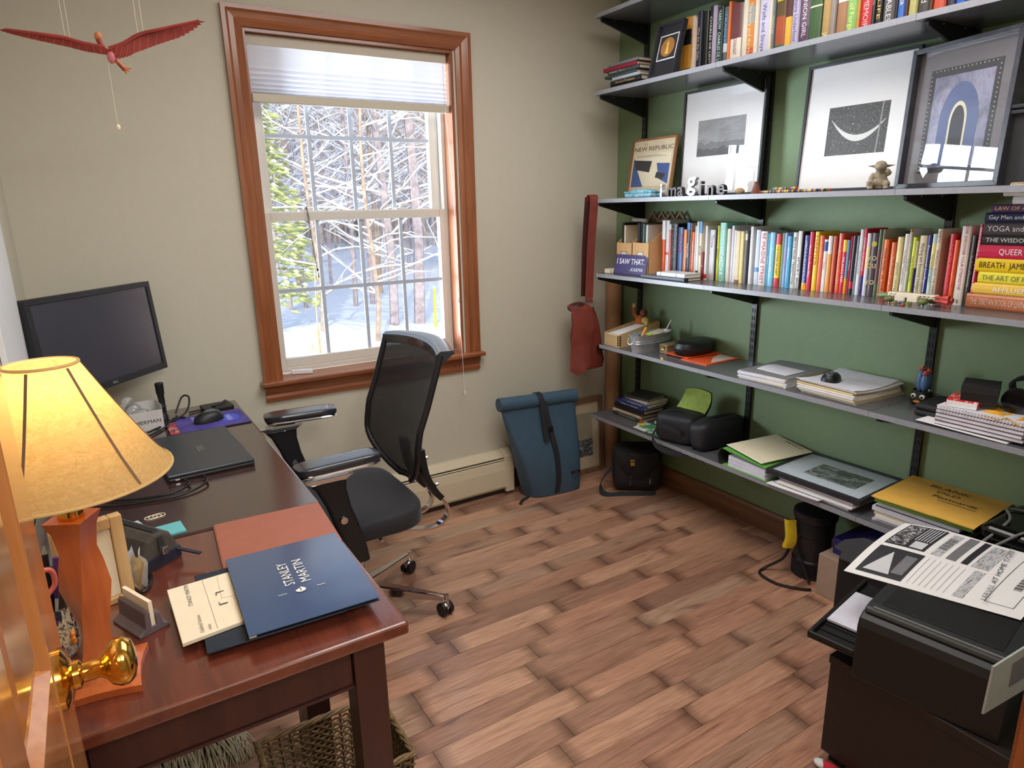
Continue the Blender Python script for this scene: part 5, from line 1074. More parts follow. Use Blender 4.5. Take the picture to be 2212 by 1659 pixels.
# green ring binder with loose folder
mat('binder_green', (110, 178, 80), .4); mat('binder_black', (40, 42, 40), .4)
rbn = thing('ring_binder', 'green and black ring binder stuffed with pages lying on the lowest shelf', 'binder', (-.150, -1.138, Z6), (0, 0, -.02))
MB().box(-.155, .11, -.135, .085, 0, .003).build('back_board', 'binder_green', rbn, bevel=.001); MB().hexa([(-.155, .085, .070), (.11, .085, .070), (.11, -.130, .052), (-.155, -.130, .052)], [(-.155, .085, .073), (.11, .085, .073), (.11, -.130, .055), (-.155, -.130, .055)]).build('front_board', 'binder_green', rbn)
MB().prism([(.085, 0), (.105, .008), (.112, .036), (.105, .064), (.085, .073), (.085, .070), (.10, .060), (.107, .036), (.10, .012), (.085, .003)], -.155, .11, 'x').build('spine', 'binder_black', rbn)
pl6 = MB()
for k in range(9): pl6.hexa([(-.150+.001*(k % 3), .058-.002*(k % 2), .004+.005*k), (.105, .058, .004+.005*k), (.105, -.128+.002*k, .004+.0045*k), (-.150, -.128+.002*(k % 4), .004+.0045*k)], [(-.150+.001*(k % 3), .058, .0085+.005*k), (.105, .058, .0085+.005*k), (.105, -.128+.002*k, .0083+.0045*k), (-.150, -.128+.002*(k % 4), .0083+.0045*k)])
pl6.build('pages', 'lilac_white', rbn)
for x_ in (-.13, .0, .09): MB().tube([(x_, .075, .010), (x_, .06, .03), (x_, .062, .05), (x_, .085, .056)], .0016, 6, 4).build('ring', 'steel', rbn)
mx_ = thing('manila_folder', 'cream folder marked MEXICO lying on the green ring binder', 'folder', (-.160, -1.155, Z6+.075), (.085, 0, -.12))
MB().box(-.135, .135, -.105, .09, 0, .0008).build('lower_leaf', 'paper', mx_); MB().box(-.13, .135, -.108, .085, .0012, .003).build('leaf', 'manila_pale', mx_); text('MEXICO', .024, ink((70, 50, 60)), mx_, (.115, -.03, .0034), (0, -1, 0), (1, 0, 0), 'lettering', 'CENTER', shear=.15)
pile('paper_pile', 'papers and envelopes lying under the flat picture frame', 'paper pile', -.170, -1.452, .25, .30, Z6, [('paper', .005), ('manila', .003), ('lilac_white', .006), ('paper', .006), ('orange_white', .003), ('lilac_white', .006), ('paper', .004)], .03, .012, 21)
tag(MB().sheet(lambda u, v: (-.318+.05*u, -1.50+.22*v, Z6+.004+.008*(1-v)*(1-u)), 5, 8, .003).build('curled_brochure', 'paper'), 'curled white brochure poking out at the lowest shelf\'s edge', 'brochure')
photo('valley_print', [(.36, (40, 48, 50)), (.5, (92, 100, 100)), (.6, (170, 176, 176)), (.7, (80, 88, 88))], (26, 26, 40), 6); mat('blue_mat', (206, 216, 226), .6)
def pic_valley(e, x0, x1, z0, z1, y): w, h = x1-x0, z1-z0; print_at(e, x0+w*.26, x1-w*.16, z0+h*.26, z1-h*.24, y, 'valley_print')
fr6 = frame('black framed valley photograph lying flat on the lowest shelf', (-.300, -1.452, Z6+.037), (-PI/2+.02, 0, -PI/2+.03), .375, .29, .014, .020, 'frame_black', inset=.005, mat_m='blue_mat', pic=pic_valley)
pile('paper_pile', 'stack of papers and folders under the yellow envelope', 'paper pile', -.150, -1.800, .25, .26, Z6, [('lilac_white', .006), ('manila', .003), ('orange_paper', .002), ('paper', .012), ('manila_pale', .012), ('grey_folder', .002), ('lilac_white', .016), ('black', .002), ('lilac_white', .012), ('binder_black', .002)], .06, .008, 33)
gb = thing('green_booklet_box', 'flat lime green box under the yellow envelope', 'box', (-.150, -1.812, Z6+.0725), (0, 0, .08)); mat('lime_box', (130, 168, 70), .4); MB().box(-.13, .13, -.15, .14, 0, .016).build('body', 'lime_box', gb, bevel=.001); MB().box(-.131, .131, -.154, -.1503, 0, .0165).build('spine', 'black', gb)
en = thing('yellow_envelope', 'yellow envelope with handwriting lying on the lime green box', 'envelope', (-.142, -1.822, Z6+.0900), (0, 0, .06)); mat('envelope_yellow', (238, 184, 84), .6, var=.05)
MB().sheet(lambda u, v: (-.150+.285*u, -.150+.305*v, .0035+.003*math.sin(v*PI)*math.sin(u*PI)+.002*noise.noise(Vector((u*5, v*5, 0)))), 14, 12, .003).build('paper', 'envelope_yellow', en, smooth=True)
for s_, sz, x_, y_, w_ in (('BLANK', .034, .080, .010, .12), ('OLD', .030, .040, .000, .07), ('Postcards', .032, .0, -.035, .13)): text(s_, sz, ink((60, 50, 46)), en, (x_, y_, .0078), (0, -1, 0), (1, 0, 0), 'handwriting', 'CENTER', width=w_, shear=.12)
MB().box(-.027, -.0255, -.105, .005, .0070, .0078).build('underline', ink((60, 50, 46)), en)
# black electronics at the right end
ro = thing('external_drive_dock', 'black rounded electronics box at the right end of the lowest shelf', 'electronics', (-.150, -2.085, Z6+.0)); MB().box(-.13, .13, -.12, .10, 0, .066).build('case', 'black', ro, bevel=.03, seg=5); MB().box(-.128, .128, -.118, .098, .0662, .118).build('lid', 'black_gloss', ro, bevel=.03, seg=5)
# ------------------------------------------------------------------ heater on the window wall
mat('heater_cream', (222, 208, 180), .4, var=.02); mat('heater_dark', (40, 38, 36), .7)
ht = thing('baseboard_heater', 'cream metal baseboard heater running along the window wall', 'heater', (-1.6, 0, 0)); ht_x0, ht_x1 = -2.58+1.6, -.760+1.6
MB().box(ht_x0, ht_x1, -.012, -.0015, .02, .226).build('back_plate', 'heater_cream', ht)
MB().prism([(-.0125, .226), (-.0125, .198), (-.046, .190), (-.052, .196), (-.046, .203), (-.020, .226)], ht_x0, ht_x1, 'x').build('top_hood', 'heater_cream', ht)
MB().prism([(-.060, .176), (-.056, .179), (-.056, .172), (-.063, .130), (-.063, .045), (-.056, .033), (-.060, .030), (-.067, .043), (-.067, .132)], ht_x0, ht_x1, 'x').build('front_panel', 'heater_cream', ht)
MB().prism([(-.054, .1885), (-.050, .185), (-.053, .181), (-.058, .1845)], ht_x0, ht_x1, 'x').build('damper', 'heater_cream', ht); MB().box(ht_x0, ht_x1, -.050, -.0126, .05, .165).build('fins', 'heater_dark', ht); MB().box(ht_x0, ht_x1, -.052, -.046, .012, .03).build('lower_rail', 'heater_dark', ht)
MB().prism([(-.0015, .012), (-.070, .012), (-.070, .135), (-.060, .200), (-.022, .230), (-.0015, .230)], ht_x1+.0005, ht_x1+.050, 'x').build('end_cap', 'heater_cream', ht, bevel=.002)
for x_ in (-.3, .3): MB().box(x_-.012, x_+.012, -.05, -.0126, 0, .02).build('foot', 'heater_dark', ht)

# ------------------------------------------------------------------ things against the back wall
mat('bp_blue', (66, 94, 116), .55, bump=.15, bscale=500, var=.05); mat('webbing', (40, 42, 48), .7)
bp_ = thing('rolltop_backpack', 'slate blue roll top backpack leaning against the heater', 'backpack', (-.57, -.16, 0))
def rr(fl, fr, br, bl, z, dz=(0, 0, 0, 0), r=.22, n=5):
    P = [Vector((*q, z+d)) for q, d in zip((fl, fr, br, bl), dz)]; out = []
    for i in range(4):
        a, b, c = P[i-1], P[i], P[(i+1) % 4]; p0, p1 = b.lerp(a, r), b.lerp(c, r)
        for k in range(n): t_ = k/(n-1); out.append((p0*(1-t_)**2+b*2*t_*(1-t_)+p1*t_*t_)-Vector((-.57, -.16, 0)))
    return out
B0 = ((-.665, -.208), (-.405, -.240), (-.392, -.135), (-.705, -.100))
T0 = ((-.822, -.150), (-.405, -.185), (-.395, -.150), (-.812, -.116))
def lv(t_, bulge=0): return [(a[0]+(b[0]-a[0])*t_, a[1]+(b[1]-a[1])*t_-(bulge if i < 2 else 0)) for i, (a, b) in enumerate(zip(B0, T0))]
rg = [rr(*lv(0), .004, r=.30)]+[rr(*lv(t_, .022*math.sin(PI*min(1, t_*1.25))), .010+.465*t_, r=.24) for t_ in (0, .1, .25, .4, .55, .7, .85, .95, 1)]
MB().rings(rg).build('body', 'bp_blue', bp_, smooth=True)
tl, trr = Vector((-.832, -.138, .505))-Vector((-.57, -.16, 0)), Vector((-.398, -.170, .492))-Vector((-.57, -.16, 0))
def rollring(c): return [c+Vector((0, .030*math.cos(2*PI*k/14), .034*math.sin(2*PI*k/14))) for k in range(14)]
MB().rings([rollring(tl), rollring(tl.lerp(trr, .3)), rollring(tl.lerp(trr, .7)), rollring(trr)]).build('rolled_top', 'bp_blue', bp_, smooth=40)
mid = tl.lerp(trr, .5)
MB().band([mid+Vector((0, .03, .030)), mid+Vector((0, 0, .038)), mid+Vector((.0, -.034, .010)), mid+Vector((.005, -.048, -.10)), mid+Vector((.010, -.062, -.20))], .028, .003, (1, -.08, 0), 4).build('front_strap', 'webbing', bp_, smooth=True)
MB().band([mid+Vector((.012, -.037, .0)), mid+Vector((.030, -.056, -.12)), mid+Vector((.058, -.076, -.26)), mid+Vector((.068, -.083, -.40)), mid+Vector((.064, -.070, -.485))], .026, .003, (1, -.08, 0), 4).build('long_strap', 'webbing', bp_, smooth=True)
MB().box(-.012, .012, -.004, .004, -.012, .012).build('buckle', 'black', bp_, loc=mid+Vector((.034, -.064, -.14)), bevel=.002)
pq = MB().box(-.026, .026, -.0015, .0015, -.007, .007).build('logo_patch', 'black', bp_, loc=Vector((.115, -.094, .115)), rot=(-.06, 0, -.12), bevel=.001); text('TRAVEL', .006, ink((150, 150, 150)), pq, (0, -.0018, 0), (1, 0, 0), (0, 0, 1), 'lettering', 'CENTER')
MB().band([(-.12, -.01, .006), (-.17, -.03, .004), (-.20, -.06, .003)], .018, .002, (.3, -.8, 0), 4).build('loose_strap', 'webbing', bp_)
wood('frame_walnut', (140, 108, 84), (104, 76, 56), .5, 2); mat('mat_cream', (206, 190, 160), .7); photo('sea_print', [(.4, (64, 70, 76)), (.52, (100, 106, 106)), (.62, (176, 176, 168))], (30, 1, 60), 5); mat('print_fog', (166, 156, 132), .7)
def pic_sea(e, x0, x1, z0, z1, y): w, h = x1-x0, z1-z0; print_at(e, x0+w*.15, x1-w*.15, z0+h*.18, z0+h*.84, y, 'print_fog', 'sky_print'); print_at(e, x0+w*.15, x1-w*.15, z0+h*.18, z0+h*.44, y-.0005, 'sea_print', 'sea_print')
frame('brown framed seascape print on the floor behind the backpack', (-.290, -.066, .0008), (-.06, 0, 0), .32, .425, .026, .022, 'frame_walnut', inset=.012, mat_m='mat_cream', pic=pic_sea)
mat('tube_kraft', (166, 124, 90), .75, var=.05)
tb = thing('mailing_tube', 'tall brown cardboard mailing tube standing in the room corner', 'mailing tube', (-.060, -.062, 0)); MB().lathe([(.0415, 0), (.0415, 1.08), (.0385, 1.08), (.0385, .01)], 28).build('tube', 'tube_kraft', tb, smooth=40); MB().lathe([(.0384, 1.06), (.0384, 1.074), (.001, 1.074)], 28).build('end_cap', 'white', tb, smooth=40)
# leather messenger bag
mat('leather', (128, 56, 46), .45, var=.22, scale=14, bump=.25, bscale=160); mat('leather_dark', (72, 32, 30), .5, var=.2, scale=14)
lb = thing('leather_messenger_bag', 'reddish brown leather messenger bag hanging from the third shelf\'s end', 'bag', (-.32, -.14, .60))
def lring(z, x0, x1, yh, n=6):
    out = []
    for cx_, cy_, a0_ in ((x1-.02, yh-.02, 0), (x0+.02, yh-.02, 1), (x0+.02, -yh+.02, 2), (x1-.02, -yh+.02, 3)):
        for k in range(n): an = a0_*PI/2+k/(n-1)*PI/2; out.append(Vector((cx_+.02*math.cos(an)+.006*noise.noise(Vector((z*22, cx_*9, a0_))), cy_+.02*math.sin(an)+.008*noise.noise(Vector((z*15, cy_*20, 5+a0_))), z)))
    return out
MB().rings([lring(.012, -.035, .085, .022), lring(.02, -.05, .100, .04), lring(.06, -.058, .102, .052), lring(.12, -.056, .090, .046), lring(.18, -.056, .082, .048), lring(.24, -.058, .072, .044), lring(.30, -.06, .058, .036), lring(.325, -.055, .05, .026)]).build('body', 'leather', lb, smooth=True)
MB().sheet(lambda u, v: (-.105+.105*u+.010*math.sin(v*4), -.030-.034*math.sin(PI*.5*u)-.006*math.sin(v*7)+.03*(v < .03), .350-.315*v-.03*v*(1-abs(2*u-.7))), 12, 18, .005).build('flap', 'leather', lb, smooth=True)
MB().ball((-.040, .0, .335), .058, .042, .026, n=18, m=10).build('top_fold', 'leather_dark', lb, smooth=True)
px_ = Vector((.32, .14, -.60))
A_p, B_p = on(1281, 424, Y=-.195)+px_, on(1272, 655, Y=-.165)+px_
MB().band([A_p+Vector((.002, .03, -.02)), A_p+Vector((0, .015, .004)), A_p+Vector((0, -.004, .0)), A_p+Vector((0, -.008, -.04)), A_p.lerp(B_p, .5), B_p], .040, .0035, (1, -.35, 0), 4).build('front_strap', 'leather', lb, smooth=True)
C_p = on(1262, 640, Y=-.12)+px_
MB().band([A_p+Vector((-.004, .030, -.004)), A_p.lerp(C_p, .5)+Vector((-.004, .02, 0)), C_p], .034, .0035, (1, -.4, 0), 4).build('back_strap', 'leather_dark', lb, smooth=True)
MB().tube([B_p+Vector((-.020, .004, .004)), B_p+Vector((.022, -.01, .004)), B_p+Vector((.022, -.01, -.024)), B_p+Vector((-.020, .004, -.024)), B_p+Vector((-.020, .004, .004))], .0024, 6).build('strap_ring', 'steel', lb)
MB().box(-.018, .018, -.003, .003, -.07, -.02).build('ring_tab', 'leather_dark', lb, loc=B_p+Vector((.004, -.008, 0)), rot=(0, 0, -.3), bevel=.001)
for dx in (-.009, .009):
    for dz in (.022, -.034): MB().ball(B_p+Vector((dx+.003, -.010-dx*.3, dz)), .0035, n=8, m=6).build('rivet', 'steel', lb, smooth=True)
MB().ball((.0, -.052, .05), .005, .003, .005).build('snap', 'steel', lb, smooth=True)
# camera bag on the floor
cbg = thing('camera_shoulder_bag', 'black flap fronted camera bag on the floor under the lowest shelf', 'camera bag', (-.152, -.372, 0), (0, 0, math.radians(-36)))
soft(MB(), (0, 0, .118), .125, .078, .117, .42, 7, .04).build('body', 'nylon_black', cbg, smooth=True)
def flapf(u, v):
    a = (u-.5)*2; z = .225-.145*v+.035*v*a*a; y = -.084-.012*math.sin(PI*v)*(1-.3*a*a)+(.02 if v < .05 else 0)+.012*a*a
    return (-.105*a*(1-.25*v*v), y, z)
MB().sheet(flapf, 16, 12, .004).build('front_flap', 'black_matte', cbg, smooth=True)
lg_ = MB().box(-.014, .014, -.0012, .0012, -.022, .022).build('logo_patch', mat('logo_dark', (34, 32, 26), .5), cbg, loc=(-.030, -.1005, .172), rot=(-.12, 0, 0)); text('BD', .016, ink((232, 180, 50)), lg_, (0, -.0014, .010), (1, 0, 0), (0, 0, 1), 'lettering', 'CENTER'); MB().box(-.010, .010, -.0016, -.0013, -.006, -.002).box(-.010, .010, -.0016, -.0013, -.013, -.010).build('logo_bar', ink((232, 180, 50)), lg_)
MB().band([(-.04, -.103, .10), (-.04, -.106, .085), (-.04, -.104, .05)], .014, .003, (1, 0, 0)).build('flap_strap', 'webbing', cbg); MB().box(-.05, -.03, -.108, -.102, .082, .094).build('buckle', 'black_gloss', cbg, bevel=.001)
MB().box(.058, .062, -.094, -.086, .055, .080).build('zip_pull', 'steel', cbg)
MB().band([(-.11, -.03, .13), (-.165, -.055, .085), (-.190, -.085, .035), (-.16, -.115, .006), (-.08, -.105, .004), (.02, -.100, .005), (.09, -.092, .006)], .034, .004, (.3, .9, .3), 5).build('shoulder_strap', 'webbing', cbg, smooth=True)

# ------------------------------------------------------------------ under the lowest shelf, right
mat('spool_black', (30, 30, 36), .4, var=.08)
sp_o = thing('cable_spool', 'black ribbed spool standing under the lowest shelf with a yellow tag', 'spool', (-.152, -1.392, 0))
pr_ = [(.001, 0), (.070, 0), (.070, .006)]
for k in range(7): pr_ += [(.073, .008+.009*k), (.073, .013+.009*k), (.070, .014+.009*k), (.070, .016+.009*k)]
pr_ += [(.066, .075), (.065, .17)]
for k in range(6): pr_ += [(.070, .175+.009*k), (.073, .177+.009*k), (.073, .181+.009*k), (.070, .183+.009*k)]
pr_ += [(.070, .235), (.079, .240), (.081, .250), (.079, .268), (.070, .272), (.001, .272)]
MB().lathe(pr_, 36).build('drum', 'spool_black', sp_o, smooth=30)
mat('tag_yellow', (236, 206, 40), .5)
MB().sheet(lambda u, v: (-.075-.030*math.sin(PI*u)*1.0, .030+.050*u-.016*v*math.sin(PI*v), .235-.12*v), 8, 8, .001).build('paper_tag', 'tag_yellow', sp_o, smooth=True)
tag(MB().tube([(-.24, -1.45, .012), (-.225, -1.36, .125), (-.245, -1.33, .06), (-.29, -1.28, .007), (-.335, -1.30, .006), (-.34, -1.38, .006), (-.30, -1.45, .006), (-.27, -1.478, .006)], .0055, 8, 6).build('power_cord', 'black'), 'thick black cord looping on the floor beside the ribbed spool', 'cord')
mat('carton_grey', (176, 150, 130), .75, var=.05)
cx1 = thing('cardboard_box', 'plain brown cardboard box on the floor under the lowest shelf', 'box', (-.145, -1.655, 0)); MB().box(-.120, .120, -.165, .163, 0, .164).build('carton', 'carton_grey', cx1, bevel=.002); MB().box(-.1206, .1206, -.028, .022, .02, .1645).build('tape', mat('tape_tan', (170, 142, 118), .35), cx1)
mat('box_navy', (44, 36, 112), .45); bx_ = thing('navy_gift_box', 'dark blue gift box with silver script on the cardboard box', 'gift box', (-.130, -1.585, .1650)); MB().box(-.092, .092, -.075, .068, 0, .040).build('base', 'box_navy', bx_, bevel=.001); MB().box(-.094, .094, -.077, .070, .0402, .062).build('lid', 'box_navy', bx_, bevel=.0015); text('Clio', .026, ink((190, 190, 214)), bx_, (.01, -.02, .0624), (0, -1, 0), (1, 0, 0), 'lettering', 'CENTER', shear=.4)
tag(MB().box(-.09, .09, -.13, .13, 0, .33).build('storage_crate', 'black_matte', loc=(-.41, -1.835, 0), bevel=.004), 'tall black storage crate between the printer and the shelves', 'crate')
tr6 = thing('plastic_tray', 'dark grey plastic tray lying on the black storage crate', 'tray', (-.405, -1.900, .3305), (.0, 0, .12)); mat('tray_grey', (64, 64, 66), .4); MB().prism([(-.10, -.17), (.09, -.17), (.09, .20), (.03, .235), (-.04, .235), (-.05, .205), (-.10, .19)], 0, .006).build('sheet', 'tray_grey', tr6, bevel=.001); MB().box(-.098, .088, -.168, -.160, .006, .016).build('lip', 'tray_grey', tr6)
for k, (x_, y_) in enumerate(((-.36, -1.99), (-.40, -2.03))): tag(MB().box(-.055, .055, -.06, .06, 0, .026).build('hard_drive', 'black', loc=(x_, y_, .3373+.0263*k), rot=(0, 0, .2+.2*k), bevel=.002), ('lower', 'upper')[k]+' black slab drive stacked on the grey plastic tray', 'drive', 'stacked black drives')
mat('cable_grey', (120, 120, 120), .5)
for pts, lab in (([(-.43, -1.96, .396), (-.34, -2.00, .43), (-.22, -2.04, .505), (-.12, -2.0, .503), (-.10, -2.12, .503), (-.25, -2.17, .503), (-.34, -2.2, .44)], 'grey cable looping over the black electronics box'), ([(-.46, -2.02, .392), (-.40, -2.0, .42), (-.33, -2.06, .47), (-.25, -2.1, .504), (-.18, -2.16, .503)], 'second grey cable crossing the black drives')):
    tag(MB().tube(pts, .0042, 8, 6).build('grey_cable', 'cable_grey', smooth=True), lab, 'cable')

# ------------------------------------------------------------------ printer on its cabinet
mat('espresso', (40, 32, 30), .5, var=.1); mat('printer_black', (27, 27, 28), .5, var=.05); mat('printer_top', (42, 46, 46), .42)
cb2 = thing('low_cabinet', 'low dark brown cabinet in the right foreground under the printer', 'cabinet', (-.675, -2.245, 0))
MB().box(-.277, .277, -.265, .265, .03, .292).build('body', 'espresso', cb2, bevel=.002); MB().box(-.280, .280, -.268, .268, .2925, .3165).build('top', 'espresso', cb2, bevel=.002)
for x_ in (-.24, .24):
    for y_ in (-.23, .23): MB().box(x_-.02, x_+.02, y_-.02, y_+.02, 0, .0298).build('foot', 'black', cb2)
pt = thing('printer', 'black multifunction printer standing on the low cabinet', 'printer', (-.758, -2.165, .317), (0, 0, math.radians(10)))
PW, PD = .205, .150
MB().prism([(-PW, 0), (PW, 0), (PW, .150), (PW-.012, .168), (-PW+.028, .168), (-PW+.008, .158), (-PW, .140)], -PD, PD, 'y').build('body', 'printer_black', pt, bevel=.004)
MB().prism([(-PW+.020, .1685), (PW-.006, .1685), (PW-.010, .180), (PW-.03, .184), (-PW+.05, .184), (-PW+.028, .180)], -PD+.004, PD-.004, 'y').build('scanner_lid', 'printer_top', pt, bevel=.004)
MB().box(-PW+.055, PW-.04, -PD+.03, PD-.03, .1842, .1862).build('lid_panel', 'printer_black', pt, bevel=.0015); MB().box(-PW+.030, -PW+.036, -PD+.02, PD-.02, .1805, .1835).build('lid_seam', 'cable_grey', pt)
tr_p = MB().box(-PW+.006, PW-.05, PD+.001, PD+.115, .045, .051).box(-PW+.006, -PW+.016, PD+.001, PD+.115, .0512, .064).box(-PW+.016, PW-.05, PD+.105, PD+.115, .0512, .064).build('output_tray', 'printer_black', pt, bevel=.003)
for k in range(9): MB().box(-PW+.022+.030*k, -PW+.026+.030*k, PD+.002, PD+.104, .0512, .0545).build('tray_rib', 'printer_black', tr_p)
tag(MB().box(-.09, .09, -.048, .045, 0, .006).build('blank_paper', 'lilac_white', loc=(-.758+.0-.055, -2.165+.203, .317+.0552), rot=(0, 0, math.radians(10))), 'stack of blank white paper in the printer\'s output tray', 'paper')
# newspaper sheet on the printer
Ap, Bp, Dp = Vector((-.862, -1.935, .512)), Vector((-.548, -1.915, .540)), Vector((-.742, -2.282, .508))
np_ = thing('newspaper_page', 'black and white newspaper page lying across the printer', 'newspaper', tuple(Ap))
def nsurf(u, v, off=0): return (Bp-Ap)*u+(Dp-Ap)*v+Vector((0, 0, .016*math.sin(PI*u)*(1-v*.6)-.010*(1-u)*(1-v)+.004*math.sin(v*7)*u+.010*math.sin(PI*v)*u*.5+off))
MB().sheet(lambda u, v: nsurf(u, v), 18, 18, .0006).build('sheet', 'paper', np_, smooth=True)
def nbox(u0, u1, v0, v1, m_, name='printed_block', off=.0007): return MB().sheet(lambda a, b: nsurf(u0+(u1-u0)*a, v0+(v1-v0)*b, off), 8, 8).build(name, m_, np_, smooth=True)
photo('news_photo', [(.38, (34, 34, 36)), (.5, (96, 96, 98)), (.6, (196, 196, 198))], (90, 90, 90), 5); photo('news_text', [(.42, (206, 206, 210)), (.52, (206, 206, 210)), (.6, (96, 96, 100))], (60, 700, 60), 2, distort=0); mat('news_black', (44, 44, 48), .6); mat('news_grey', (120, 120, 124), .6); mat('news_light', (208, 208, 214), .6)
nbox(.05, .45, .05, .33, 'news_black'); nbox(.50, .97, .05, .30, 'news_black')
MB().sheet(lambda a, b: nsurf(.52+.43*a, .06+.11*b, .0012), 6, 6).build('printed_photo', 'news_photo', np_); MB().sheet(lambda a, b: nsurf(.09+.30*a, .10+.10*(b-.5)*(1-a)*1.6+.06, .0012), 8, 8).build('printed_shape', 'news_light', np_)
for k in range(6): nbox(.66+.0*k, .95, .185+.018*k, .192+.018*k, 'news_light', 'printed_line', .0012)
nbox(.52, .64, .20, .28, 'news_light', 'printed_label', .0012); nbox(.12, .38, .24, .31, 'news_grey', 'printed_line', .0012)
for k in range(7): nbox(.06, .44, .36+.035*k, .362+.035*k, 'news_grey', 'printed_line')
nbox(.50, .95, .34, .40, 'news_text', 'text_column'); nbox(.62, .86, .345, .395, 'news_grey'); nbox(.50, .97, .43, .49, 'news_grey'); nbox(.5, .97, .52, .56, 'news_black')
nbox(.50, .95, .58, .68, 'news_text', 'text_column'); nbox(.06, .46, .62, .68, 'news_text', 'text_column')
text('LERULL AT HOME TICKET', .016, ink((90, 90, 96)), np_, nsurf(.52, .735, .0020), (Bp-Ap), (Ap-Dp).normalized()-Vector((0, 0, 0)), 'headline', 'CENTER', width=.28)
nbox(.1, .9, .78, .785, 'news_grey', 'printed_line'); nbox(.1, .9, .93, .935, 'news_grey', 'printed_line'); nbox(.1, .105, .78, .935, 'news_grey', 'printed_line'); nbox(.895, .9, .78, .935, 'news_grey', 'printed_line')
for k in range(14): nbox(.34+.014*k, .34+.014*k+.004+.003*(k % 3), .86, .905, 'news_black', 'barcode_bar')
# pale card wedged at the printer's near side
ca = [on(2145, 1440, Y=-2.345), on(2122, 1542, Y=-2.345)]; c2_, c3_ = on(2240, 1380, Y=-2.35), on(2225, 1480, Y=-2.35)
pc = thing('pale_card', 'torn pale grey card standing on the cabinet at the printer\'s near side', 'card', (ca[1].x, -2.345, .317)); mat('card_grey', (176, 182, 178), .7); off = Vector((ca[1].x, -2.345, .317))
mb = MB(); q4 = [ca[1]-off, c3_-off, c2_-off, ca[0]-off]; q4[0].z = max(q4[0].z, 0.001); mb.hexa([v+Vector((0, .002, 0)) for v in q4], [v-Vector((0, .002, 0)) for v in q4]); mb.build('sheet', 'card_grey', pc)
lbq = [q4[0].lerp(q4[1], .45).lerp(q4[3].lerp(q4[2], .45), .3), q4[0].lerp(q4[1], .9).lerp(q4[3].lerp(q4[2], .9), .3), q4[0].lerp(q4[1], .9).lerp(q4[3].lerp(q4[2], .9), .8), q4[0].lerp(q4[1], .45).lerp(q4[3].lerp(q4[2], .45), .8)]
MB().hexa([v+Vector((0, -.0024, 0)) for v in lbq], [v+Vector((0, -.0028, 0)) for v in lbq]).build('printed_label', 'news_grey', pc)
mat('cloth_red', (206, 40, 62), .9)
rc = thing('red_cloth', 'red and white cloth poking out beside the low cabinet on the floor', 'cloth', (-.972, -2.045, 0)); MB().ball((0, 0, .012), .016, .05, .012, n=16, m=10, fn=lambda p: p*(1+.25*noise.noise(p*60))).build('red_part', 'cloth_red', rc, smooth=True); MB().ball((-.004, .046, .010), .014, .018, .0095, n=14, m=8).build('white_hem', 'white', rc, smooth=True)
# ------------------------------------------------------------------ two desks in a row along the left wall
DZ = .744
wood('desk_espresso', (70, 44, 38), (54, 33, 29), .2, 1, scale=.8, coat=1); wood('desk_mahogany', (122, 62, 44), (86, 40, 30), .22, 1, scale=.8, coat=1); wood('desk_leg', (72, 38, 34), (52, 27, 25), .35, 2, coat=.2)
def desk(label, x0, x1, y0, y1, m_, leg_m):
    e = thing('desk', label, 'desk', ((x0+x1)/2, (y0+y1)/2, 0)); hx, hy = (x1-x0)/2, (y1-y0)/2; L = .056; ins = .035
    MB().box(-hx, hx, -hy, hy, DZ-.024, DZ).build('top', m_, e, bevel=.006, seg=3)
    for sx in (-1, 1):
        for sy in (-1, 1):
            cx_, cy_ = sx*(hx-ins-L/2), sy*(hy-ins-L/2); MB().box(cx_-L/2, cx_+L/2, cy_-L/2, cy_+L/2, 0, DZ-.0245).build('leg', leg_m, e, bevel=.002)
    for sy in (-1, 1): MB().box(-hx+ins+L+.001, hx-ins-L-.001, sy*(hy-ins-.02)-.010, sy*(hy-ins-.02)+.010, DZ-.115, DZ-.0245).box(-hx+ins+L+.001, hx-ins-L-.001, sy*(hy-ins-.02)-.014, sy*(hy-ins-.02)+.014, DZ-.121, DZ-.1152).build('apron', leg_m, e, bevel=.0015)
    for sx in (-1, 1): MB().box(sx*(hx-ins-.02)-.010, sx*(hx-ins-.02)+.010, -hy+ins+L+.001, hy-ins-L-.001, DZ-.115, DZ-.0245).build('apron', leg_m, e, bevel=.0015)
    return e
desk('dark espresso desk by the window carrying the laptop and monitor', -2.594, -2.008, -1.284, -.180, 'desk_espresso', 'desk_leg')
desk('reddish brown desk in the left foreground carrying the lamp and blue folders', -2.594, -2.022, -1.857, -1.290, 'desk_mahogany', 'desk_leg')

# monitor
TL, TR_, BR = Vector((-2.576, -.490, 1.201)), Vector((-2.236, -.115, 1.201)), Vector((-2.218, -.131, .890))
rx = (TR_-TL).normalized(); dz_ = (BR-TR_).normalized(); nn = rx.cross(-dz_).normalized(); Wm, Hm = (TR_-TL).length, (BR-TR_).length
base_p = (TL+TR_)/2+dz_*Hm
mo = thing('computer_monitor', 'black flat computer monitor on an arm beside the window', 'monitor', (base_p.x, base_p.y, base_p.z))
mo.matrix_world = Matrix((rx, -nn, -dz_)).transposed().to_4x4(); mo.location = base_p; mo.rotation_euler = Matrix((rx, -nn, -dz_)).transposed().to_euler()
mat('monitor_bezel', (38, 38, 42), .4); mat('screen_off', (66, 66, 76), .22, var=.02, coat=.2)
MB().box(-Wm/2, Wm/2, .0, .035, 0, Hm).build('housing', 'monitor_bezel', mo, bevel=.006); bz = .017
for a, b, c, d in ((-Wm/2, Wm/2, 0, .022), (-Wm/2, Wm/2, Hm-bz, Hm), (-Wm/2, -Wm/2+bz, .022, Hm-bz), (Wm/2-bz, Wm/2, .022, Hm-bz)): MB().box(a, b, -.006, -.0002, c, d).build('bezel', 'monitor_bezel', mo, bevel=.001)
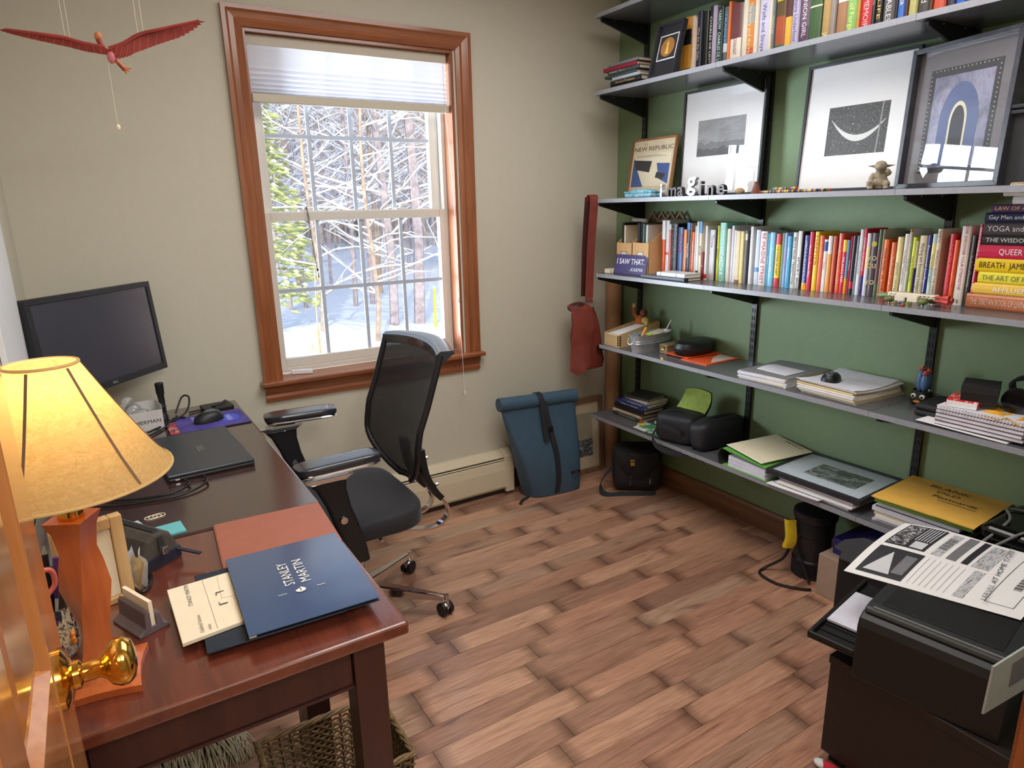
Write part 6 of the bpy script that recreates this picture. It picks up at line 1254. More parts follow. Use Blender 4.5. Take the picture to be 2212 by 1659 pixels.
MB().box(-Wm/2+bz, Wm/2-bz, -.0015, -.0002, .022, Hm-bz).build('screen', 'screen_off', mo); text('DELL', .010, ink((190, 190, 190)), mo, (0, -.0066, .011), (1, 0, 0), (0, 0, 1), 'logo', 'CENTER')
MB().box(-.05, .05, .0352, .055, .08, .22).build('back_mount', 'black', mo, bevel=.003)
wx = Vector((base_p.x+nn.x*-.092, base_p.y+nn.y*-.092, 0))
st = thing('monitor_stand', 'black monitor arm post standing on the espresso desk', 'stand', (wx.x, wx.y, DZ)); MB().lathe([(.001, 0), (.075, 0), (.075, .010), (.02, .016), (.017, .03), (.017, .30), (.001, .30)], 28).build('post', 'black', st, smooth=30)

# laptop
lp = thing('laptop', 'closed dark grey laptop lying on the espresso desk', 'laptop', (-2.205, -.757, DZ+.0004), (0, 0, math.radians(3.0)))
mat('laptop_grey', (66, 70, 78), .32, .35, var=.02); MB().box(-.112, .108, -.182, .182, 0, .011).build('base', 'black', lp, bevel=.004); MB().box(-.112, .108, -.182, .182, .0115, .0205).build('lid', 'laptop_grey', lp, bevel=.003); text('DELL', .024, 'steel', lp, (0, 0, .0208), (.0, -1, 0), (1, 0, 0), 'logo', 'CENTER'); MB().box(-.095, -.085, -.1826, -.1822, .004, .008).build('port', 'steel', lp)
# cables at the laptop
mat('cable_black', (20, 20, 22), .35)
for pts, lab in (([(-2.27, -.958, DZ+.009), (-2.265, -1.0, DZ+.008), (-2.32, -1.03, DZ+.005), (-2.42, -1.0, DZ+.005), (-2.50, -.92, DZ+.005)], 'black cable plugged into the laptop\'s near side, inner one'), ([(-2.225, -.954, DZ+.009), (-2.225, -1.01, DZ+.008), (-2.30, -1.055, DZ+.005), (-2.44, -1.03, DZ+.005), (-2.53, -.95, DZ+.005)], 'black cable plugged into the laptop\'s near side, outer one'),
                 ([(-2.20, -.345, DZ+.0075), (-2.235, -.33, DZ+.006), (-2.27, -.42, DZ+.005), (-2.36, -.53, DZ+.005), (-2.45, -.60, DZ+.005)], 'thin black mouse cable curling across the espresso desk'), ([(-2.22, -.26, DZ+.005), (-2.19, -.22, DZ+.05), (-2.17, -.25, DZ+.05), (-2.20, -.32, DZ+.012), (-2.32, -.45, DZ+.006)], 'black cable looping up behind the mouse pad'), ([(-2.05, -.235, DZ+.018), (-2.09, -.29, DZ+.018), (-2.12, -.26, DZ+.005), (-2.18, -.28, DZ+.005)], 'short black cable beside the black wallet')):
    tag(MB().tube(pts, .0032, 8, 6).build('black_cable', 'cable_black', smooth=True), lab, 'cable')
mp_ = thing('mouse_pad', 'purple mouse pad with red corner print near the window', 'mouse pad', (-2.138, -.424, DZ+.0003), (0, 0, math.radians(1.5)))
photo('pad_purple', [(.4, (66, 54, 130)), (.7, (92, 80, 170))], (8, 8, 8), 3, .6); photo('pad_red', [(.45, (190, 64, 84)), (.5, (40, 34, 40)), (.6, (220, 130, 130))], (40, 40, 40), 2, .6)
MB().box(-.125, .120, -.095, .098, 0, .0035).build('pad', 'black_matte', mp_, bevel=.001); MB().box(-.095, .118, -.092, .094, .0036, .0040).build('printed_field', 'pad_purple', mp_); MB().box(-.124, -.096, -.090, .05, .0036, .0040).build('printed_corner', 'pad_red', mp_); MB().prism([(.065+.035*math.cos(k*PI/10), .0+.045*math.sin(k*PI/10)) for k in range(20)], .0041, .0044).build('printed_disc', ink((70, 90, 210)), mp_); text('NASA', .026, ink((236, 220, 240)), mp_, (.066, 0, .0047), (0, -1, 0), (1, 0, 0), 'lettering', 'CENTER'); text('FLIGHT CENTER', .013, ink((226, 220, 246)), mp_, (-.04, .03, .0043), (0, -1, 0), (1, 0, 0), 'lettering', 'CENTER')
mouse('black wired mouse with blue glow lying on the purple mouse pad', (-2.135, -.425, DZ+.0053), math.radians(200), 'mouse_grey', 'black')
tag(MB().box(-.05, .05, -.04, .04, 0, .012).build('black_wallet', 'black', loc=(-2.085, -.262, DZ+.0003), rot=(0, 0, .1), bevel=.003), 'flat black leather wallet at the window end of the espresso desk', 'wallet')
fl = thing('flashlight', 'black flashlight standing upright on the espresso desk', 'flashlight', (-2.262, -.335, DZ+.0003)); MB().lathe([(.001, 0), (.014, 0), (.014, .022), (.011, .028), (.0105, .050), (.0125, .055), (.0105, .060), (.0105, .095), (.0125, .100), (.0135, .135), (.012, .137), (.001, .135)], 20).build('body', 'black', fl, smooth=30); MB().box(-.0108, -.0100, -.003, .003, .070, .085).build('label', 'white', fl)
ob_ = thing('desk_box', 'pale printed desk box holding small things beside the flashlight', 'box', (-2.335, -.372, DZ+.0003), (0, 0, .12)); mat('box_pale', (206, 202, 200), .5)
MB().box(-.062, .062, -.045, -.043, 0, .065).box(-.062, .062, .043, .045, 0, .08).box(-.062, -.060, -.043, .043, 0, .07).box(.060, .062, -.043, .043, 0, .08).box(-.06, .06, -.043, .043, 0, .003).build('tray', 'box_pale', ob_, bevel=.0006); text('ZIMMERMAN', .017, ink((60, 56, 60)), ob_, (0, -.0458, .030), (1, 0, 0), (0, 0, 1), 'lettering', 'CENTER', width=.108)
gl_ = new('crystal', Roughness=.03); gl_[2].inputs['Transmission Weight'].default_value = .8; gl_[2].inputs['Base Color'].default_value = (.85, .85, .85, 1); MATS['crystal'] = gl_[0]
gd = thing('glass_ornament', 'clear glass bird ornament sitting in the pale desk box', 'ornament', (-2.350, -.372, DZ+.0040)); MB().ball((0, 0, .045), .030, .022, .042, n=18, m=12).ball((-.012, -.004, .095), .017, .017, .016, n=16, m=10).build('body', 'crystal', gd, smooth=True); MB().ball((.018, -.01, .055), .026, .014, .012).build('wing', 'crystal', gd, smooth=True)
rg_ = thing('ring_ornament', 'interlocked pale rings lying flat on the espresso desk', 'ornament', (*on(335, 1117, Z=DZ).xy, DZ+.0005)); 
for dx in (-.007, 0, .007):
    ring = [(.0135*math.cos(k*PI/12)+dx*1.2, .011*math.sin(k*PI/12)+dx*.3, .001) for k in range(25)]; MB().tube(ring, .0010, 5).build('ring', 'cream_paper', rg_)

# portfolio and folders on the near desk
def flat_quad(name, label, cat, quad, z, th, m_, part='board', bevel=.001):
    c = sum((Vector(q) for q in quad), Vector((0, 0)))/4; e = thing(name, label, cat, (c.x, c.y, z)); P = [(q[0]-c.x, q[1]-c.y, 0) for q in quad]
    MB().hexa([Vector(p) for p in P], [Vector((p[0], p[1], th)) for p in P]).build(part, m_, e, bevel=bevel); return e
mat('portfolio_brown', (164, 98, 78), .5, var=.04)
pf = flat_quad('leather_portfolio', 'tan brown leather portfolio lying across the joint of the two desks', 'portfolio', [(-2.250, -1.288), (-2.016, -1.300), (-2.028, -1.520), (-2.264, -1.505)], DZ+.0004, .010, 'portfolio_brown', 'cover', .004)
mat('navy_card', (56, 82, 122), .25, var=.02, coat=1); mat('navy_dark', (30, 42, 58), .35)
u1 = flat_quad('dark_folder', 'dark navy folder lying lowest under the cream floor plan sheet', 'folder', [(-2.315, -1.512), (-2.100, -1.530), (-2.108, -1.785), (-2.330, -1.778)], DZ+.0108, .004, 'navy_dark', 'cover')
cr = flat_quad('floor_plan_sheet', 'cream sheet with an inserted card poking out left of the blue folder', 'paper', [(-2.365, -1.553), (-2.180, -1.545), (-2.188, -1.722), (-2.360, -1.742)], DZ+.0152, .007, 'cream_paper', 'leaflet')
for q_ in range(1): 
    lx, ly = -2.34-cr.location.x, -1.64-cr.location.y
    text('STANLEY MARTIN', .010, ink((90, 80, 70)), cr, (lx+.006, ly+.045, .0074), (0, 1, 0), (-1, 0, 0), 'lettering', 'CENTER'); text('Oakfield Station', .009, ink((110, 100, 90)), cr, (lx+.012, ly-.060, .0074), (0, 1, 0), (-1, 0, 0), 'lettering', 'CENTER'); text('Ashby', .007, ink((110, 100, 90)), cr, (lx+.024, ly-.078, .0074), (0, 1, 0), (-1, 0, 0), 'lettering', 'CENTER')
    MB().box(lx+.034, lx+.0346, ly-.09, ly+.085, .0072, .0075).build('printed_line', ink((150, 136, 120)), cr); MB().hexa([(lx+.055, ly+.0, .0072), (lx+.15, ly+.0, .0072), (lx+.15, ly+.085, .0072), (lx+.06, ly+.085, .0072)], [(lx+.055, ly+.0, .0082), (lx+.15, ly+.0, .0082), (lx+.15, ly+.085, .0082), (lx+.06, ly+.085, .0082)]).build('inserted_card', 'cream_paper', cr)
    for a_, b_ in ((-.004, .024), (.004, -.020)): MB().box(lx+.048, lx+.062, ly+b_-.0012, ly+b_+.0012, .0083, .0086).build('corner_slit', 'mag_black', cr); MB().box(lx+.048, lx+.0494, ly+b_-.006*(1 if b_ > 0 else -1)-.003, ly+b_-.006*(1 if b_ > 0 else -1)+.003, .0083, .0086).build('corner_slit', 'mag_black', cr)
bf = thing('presentation_folder', 'glossy blue presentation folder with white lettering on the near desk', 'folder', (-2.155, -1.655, DZ+.0226), (0, 0, math.radians(-2.2)))
hx, hy = .108, .143
MB().box(-hx, hx, -hy, hy, 0, .0016).build('back_cover', 'navy_dark', bf); MB().sheet(lambda u, v: (-hx+2*hx*u, -hy+2*hy*v, .0056+.0045*math.sin(PI*v)*(1-.4*u)+.002*(1-v)), 10, 12, .0016).build('front_cover', 'navy_card', bf, smooth=True); MB().box(-hx+.001, -hx+.012, -hy+.002, hy-.002, .0017, .0030).build('inner_sheet', 'cream_paper', bf)
fz = .0110; W_ink = ink((236, 234, 230))
def bz_(y, x): v = (y+hy)/(2*hy); u = (x+hx)/(2*hx); return .0056+.0045*math.sin(PI*v)*(1-.4*u)+.002*(1-v)+.0009
for s_, x_, w_ in (('STANLEY', -.018, .088), ('MARTIN', .010, .088)):
    o = text(s_, .026, W_ink, bf, (x_, .015, 0), (0, 1, 0), (-1, 0, 0), 'lettering', 'CENTER', width=w_)
    o.location.z = bz_(.015, x_)+.0004
MB().prism([(x_*.009+.022-.028+.0, y_*.009-.052) for x_, y_ in ((-1, 0), (-.8, -.7), (0, -1), (.8, -.7), (1, 0), (.5, .6), (.1, 1), (.1, -.6), (-.1, -.6), (-.1, .5))], bz_(-.052, 0)+.0002, bz_(-.052, 0)+.0008).build('logo', W_ink, bf)
MB().box(-.045, -.030, -.0545, -.0535, bz_(-.05, -.03)+.0002, bz_(-.05, -.03)+.0006).box(.022, .037, -.0545, -.0535, bz_(-.05, .03)+.0002, bz_(-.05, .03)+.0006).build('printed_rule', W_ink, bf)

# lamp
lx, ly = -2.470, -1.735
la = thing('table_lamp', 'lit table lamp with twisted orange wood base and parchment shade', 'lamp', (lx, ly, DZ+.0003), (0, 0, math.radians(-8)))
wood('lamp_cherry', (206, 112, 58), (176, 84, 38), .3, 2, coat=.4)
def sq(h, tw, z, conc=0): 
    out = []
    for k in range(4):
        for j in range(4):
            t_ = j/4; a = PI/4+k*PI/2; p0 = Vector((math.cos(a), math.sin(a)))*h*1.414; p1 = Vector((math.cos(a+PI/2), math.sin(a+PI/2)))*h*1.414; p = p0.lerp(p1, t_)*(1-conc*math.sin(PI*t_)); c_, s_ = math.cos(tw), math.sin(tw); out.append((p.x*c_-p.y*s_, p.x*s_+p.y*c_, z))
    return out
MB().rings([sq(.056, 0, 0, .10), sq(.056, 0, .011, .10), sq(.038, .02, .017, .06), sq(.025, .1, .034), sq(.0185, .2, .065), sq(.0175, .4, .10), sq(.021, .62, .135), sq(.0235, .8, .16), sq(.020, .95, .195), sq(.0165, 1.05, .218), sq(.020, 1.15, .25), sq(.0265, 1.2, .270)]).build('base', 'lamp_cherry', la, smooth=35)
MB().lathe([(.001, .2702), (.017, .2702), (.017, .286), (.012, .290), (.012, .335), (.001, .335)], 20).build('socket', 'brass', la, smooth=40)
mt, t, b = new('parchment', Roughness=.7); nz = N(t, 'TexNoise', Scale=26., Detail=6, Roughness=.7, Distortion=1.5); vc = ramp(t, nz.outputs[0], [(.3, lin((214, 176, 110))), (.7, lin((240, 210, 150)))]); t.links.new(vc, b.inputs['Base Color'])
tl_ = N(t, 'BsdfTranslucent'); t.links.new(vc, tl_.inputs[0]); mx = N(t, 'MixShader'); mx.inputs[0].default_value = .62; t.links.new(b.outputs[0], mx.inputs[1]); t.links.new(tl_.outputs[0], mx.inputs[2]); t.links.new(mx.outputs[0], t.nodes['Material Output'].inputs[0]); MATS['parchment'] = mt
zb, zt_ = .330, .492; rb_, rt2 = .137, .043
def shade_r(t_): return rb_+(rt2-rb_)*(t_**.86)
MB().rings([[(shade_r(t_)*math.cos(k*PI/24), shade_r(t_)*math.sin(k*PI/24), zb+(zt_-zb)*t_) for k in range(48)] for t_ in [i/10 for i in range(11)]], cap=False).build('lamp_shade', 'parchment', la, smooth=True)
shd = la.children[-1]
mat('seam_brown', (112, 84, 60), .7); mat('shade_rim', (206, 170, 110), .6)
for k in range(6):
    a = k*PI/3+.35; MB().band([((shade_r(t_)+.0008)*math.cos(a), (shade_r(t_)+.0008)*math.sin(a), zb+(zt_-zb)*t_) for t_ in (.02, .25, .5, .75, .98)], .0035, .0008, (-math.sin(a), math.cos(a), 0)).build('seam', 'seam_brown', shd)
for r_, z_ in ((rb_, zb), (rt2, zt_)): MB().tube([((r_+.0006)*math.cos(k*PI/24), (r_+.0006)*math.sin(k*PI/24), z_) for k in range(49)], .0022, 6).build('rim', 'shade_rim', shd)
emit('bulb_glow', (255, 226, 170), 4)
MB().lathe([(.001, .335), (.010, .336), (.012, .348), (.022, .365), (.026, .390), (.022, .415), (.010, .428), (.001, .430)], 18).build('bulb', 'bulb_glow', la, smooth=True)
bl_ = light('lamp_bulb', 'POINT', (lx, ly, DZ+.452), .62, (1, .74, .44)); bl_.data.shadow_soft_size = .03

# pencil case
pcs = thing('pencil_case', 'charcoal zip pouch with dark leather end on the near desk', 'pouch', (-2.405, -1.335, DZ+.0003), (0, 0, math.radians(32))); mat('felt_charcoal', (74, 68, 62), .9, bump=.4, bscale=600, var=.12); mat('navy_leather', (36, 40, 56), .4)
def pen_case(p): return Vector((p.x, p.y*(1-.55*max(0, p.z)/.08), p.z))
MB().prism([(-.042, 0), (.042, 0), (.042, .026), (.026, .062), (.012, .072), (-.012, .072), (-.026, .062), (-.042, .026)], -.085, .105, 'y').build('body', 'felt_charcoal', pcs, bevel=.008, seg=3)
MB().prism([(-.0425, 0), (.0425, 0), (.0425, .027), (-.0425, .027)], -.0868, -.060, 'y').build('leather_end', 'navy_leather', pcs, bevel=.003)
MB().band([(0, .09, .0735), (0, -.05, .0735), (0, -.080, .070), (0, -.0905, .040)], .012, .002, (1, 0, 0), 4).build('zip', 'black_matte', pcs); MB().box(-.006, .006, -.100, -.088, .030, .044).build('zip_slider', 'steel', pcs, bevel=.001); MB().box(-.004, .004, -.150, -.098, .040, .043).build('zip_tab', 'navy_leather', pcs, rot=(.12, 0, .25))
MB().prism([(-.0, 0), (.010, .016), (.004, .004), (.018, .002)], -.0432, -.0425, 'x').build('bird_logo', 'cream_paper', pcs, loc=(0.0, -.055, .006))
# wooden note holder, papers, card stand, pen pot
wood('raw_wood', (218, 180, 128), (190, 150, 100), .6, 2, coat=0)
nh = thing('wooden_note_holder', 'pale wooden note holder behind the lamp stem', 'note holder', (-2.470, -1.505, DZ+.0003), (0, 0, math.radians(15))); MB().box(-.055, .055, -.012, .012, 0, .012).box(-.055, -.035, -.010, .010, .0122, .165).box(.035, .055, -.010, .010, .0122, .165).box(-.0348, .0348, -.010, .010, .145, .165).build('frame', 'raw_wood', nh, bevel=.002); MB().box(-.034, .034, -.003, .003, .0125, .144).build('panel', 'cream_paper', nh)
for k, (m_, lab, dx, a) in enumerate((('manila', 'yellow note paper tucked beside the wooden note holder', .066, .25), ('paper', 'crumpled white receipt tucked beside the wooden note holder', .080, .15), ('lilac_white', 'folded white slip behind the yellow note', .074, -.1))):
    tag(MB().sheet(lambda u, v: (.005*math.sin(u*6+k), -.035+.06*u, .055*v+.010*u), 5, 5, .0006).build('note_slip', m_, loc=(-2.476+dx*.9, -1.470+.012*k, DZ+.001), rot=(0, a, a)), lab, 'note')
for k, (c_, lab) in enumerate((((190, 224, 232), 'pale blue card peeking out behind the charcoal pouch'), ((110, 190, 196), 'teal card peeking out behind the charcoal pouch'))): tag(MB().box(-.045, .045, -.03, .03, 0, .004).build('blue_card', mat('card_b%d' % k, c_, .5), loc=(-2.425+.075*k, -1.195-.05*k, DZ+.0004), rot=(0, 0, .3-.2*k)), lab, 'card')
tag(MB().tube([(-2.435, -1.47, DZ+.004), (-2.40, -1.50, DZ+.004), (-2.385, -1.45, DZ+.004), (-2.40, -1.43, DZ+.004), (-2.46, -1.43, DZ+.004), (-2.54, -1.46, DZ+.004)], .0035, 8, 6).build('lamp_cord', 'cable_black', smooth=True), 'black cord lying behind the card stand', 'cord')
ch = thing('card_stand', 'grey leather business card stand on the near desk', 'card stand', (-2.412, -1.605, DZ+.0003), (0, 0, math.radians(24))); mat('leather_grey', (104, 92, 98), .55, var=.12)
MB().prism([(-.026, 0), (.026, 0), (.026, .004), (.016, .010), (.012, .032), (.008, .036), (.004, .032), (.004, .012), (-.004, .012), (-.004, .040), (-.008, .044), (-.012, .040), (-.014, .012), (-.026, .004)], -.045, .045, 'y').build('cradle', 'leather_grey', ch, bevel=.0012); tag(MB().box(-.0032, .0032, -.043, .043, 0, .045).build('business_cards', 'cream_paper', loc=(-2.412, -1.605, DZ+.0128), rot=(0, 0, math.radians(24))), 'cream business cards standing in the grey leather stand', 'cards')
pot = thing('pen_pot', 'painted ceramic pen pot with an orange flower beside the lamp', 'pen pot', (-2.535, -1.632, DZ+.0003)); photo('pot_glaze', [(.42, (34, 38, 66)), (.52, (220, 204, 170)), (.6, (60, 70, 60)), (.7, (226, 214, 180))], (60, 60, 40), 3, .2)
MB().lathe([(.026, 0), (.036, .012), (.040, .040), (.036, .075), (.034, .092), (.031, .092), (.032, .07), (.034, .04), (.002, .012)], 28).build('body', 'pot_glaze', pot, smooth=40)
for k in range(8): a = k*PI/4; MB().ball((.030+.008*0, -.022+.0075*math.cos(a)*.8, .040+.0085*math.sin(a)), .004, .005, .005, n=8, m=6).build('painted_petal', 'hl_orange', pot, smooth=True)
MB().ball((.034, -.022, .040), .003, .004, .004).build('painted_centre', 'black_gloss', pot, smooth=True)
o_ = Vector((-2.535, -1.632, DZ+.02))
mat('scissor_pink', (236, 128, 118), .4); mat('pen_purple', (88, 60, 140), .4)
stick('pen', 'black pen standing in the painted pen pot', 'pen', o_+Vector((.005, .004, 0)), o_+Vector((.012, .022, .150)), .0045, 'black', tip='steel', group='pens in the painted pot'); stick('pen', 'white pen with a purple cap in the painted pen pot', 'pen', o_+Vector((.008, .002, 0)), o_+Vector((.026, .014, .142)), .0045, 'white', cap='pen_purple', group='pens in the painted pot'); stick('pen', 'grey pen leaning in the painted pen pot', 'pen', o_+Vector((-.005, .0, 0)), o_+Vector((-.006, .026, .145)), .0045, 'cable_grey', group='pens in the painted pot'); stick('pen', 'dark grey thick marker leaning in the painted pen pot', 'pen', o_+Vector((.012, -.012, 0)), o_+Vector((.030, -.018, .105)), .006, 'tray_grey', group='pens in the painted pot')
sz = thing('scissors', 'scissors with pink handles standing in the painted pen pot', 'scissors', o_+Vector((.0, -.008, 0)), (0, 0, .4)); MB().box(-.006, .006, -.001, .001, 0, .075).build('blades', 'steel', sz)
for s_ in (-1, 1): MB().tube([(s_*.004, 0, .075), (s_*.006, 0, .090), (s_*.020, 0, .105), (s_*.020, 0, .128), (s_*.008, 0, .134), (s_*.004, 0, .115), (s_*.005, 0, .09)], .0042, 8, 4).build('handle', 'scissor_pink', sz, smooth=True)
ws = thing('white_notice', 'white panel with a blue corner card on the left wall', 'panel', (-2.5985, -.70, 1.0)); MB().box(0, .012, -.25, .22, -.14, .50).build('board', 'white', ws, bevel=.001); MB().box(.0125, .016, .0, .05, -.10, .04).build('blue_card', ink((92, 110, 190)), ws)

# ------------------------------------------------------------------ under the desks
bkm = thing('wicker_basket', 'brown woven wicker basket under the near desk', 'basket', (-2.100, -1.555, 0)); mat('wicker', (120, 96, 62), .6, var=.35, scale=60); mat('wicker_dark', (76, 60, 42), .7, var=.3, scale=60)
def per(t_, z, off=0):
    f_ = .86+.14*z/.29; a, b_ = .142*f_+off, .108*f_+off; P = 4*t_ % 4; k = int(P); u = P-k; c = [(-a, -b_), (a, -b_), (a, b_), (-a, b_)]; p, q = c[k], c[(k+1) % 4]; return Vector((p[0]+(q[0]-p[0])*u, p[1]+(q[1]-p[1])*u, z))
NS = 48; wv = MB()
for k in range(30):
    z = .010+.0088*k; pts = []
    for j in range(NS*2+1): t_ = j/(NS*2); pts.append(per(t_, z+.0012*math.sin(j*2.1+k), .0034*math.cos(PI*(j+k))))
    wv.tube(pts, .0030, 5)
tag(wv.build('weave', 'wicker', bkm, smooth=True), kind='stuff')
for j in range(NS): MB().tube([per((j+.0)/NS, .002), per((j+.0)/NS, .278)], .0026, 6).build('stake', 'wicker_dark', bkm)
for q_ in range(3): 
    pts = [per(j/72, .283+.004*math.sin(j*.9+q_*2.1), .004*math.cos(j*.9+q_*2.1)) for j in range(73)]; MB().tube(pts, .0042, 6).build('rim_strand', 'wicker', bkm, smooth=True)
MB().box(-.118, .118, -.09, .09, .001, .006).build('base', 'wicker_dark', bkm)
ru = thing('fringed_rug', 'folded pale patterned rug with long cream fringe under the desks', 'rug', (-2.385, -1.02, 0)); photo('rug_pattern', [(.40, (66, 72, 92)), (.5, (150, 150, 158)), (.6, (190, 184, 176))], (30, 30, 30), 4, .95); mat('fringe', (206, 192, 162), .9, var=.15)
MB().sheet(lambda u, v: (-.17+.33*u, -.05+.42*v, .030+.045*math.sin(PI*min(1, u*1.1))*(1-.3*v)+.012*noise.noise(Vector((u*5, v*5, 0)))), 16, 14, .012).build('upper_fold', 'rug_pattern', ru, smooth=True); MB().sheet(lambda u, v: (-.18+.32*u, -.02+.40*v, .014+.006*noise.noise(Vector((u*4, v*4, 4)))), 12, 12, .012).build('lower_fold', 'rug_pattern', ru, smooth=True)
frg = MB(); rgr = random.Random(5)
for k in range(170):
    u = k/169; x = -.17+.33*u; z = .032+.045*math.sin(PI*min(1, u*1.1)); y = -.052; dx = rgr.uniform(-.02, .03)*(.5+u); L_ = rgr.uniform(.06, .085)
    frg.tube([(x, y, z-.004), (x+dx*.3, y-L_*.5, z*.85+.002), (x+dx*.8, y-L_*.85, max(.006, z*.4)), (x+dx, y-L_*1.15, .004)], [.0020, .0018, .0016, .0010], 4)
for k in range(110):
    x = rgr.uniform(-.18, .10); frg.tube([(x, -.022, .012), (x+rgr.uniform(-.02, .02), -.075, .006), (x+rgr.uniform(-.03, .03), -.105, .003)], [.0018, .0015, .001], 4)
tag(frg.build('fringe', 'fringe', ru, smooth=True), kind='stuff')

# ------------------------------------------------------------------ office chair
ocx, ocy = -1.735, -.668
of = thing('office_chair', 'black mesh backed office chair with chrome frame at the desk', 'office chair', (ocx, ocy, 0))
mat('chair_fabric', (32, 32, 38), .75, bump=.2, bscale=900, sheen=.2); mat('arm_pad', (44, 46, 54), .3, coat=.8)
c1_, c2_ = Vector((-1.485-ocx, -.862-ocy, 0)), Vector((-1.462-ocx, -.495-ocy, 0)); a0 = math.atan2(c1_.y, c1_.x)
for k in range(5):
    a = a0+k*2*PI/5; d = Vector((math.cos(a), math.sin(a), 0)); sd = Vector((-d.y, d.x, 0)); r0, r1 = .03, .305
    MB().hexa([d*r0-sd*.026+Vector((0, 0, .085)), d*r0+sd*.026+Vector((0, 0, .085)), d*r1+sd*.012+Vector((0, 0, .062)), d*r1-sd*.012+Vector((0, 0, .062))], [d*r0-sd*.020+Vector((0, 0, .125)), d*r0+sd*.020+Vector((0, 0, .125)), d*r1+sd*.009+Vector((0, 0, .086)), d*r1-sd*.009+Vector((0, 0, .086))]).build('spoke', 'chrome', of, bevel=.004)
    cs = MB().cyl(d*.312+Vector((0, 0, .05)), d*.312+Vector((0, 0, .088)), .007, n=10).build('caster', 'chrome', of); tw2 = a+.9+k*.7; w_ = Vector((math.cos(tw2), math.sin(tw2), 0)); cen = d*.312+Vector((-w_.y*.012, w_.x*.012, .0262))
    for s_ in (-1, 1):
        MB().cyl(cen+w_*s_*.006, cen+w_*s_*.022, .0258, n=22).build('wheel', 'black', cs, bevel=.003)
    MB().cyl(cen-w_*.005, cen+w_*.005, .020, n=18).build('hub', 'black', cs); MB().ball(cen+Vector((0, 0, .012)), .022, .022, .018, n=14, m=8).build('fork_hood', 'chrome', cs, smooth=True)
MB().lathe([(.030, .085), (.034, .09), (.034, .13), (.026, .14), (.026, .24), (.016, .245), (.016, .37), (.001, .37)], 24).build('gas_column', 'chrome', of, smooth=30)
MB().box(-.09, .10, -.075, .075, .362, .398).build('tilt_mechanism', 'black', of, bevel=.008); MB().cyl((.02, -.075, .375), (.02, -.20, .370), .006, n=8).build('tilt_lever', 'steel', of)
def seatf(p):
    z = p.z+(.012*(p.x/.24)**2 if p.z > 0 else 0)-(.030*max(0, -p.x/.25-.55)*2 if p.z > 0 else 0); return Vector((p.x, p.y, z))
MB().ball((-.030, 0, .430), .215, .240, .045, n=40, m=16, e=.40, fn=seatf).build('seat', 'chair_fabric', of, smooth=True)
# backrest: curved mesh panel
BT = [(.490, .196), (.52, .172), (.55, .157), (.585, .148), (.62, .145), (.66, .149), (.725, .160), (.80, .190), (.90, .224), (.975, .248)]
def backf(u, v, off=0):      # u 0..1 across (far to near), v 0..1 bottom to top
    a = (u-.5)*2; z = .490+.482*v; hw = .235*min(1, .22+.78*math.sin(min(1, v/.30)*PI/2))
    for (z0, x0), (z1, x1) in zip(BT, BT[1:]):
        if z <= z1 or z1 == .975: x = x0+(x1-x0)*(z-z0)/(z1-z0); break
    return Vector((x+.045*(1-a*a)*(.35+.65*min(1, v/.4))+off, -a*hw, z+.012*(1-a*a)*v))
mt = bpy.data.materials.new('chair_mesh'); mt.use_nodes = True; t = mt.node_tree; b = t.nodes['Principled BSDF']; b.inputs['Base Color'].default_value = lin((30, 30, 36)); b.inputs['Roughness'].default_value = .7
tc = N(t, 'TexCoord'); wv_ = N(t, 'TexWave', Scale=95.); wv_.bands_direction = 'Z'; t.links.new(tc.outputs['Object'], wv_.inputs['Vector']); tp_ = N(t, 'BsdfTransparent'); mx = N(t, 'MixShader'); rp = ramp(t, wv_.outputs[0], [(.62, (0, 0, 0)), (.72, (.16, .16, .16))]); t.links.new(rp, mx.inputs[0]); t.links.new(b.outputs[0], mx.inputs[1]); t.links.new(tp_.outputs[0], mx.inputs[2]); t.links.new(mx.outputs[0], t.nodes['Material Output'].inputs[0]); MATS['chair_mesh'] = mt
MB().sheet(lambda u, v: backf(.03+.94*u, .02+.95*v), 24, 28).build('mesh_back', 'chair_mesh', of, smooth=True)
mat('chair_plastic', (24, 24, 28), .45)
edge = [backf(0, v) for v in [k/20 for k in range(21)]]
MB().tube(edge, [.011]*21, 8).build('back_frame', 'chair_plastic', of, smooth=True); MB().tube([backf(1, k/20) for k in range(21)], [.011]*21, 8).build('back_frame', 'chair_plastic', of, smooth=True); MB().tube([backf(k/12, 0) for k in range(13)], .012, 8).build('back_frame', 'chair_plastic', of, smooth=True)
MB().rings([[backf(k/14, 1)+Vector((dx, 0, dz)) for dx, dz in ((-.010, -.030), (-.014, .002), (.0, .012), (.046, .010), (.052, .0), (.030, -.012), (.010, -.030))] for k in range(15)]).build('headrail', 'arm_pad', of, smooth=50)
for s_ in (-1, 1):
    y_ = s_*.070
    MB().band([(.232, y_, .585), (.240, y_, .55), (.250, y_, .50), (.282, y_, .43), (.318, y_, .375), (.322, y_, .335), (.290, y_, .305), (.236, y_, .300), (.15, y_, .325), (.09, y_, .365)], .026, .009, (0, 1, 0), 5).build('back_support', 'chrome', of, smooth=40)
    MB().band([(.225, y_, .61), (.232, y_, .55), (.243, y_, .50), (.272, y_, .44), (.295, y_, .41)], .046, .022, (0, 1, 0), 4).build('support_sleeve', 'chair_plastic', of, smooth=40)
    for q_ in (.57, .46): MB().cyl((.245+(.57-q_)*.32, y_, q_), (.254+(.57-q_)*.32, y_, q_+.002), .007, n=10).build('bolt', 'chrome', of)
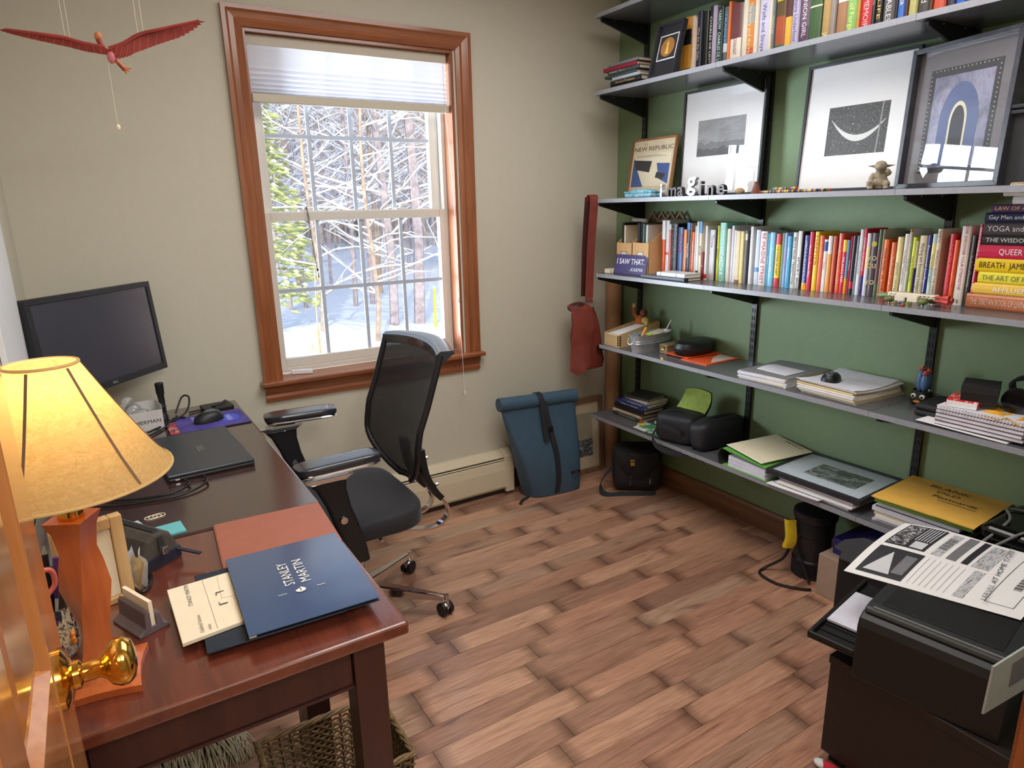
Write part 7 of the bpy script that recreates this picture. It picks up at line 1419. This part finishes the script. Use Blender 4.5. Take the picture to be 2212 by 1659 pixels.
for s_, yw in ((-1, -.278), (1, .290)):
    yaw_ = .06 if s_ < 0 else -.10
    pad = MB().ball((0, 0, 0), .130, .044, .015, n=36, m=10, e=.42).build('arm_pad', 'arm_pad', of, loc=(-.125 if s_ < 0 else -.085, yw, .705), rot=(0, 0, yaw_), smooth=40); MB().ball((0, 0, -.016), .128, .043, .006, n=36, m=6, e=.42).build('chrome_trim', 'chrome', pad, smooth=40)
    pr2 = [(-.235, .672), (-.105, .676), (-.108, .62), (-.098, .56), (-.080, .50), (-.060, .42), (-.052, .365), (-.118, .362), (-.128, .42), (-.150, .50), (-.172, .57), (-.198, .63)]
    ap_ = MB().prism(pr2, yw-s_*.0-.016, yw+.016, 'y').build('arm_post', 'chair_plastic', of, bevel=.010, seg=3)
    MB().hexa([(-.215, yw-.024, .655), (-.110, yw-.024, .655), (-.110, yw+.024, .655), (-.215, yw+.024, .655)], [(-.240, yw-.030, .6735), (-.085, yw-.030, .6735), (-.085, yw+.030, .6735), (-.240, yw+.030, .6735)]).build('arm_bracket', 'chrome', of, bevel=.003)
    MB().cyl((-.128, yw+s_*.017, .525), (-.128, yw+s_*.025, .525), .013, .011, 18).build('height_button', 'chrome', ap_, smooth=40); MB().cyl((-.128, yw-s_*.017, .525), (-.128, yw-s_*.020, .525), .011, .010, 18).build('height_button', 'chrome', ap_, smooth=40)
    MB().cyl((-.086, yw, .395), (-.086, yw*.25, .380), .013, n=12).build('arm_bar', 'chair_plastic', of)

# ------------------------------------------------------------------ hanging bird and small window things
YB = -1.15
bo = on(232, 118, Y=YB); hb_ = thing('hanging_bird', 'red carved wooden bird mobile with spread wings hanging by strings', 'mobile', bo); mat('bird_red', (150, 52, 48), .6, var=.15, scale=30); mat('bird_orange', (196, 120, 70), .6); mat('bird_pink', (196, 110, 120), .6)
def L_(px, py, dy=0): return on(px, py, Y=YB+dy)-bo
MB().tube([L_(212, 78), L_(214, 88), L_(222, 102), L_(234, 116), L_(252, 132), L_(270, 152)], [.006, .007, .008, .012, .009, .004], 10, 4).build('body', 'bird_red', hb_, smooth=True); MB().ball(L_(212, 80), .007, .006, .010).add([L_(210, 78)+Vector((0, -.004, 0)), L_(208, 90), L_(213, 84), L_(210, 78)+Vector((0, .004, 0))], [(0, 1, 2), (3, 2, 1), (0, 3, 1), (0, 2, 3)]).build('head', 'bird_orange', hb_, smooth=True); MB().ball(L_(240, 124, -.006), .007, .005, .012).build('breast', 'bird_pink', hb_, smooth=True)
for q_ in range(3): MB().tube([L_(252, 132), L_(266, 146), L_(284-q_*5, 148+q_*6)], [.005, .004, .001], 6).build('tail_feather', 'bird_orange', hb_)
def pl_at(pl, t_):
    s_ = t_*(len(pl)-1); i = min(int(s_), len(pl)-2); f_ = s_-i; return (pl[i][0]+(pl[i+1][0]-pl[i][0])*f_, pl[i][1]+(pl[i+1][1]-pl[i][1])*f_)
for side in (0, 1):
    if side: lead = [(236, 106), (268, 94), (302, 74), (352, 62), (400, 51), (430, 44)]; trail = [(238, 112), (246, 122), (262, 124), (284, 118), (302, 110), (326, 101), (352, 92), (384, 82), (412, 66), (434, 49)]
    else: lead = [(226, 104), (180, 94), (140, 82), (90, 74), (40, 67), (10, 63)]; trail = [(226, 117), (205, 114), (178, 109), (150, 102), (120, 95), (92, 89), (62, 82), (36, 75), (10, 67)]
    MB().tube([L_(*p, -.004) for p in lead], [.005, .005, .0045, .004, .003, .002], 6, 3).build('wing_edge', 'bird_red', hb_, smooth=True)
    for k in range(26):
        t_ = k/25; q0 = pl_at(lead, min(1, t_*.92)); q1 = pl_at(trail, t_)
        p0, p1 = L_(*q0, .0009*k-.010), L_(*q1, .0009*k-.006); dirv = (L_(*pl_at(lead, min(1, t_+.04)))-L_(*pl_at(lead, max(0, t_-.04)))).normalized()
        fe = MB().band([p0, p0.lerp(p1, .75), p1], .019, .0012, dirv).build('feather', 'bird_red', hb_)
        if k % 2: MB().tube([p0+Vector((0, -.0016, 0)), p1+Vector((0, -.0016, 0))], .0005, 4).build('gold_line', 'bird_orange', fe)
for p, q in (((128, -30), (141, 82)), ((140, -30), (152, 86)), ((293, -30), (298, 72)), ((303, -30), (310, 72))):
    a, b_ = L_(*p), L_(*q); a = b_+Vector((0, 0, 2.449-bo.z-b_.z)) ; MB().tube([b_, a], .0006, 4).build('string', 'cream_paper', hb_)
pw = L_(253, 275); MB().tube([L_(231, 122), Vector((L_(231, 122).x, L_(231, 122).y, pw.z))], .0006, 4).ball(Vector((L_(231, 122).x, L_(231, 122).y, pw.z)), .004, .004, .006).build('pull_string', 'cream_paper', hb_)
sn_ = thing('window_sensor', 'small white sensor box with a wire on the window stool', 'sensor', (*on(648, 800, Z=WZ0+.012).xy, WZ0+.0122), (0, 0, -.35)); sn_.location.y = min(sn_.location.y, .03); MB().box(-.05, .035, -.010, .010, 0, .018).build('case', 'white', sn_, bevel=.003); MB().tube([(-.05, 0, .01), (-.075, .01, .03), (-.095, .005, .012), (-.08, -.015, .006), (-.052, -.008, .006)], .0014, 6, 5).build('wire', 'white', sn_)
hc = on(663, 452, Y=.080); hs_ = thing('hanging_charm', 'thin dark string with beads hanging from the sash lock', 'charm', (hc.x, .080, 1.434)); MB().tube([(0, .014, .002), (0, .0, .004), (.006, -.002, -.10), (.018, -.004, -.24)], .0013, 5, 4).build('string', 'black', hs_); MB().tube([(0, .008, .004), (.010, -.001, -.06), (.016, -.003, -.20)], .0009, 5, 4).build('second_string', 'black', hs_); MB().ball((.019, -.004, -.248), .005, .005, .006).build('bead', 'black_gloss', hs_, smooth=True); MB().lathe([(.001, -.285), (.004, -.280), (.004, -.262), (.001, -.256)], 10, (.021, -.004, 0)).build('pendant', 'steel', hs_, smooth=True)
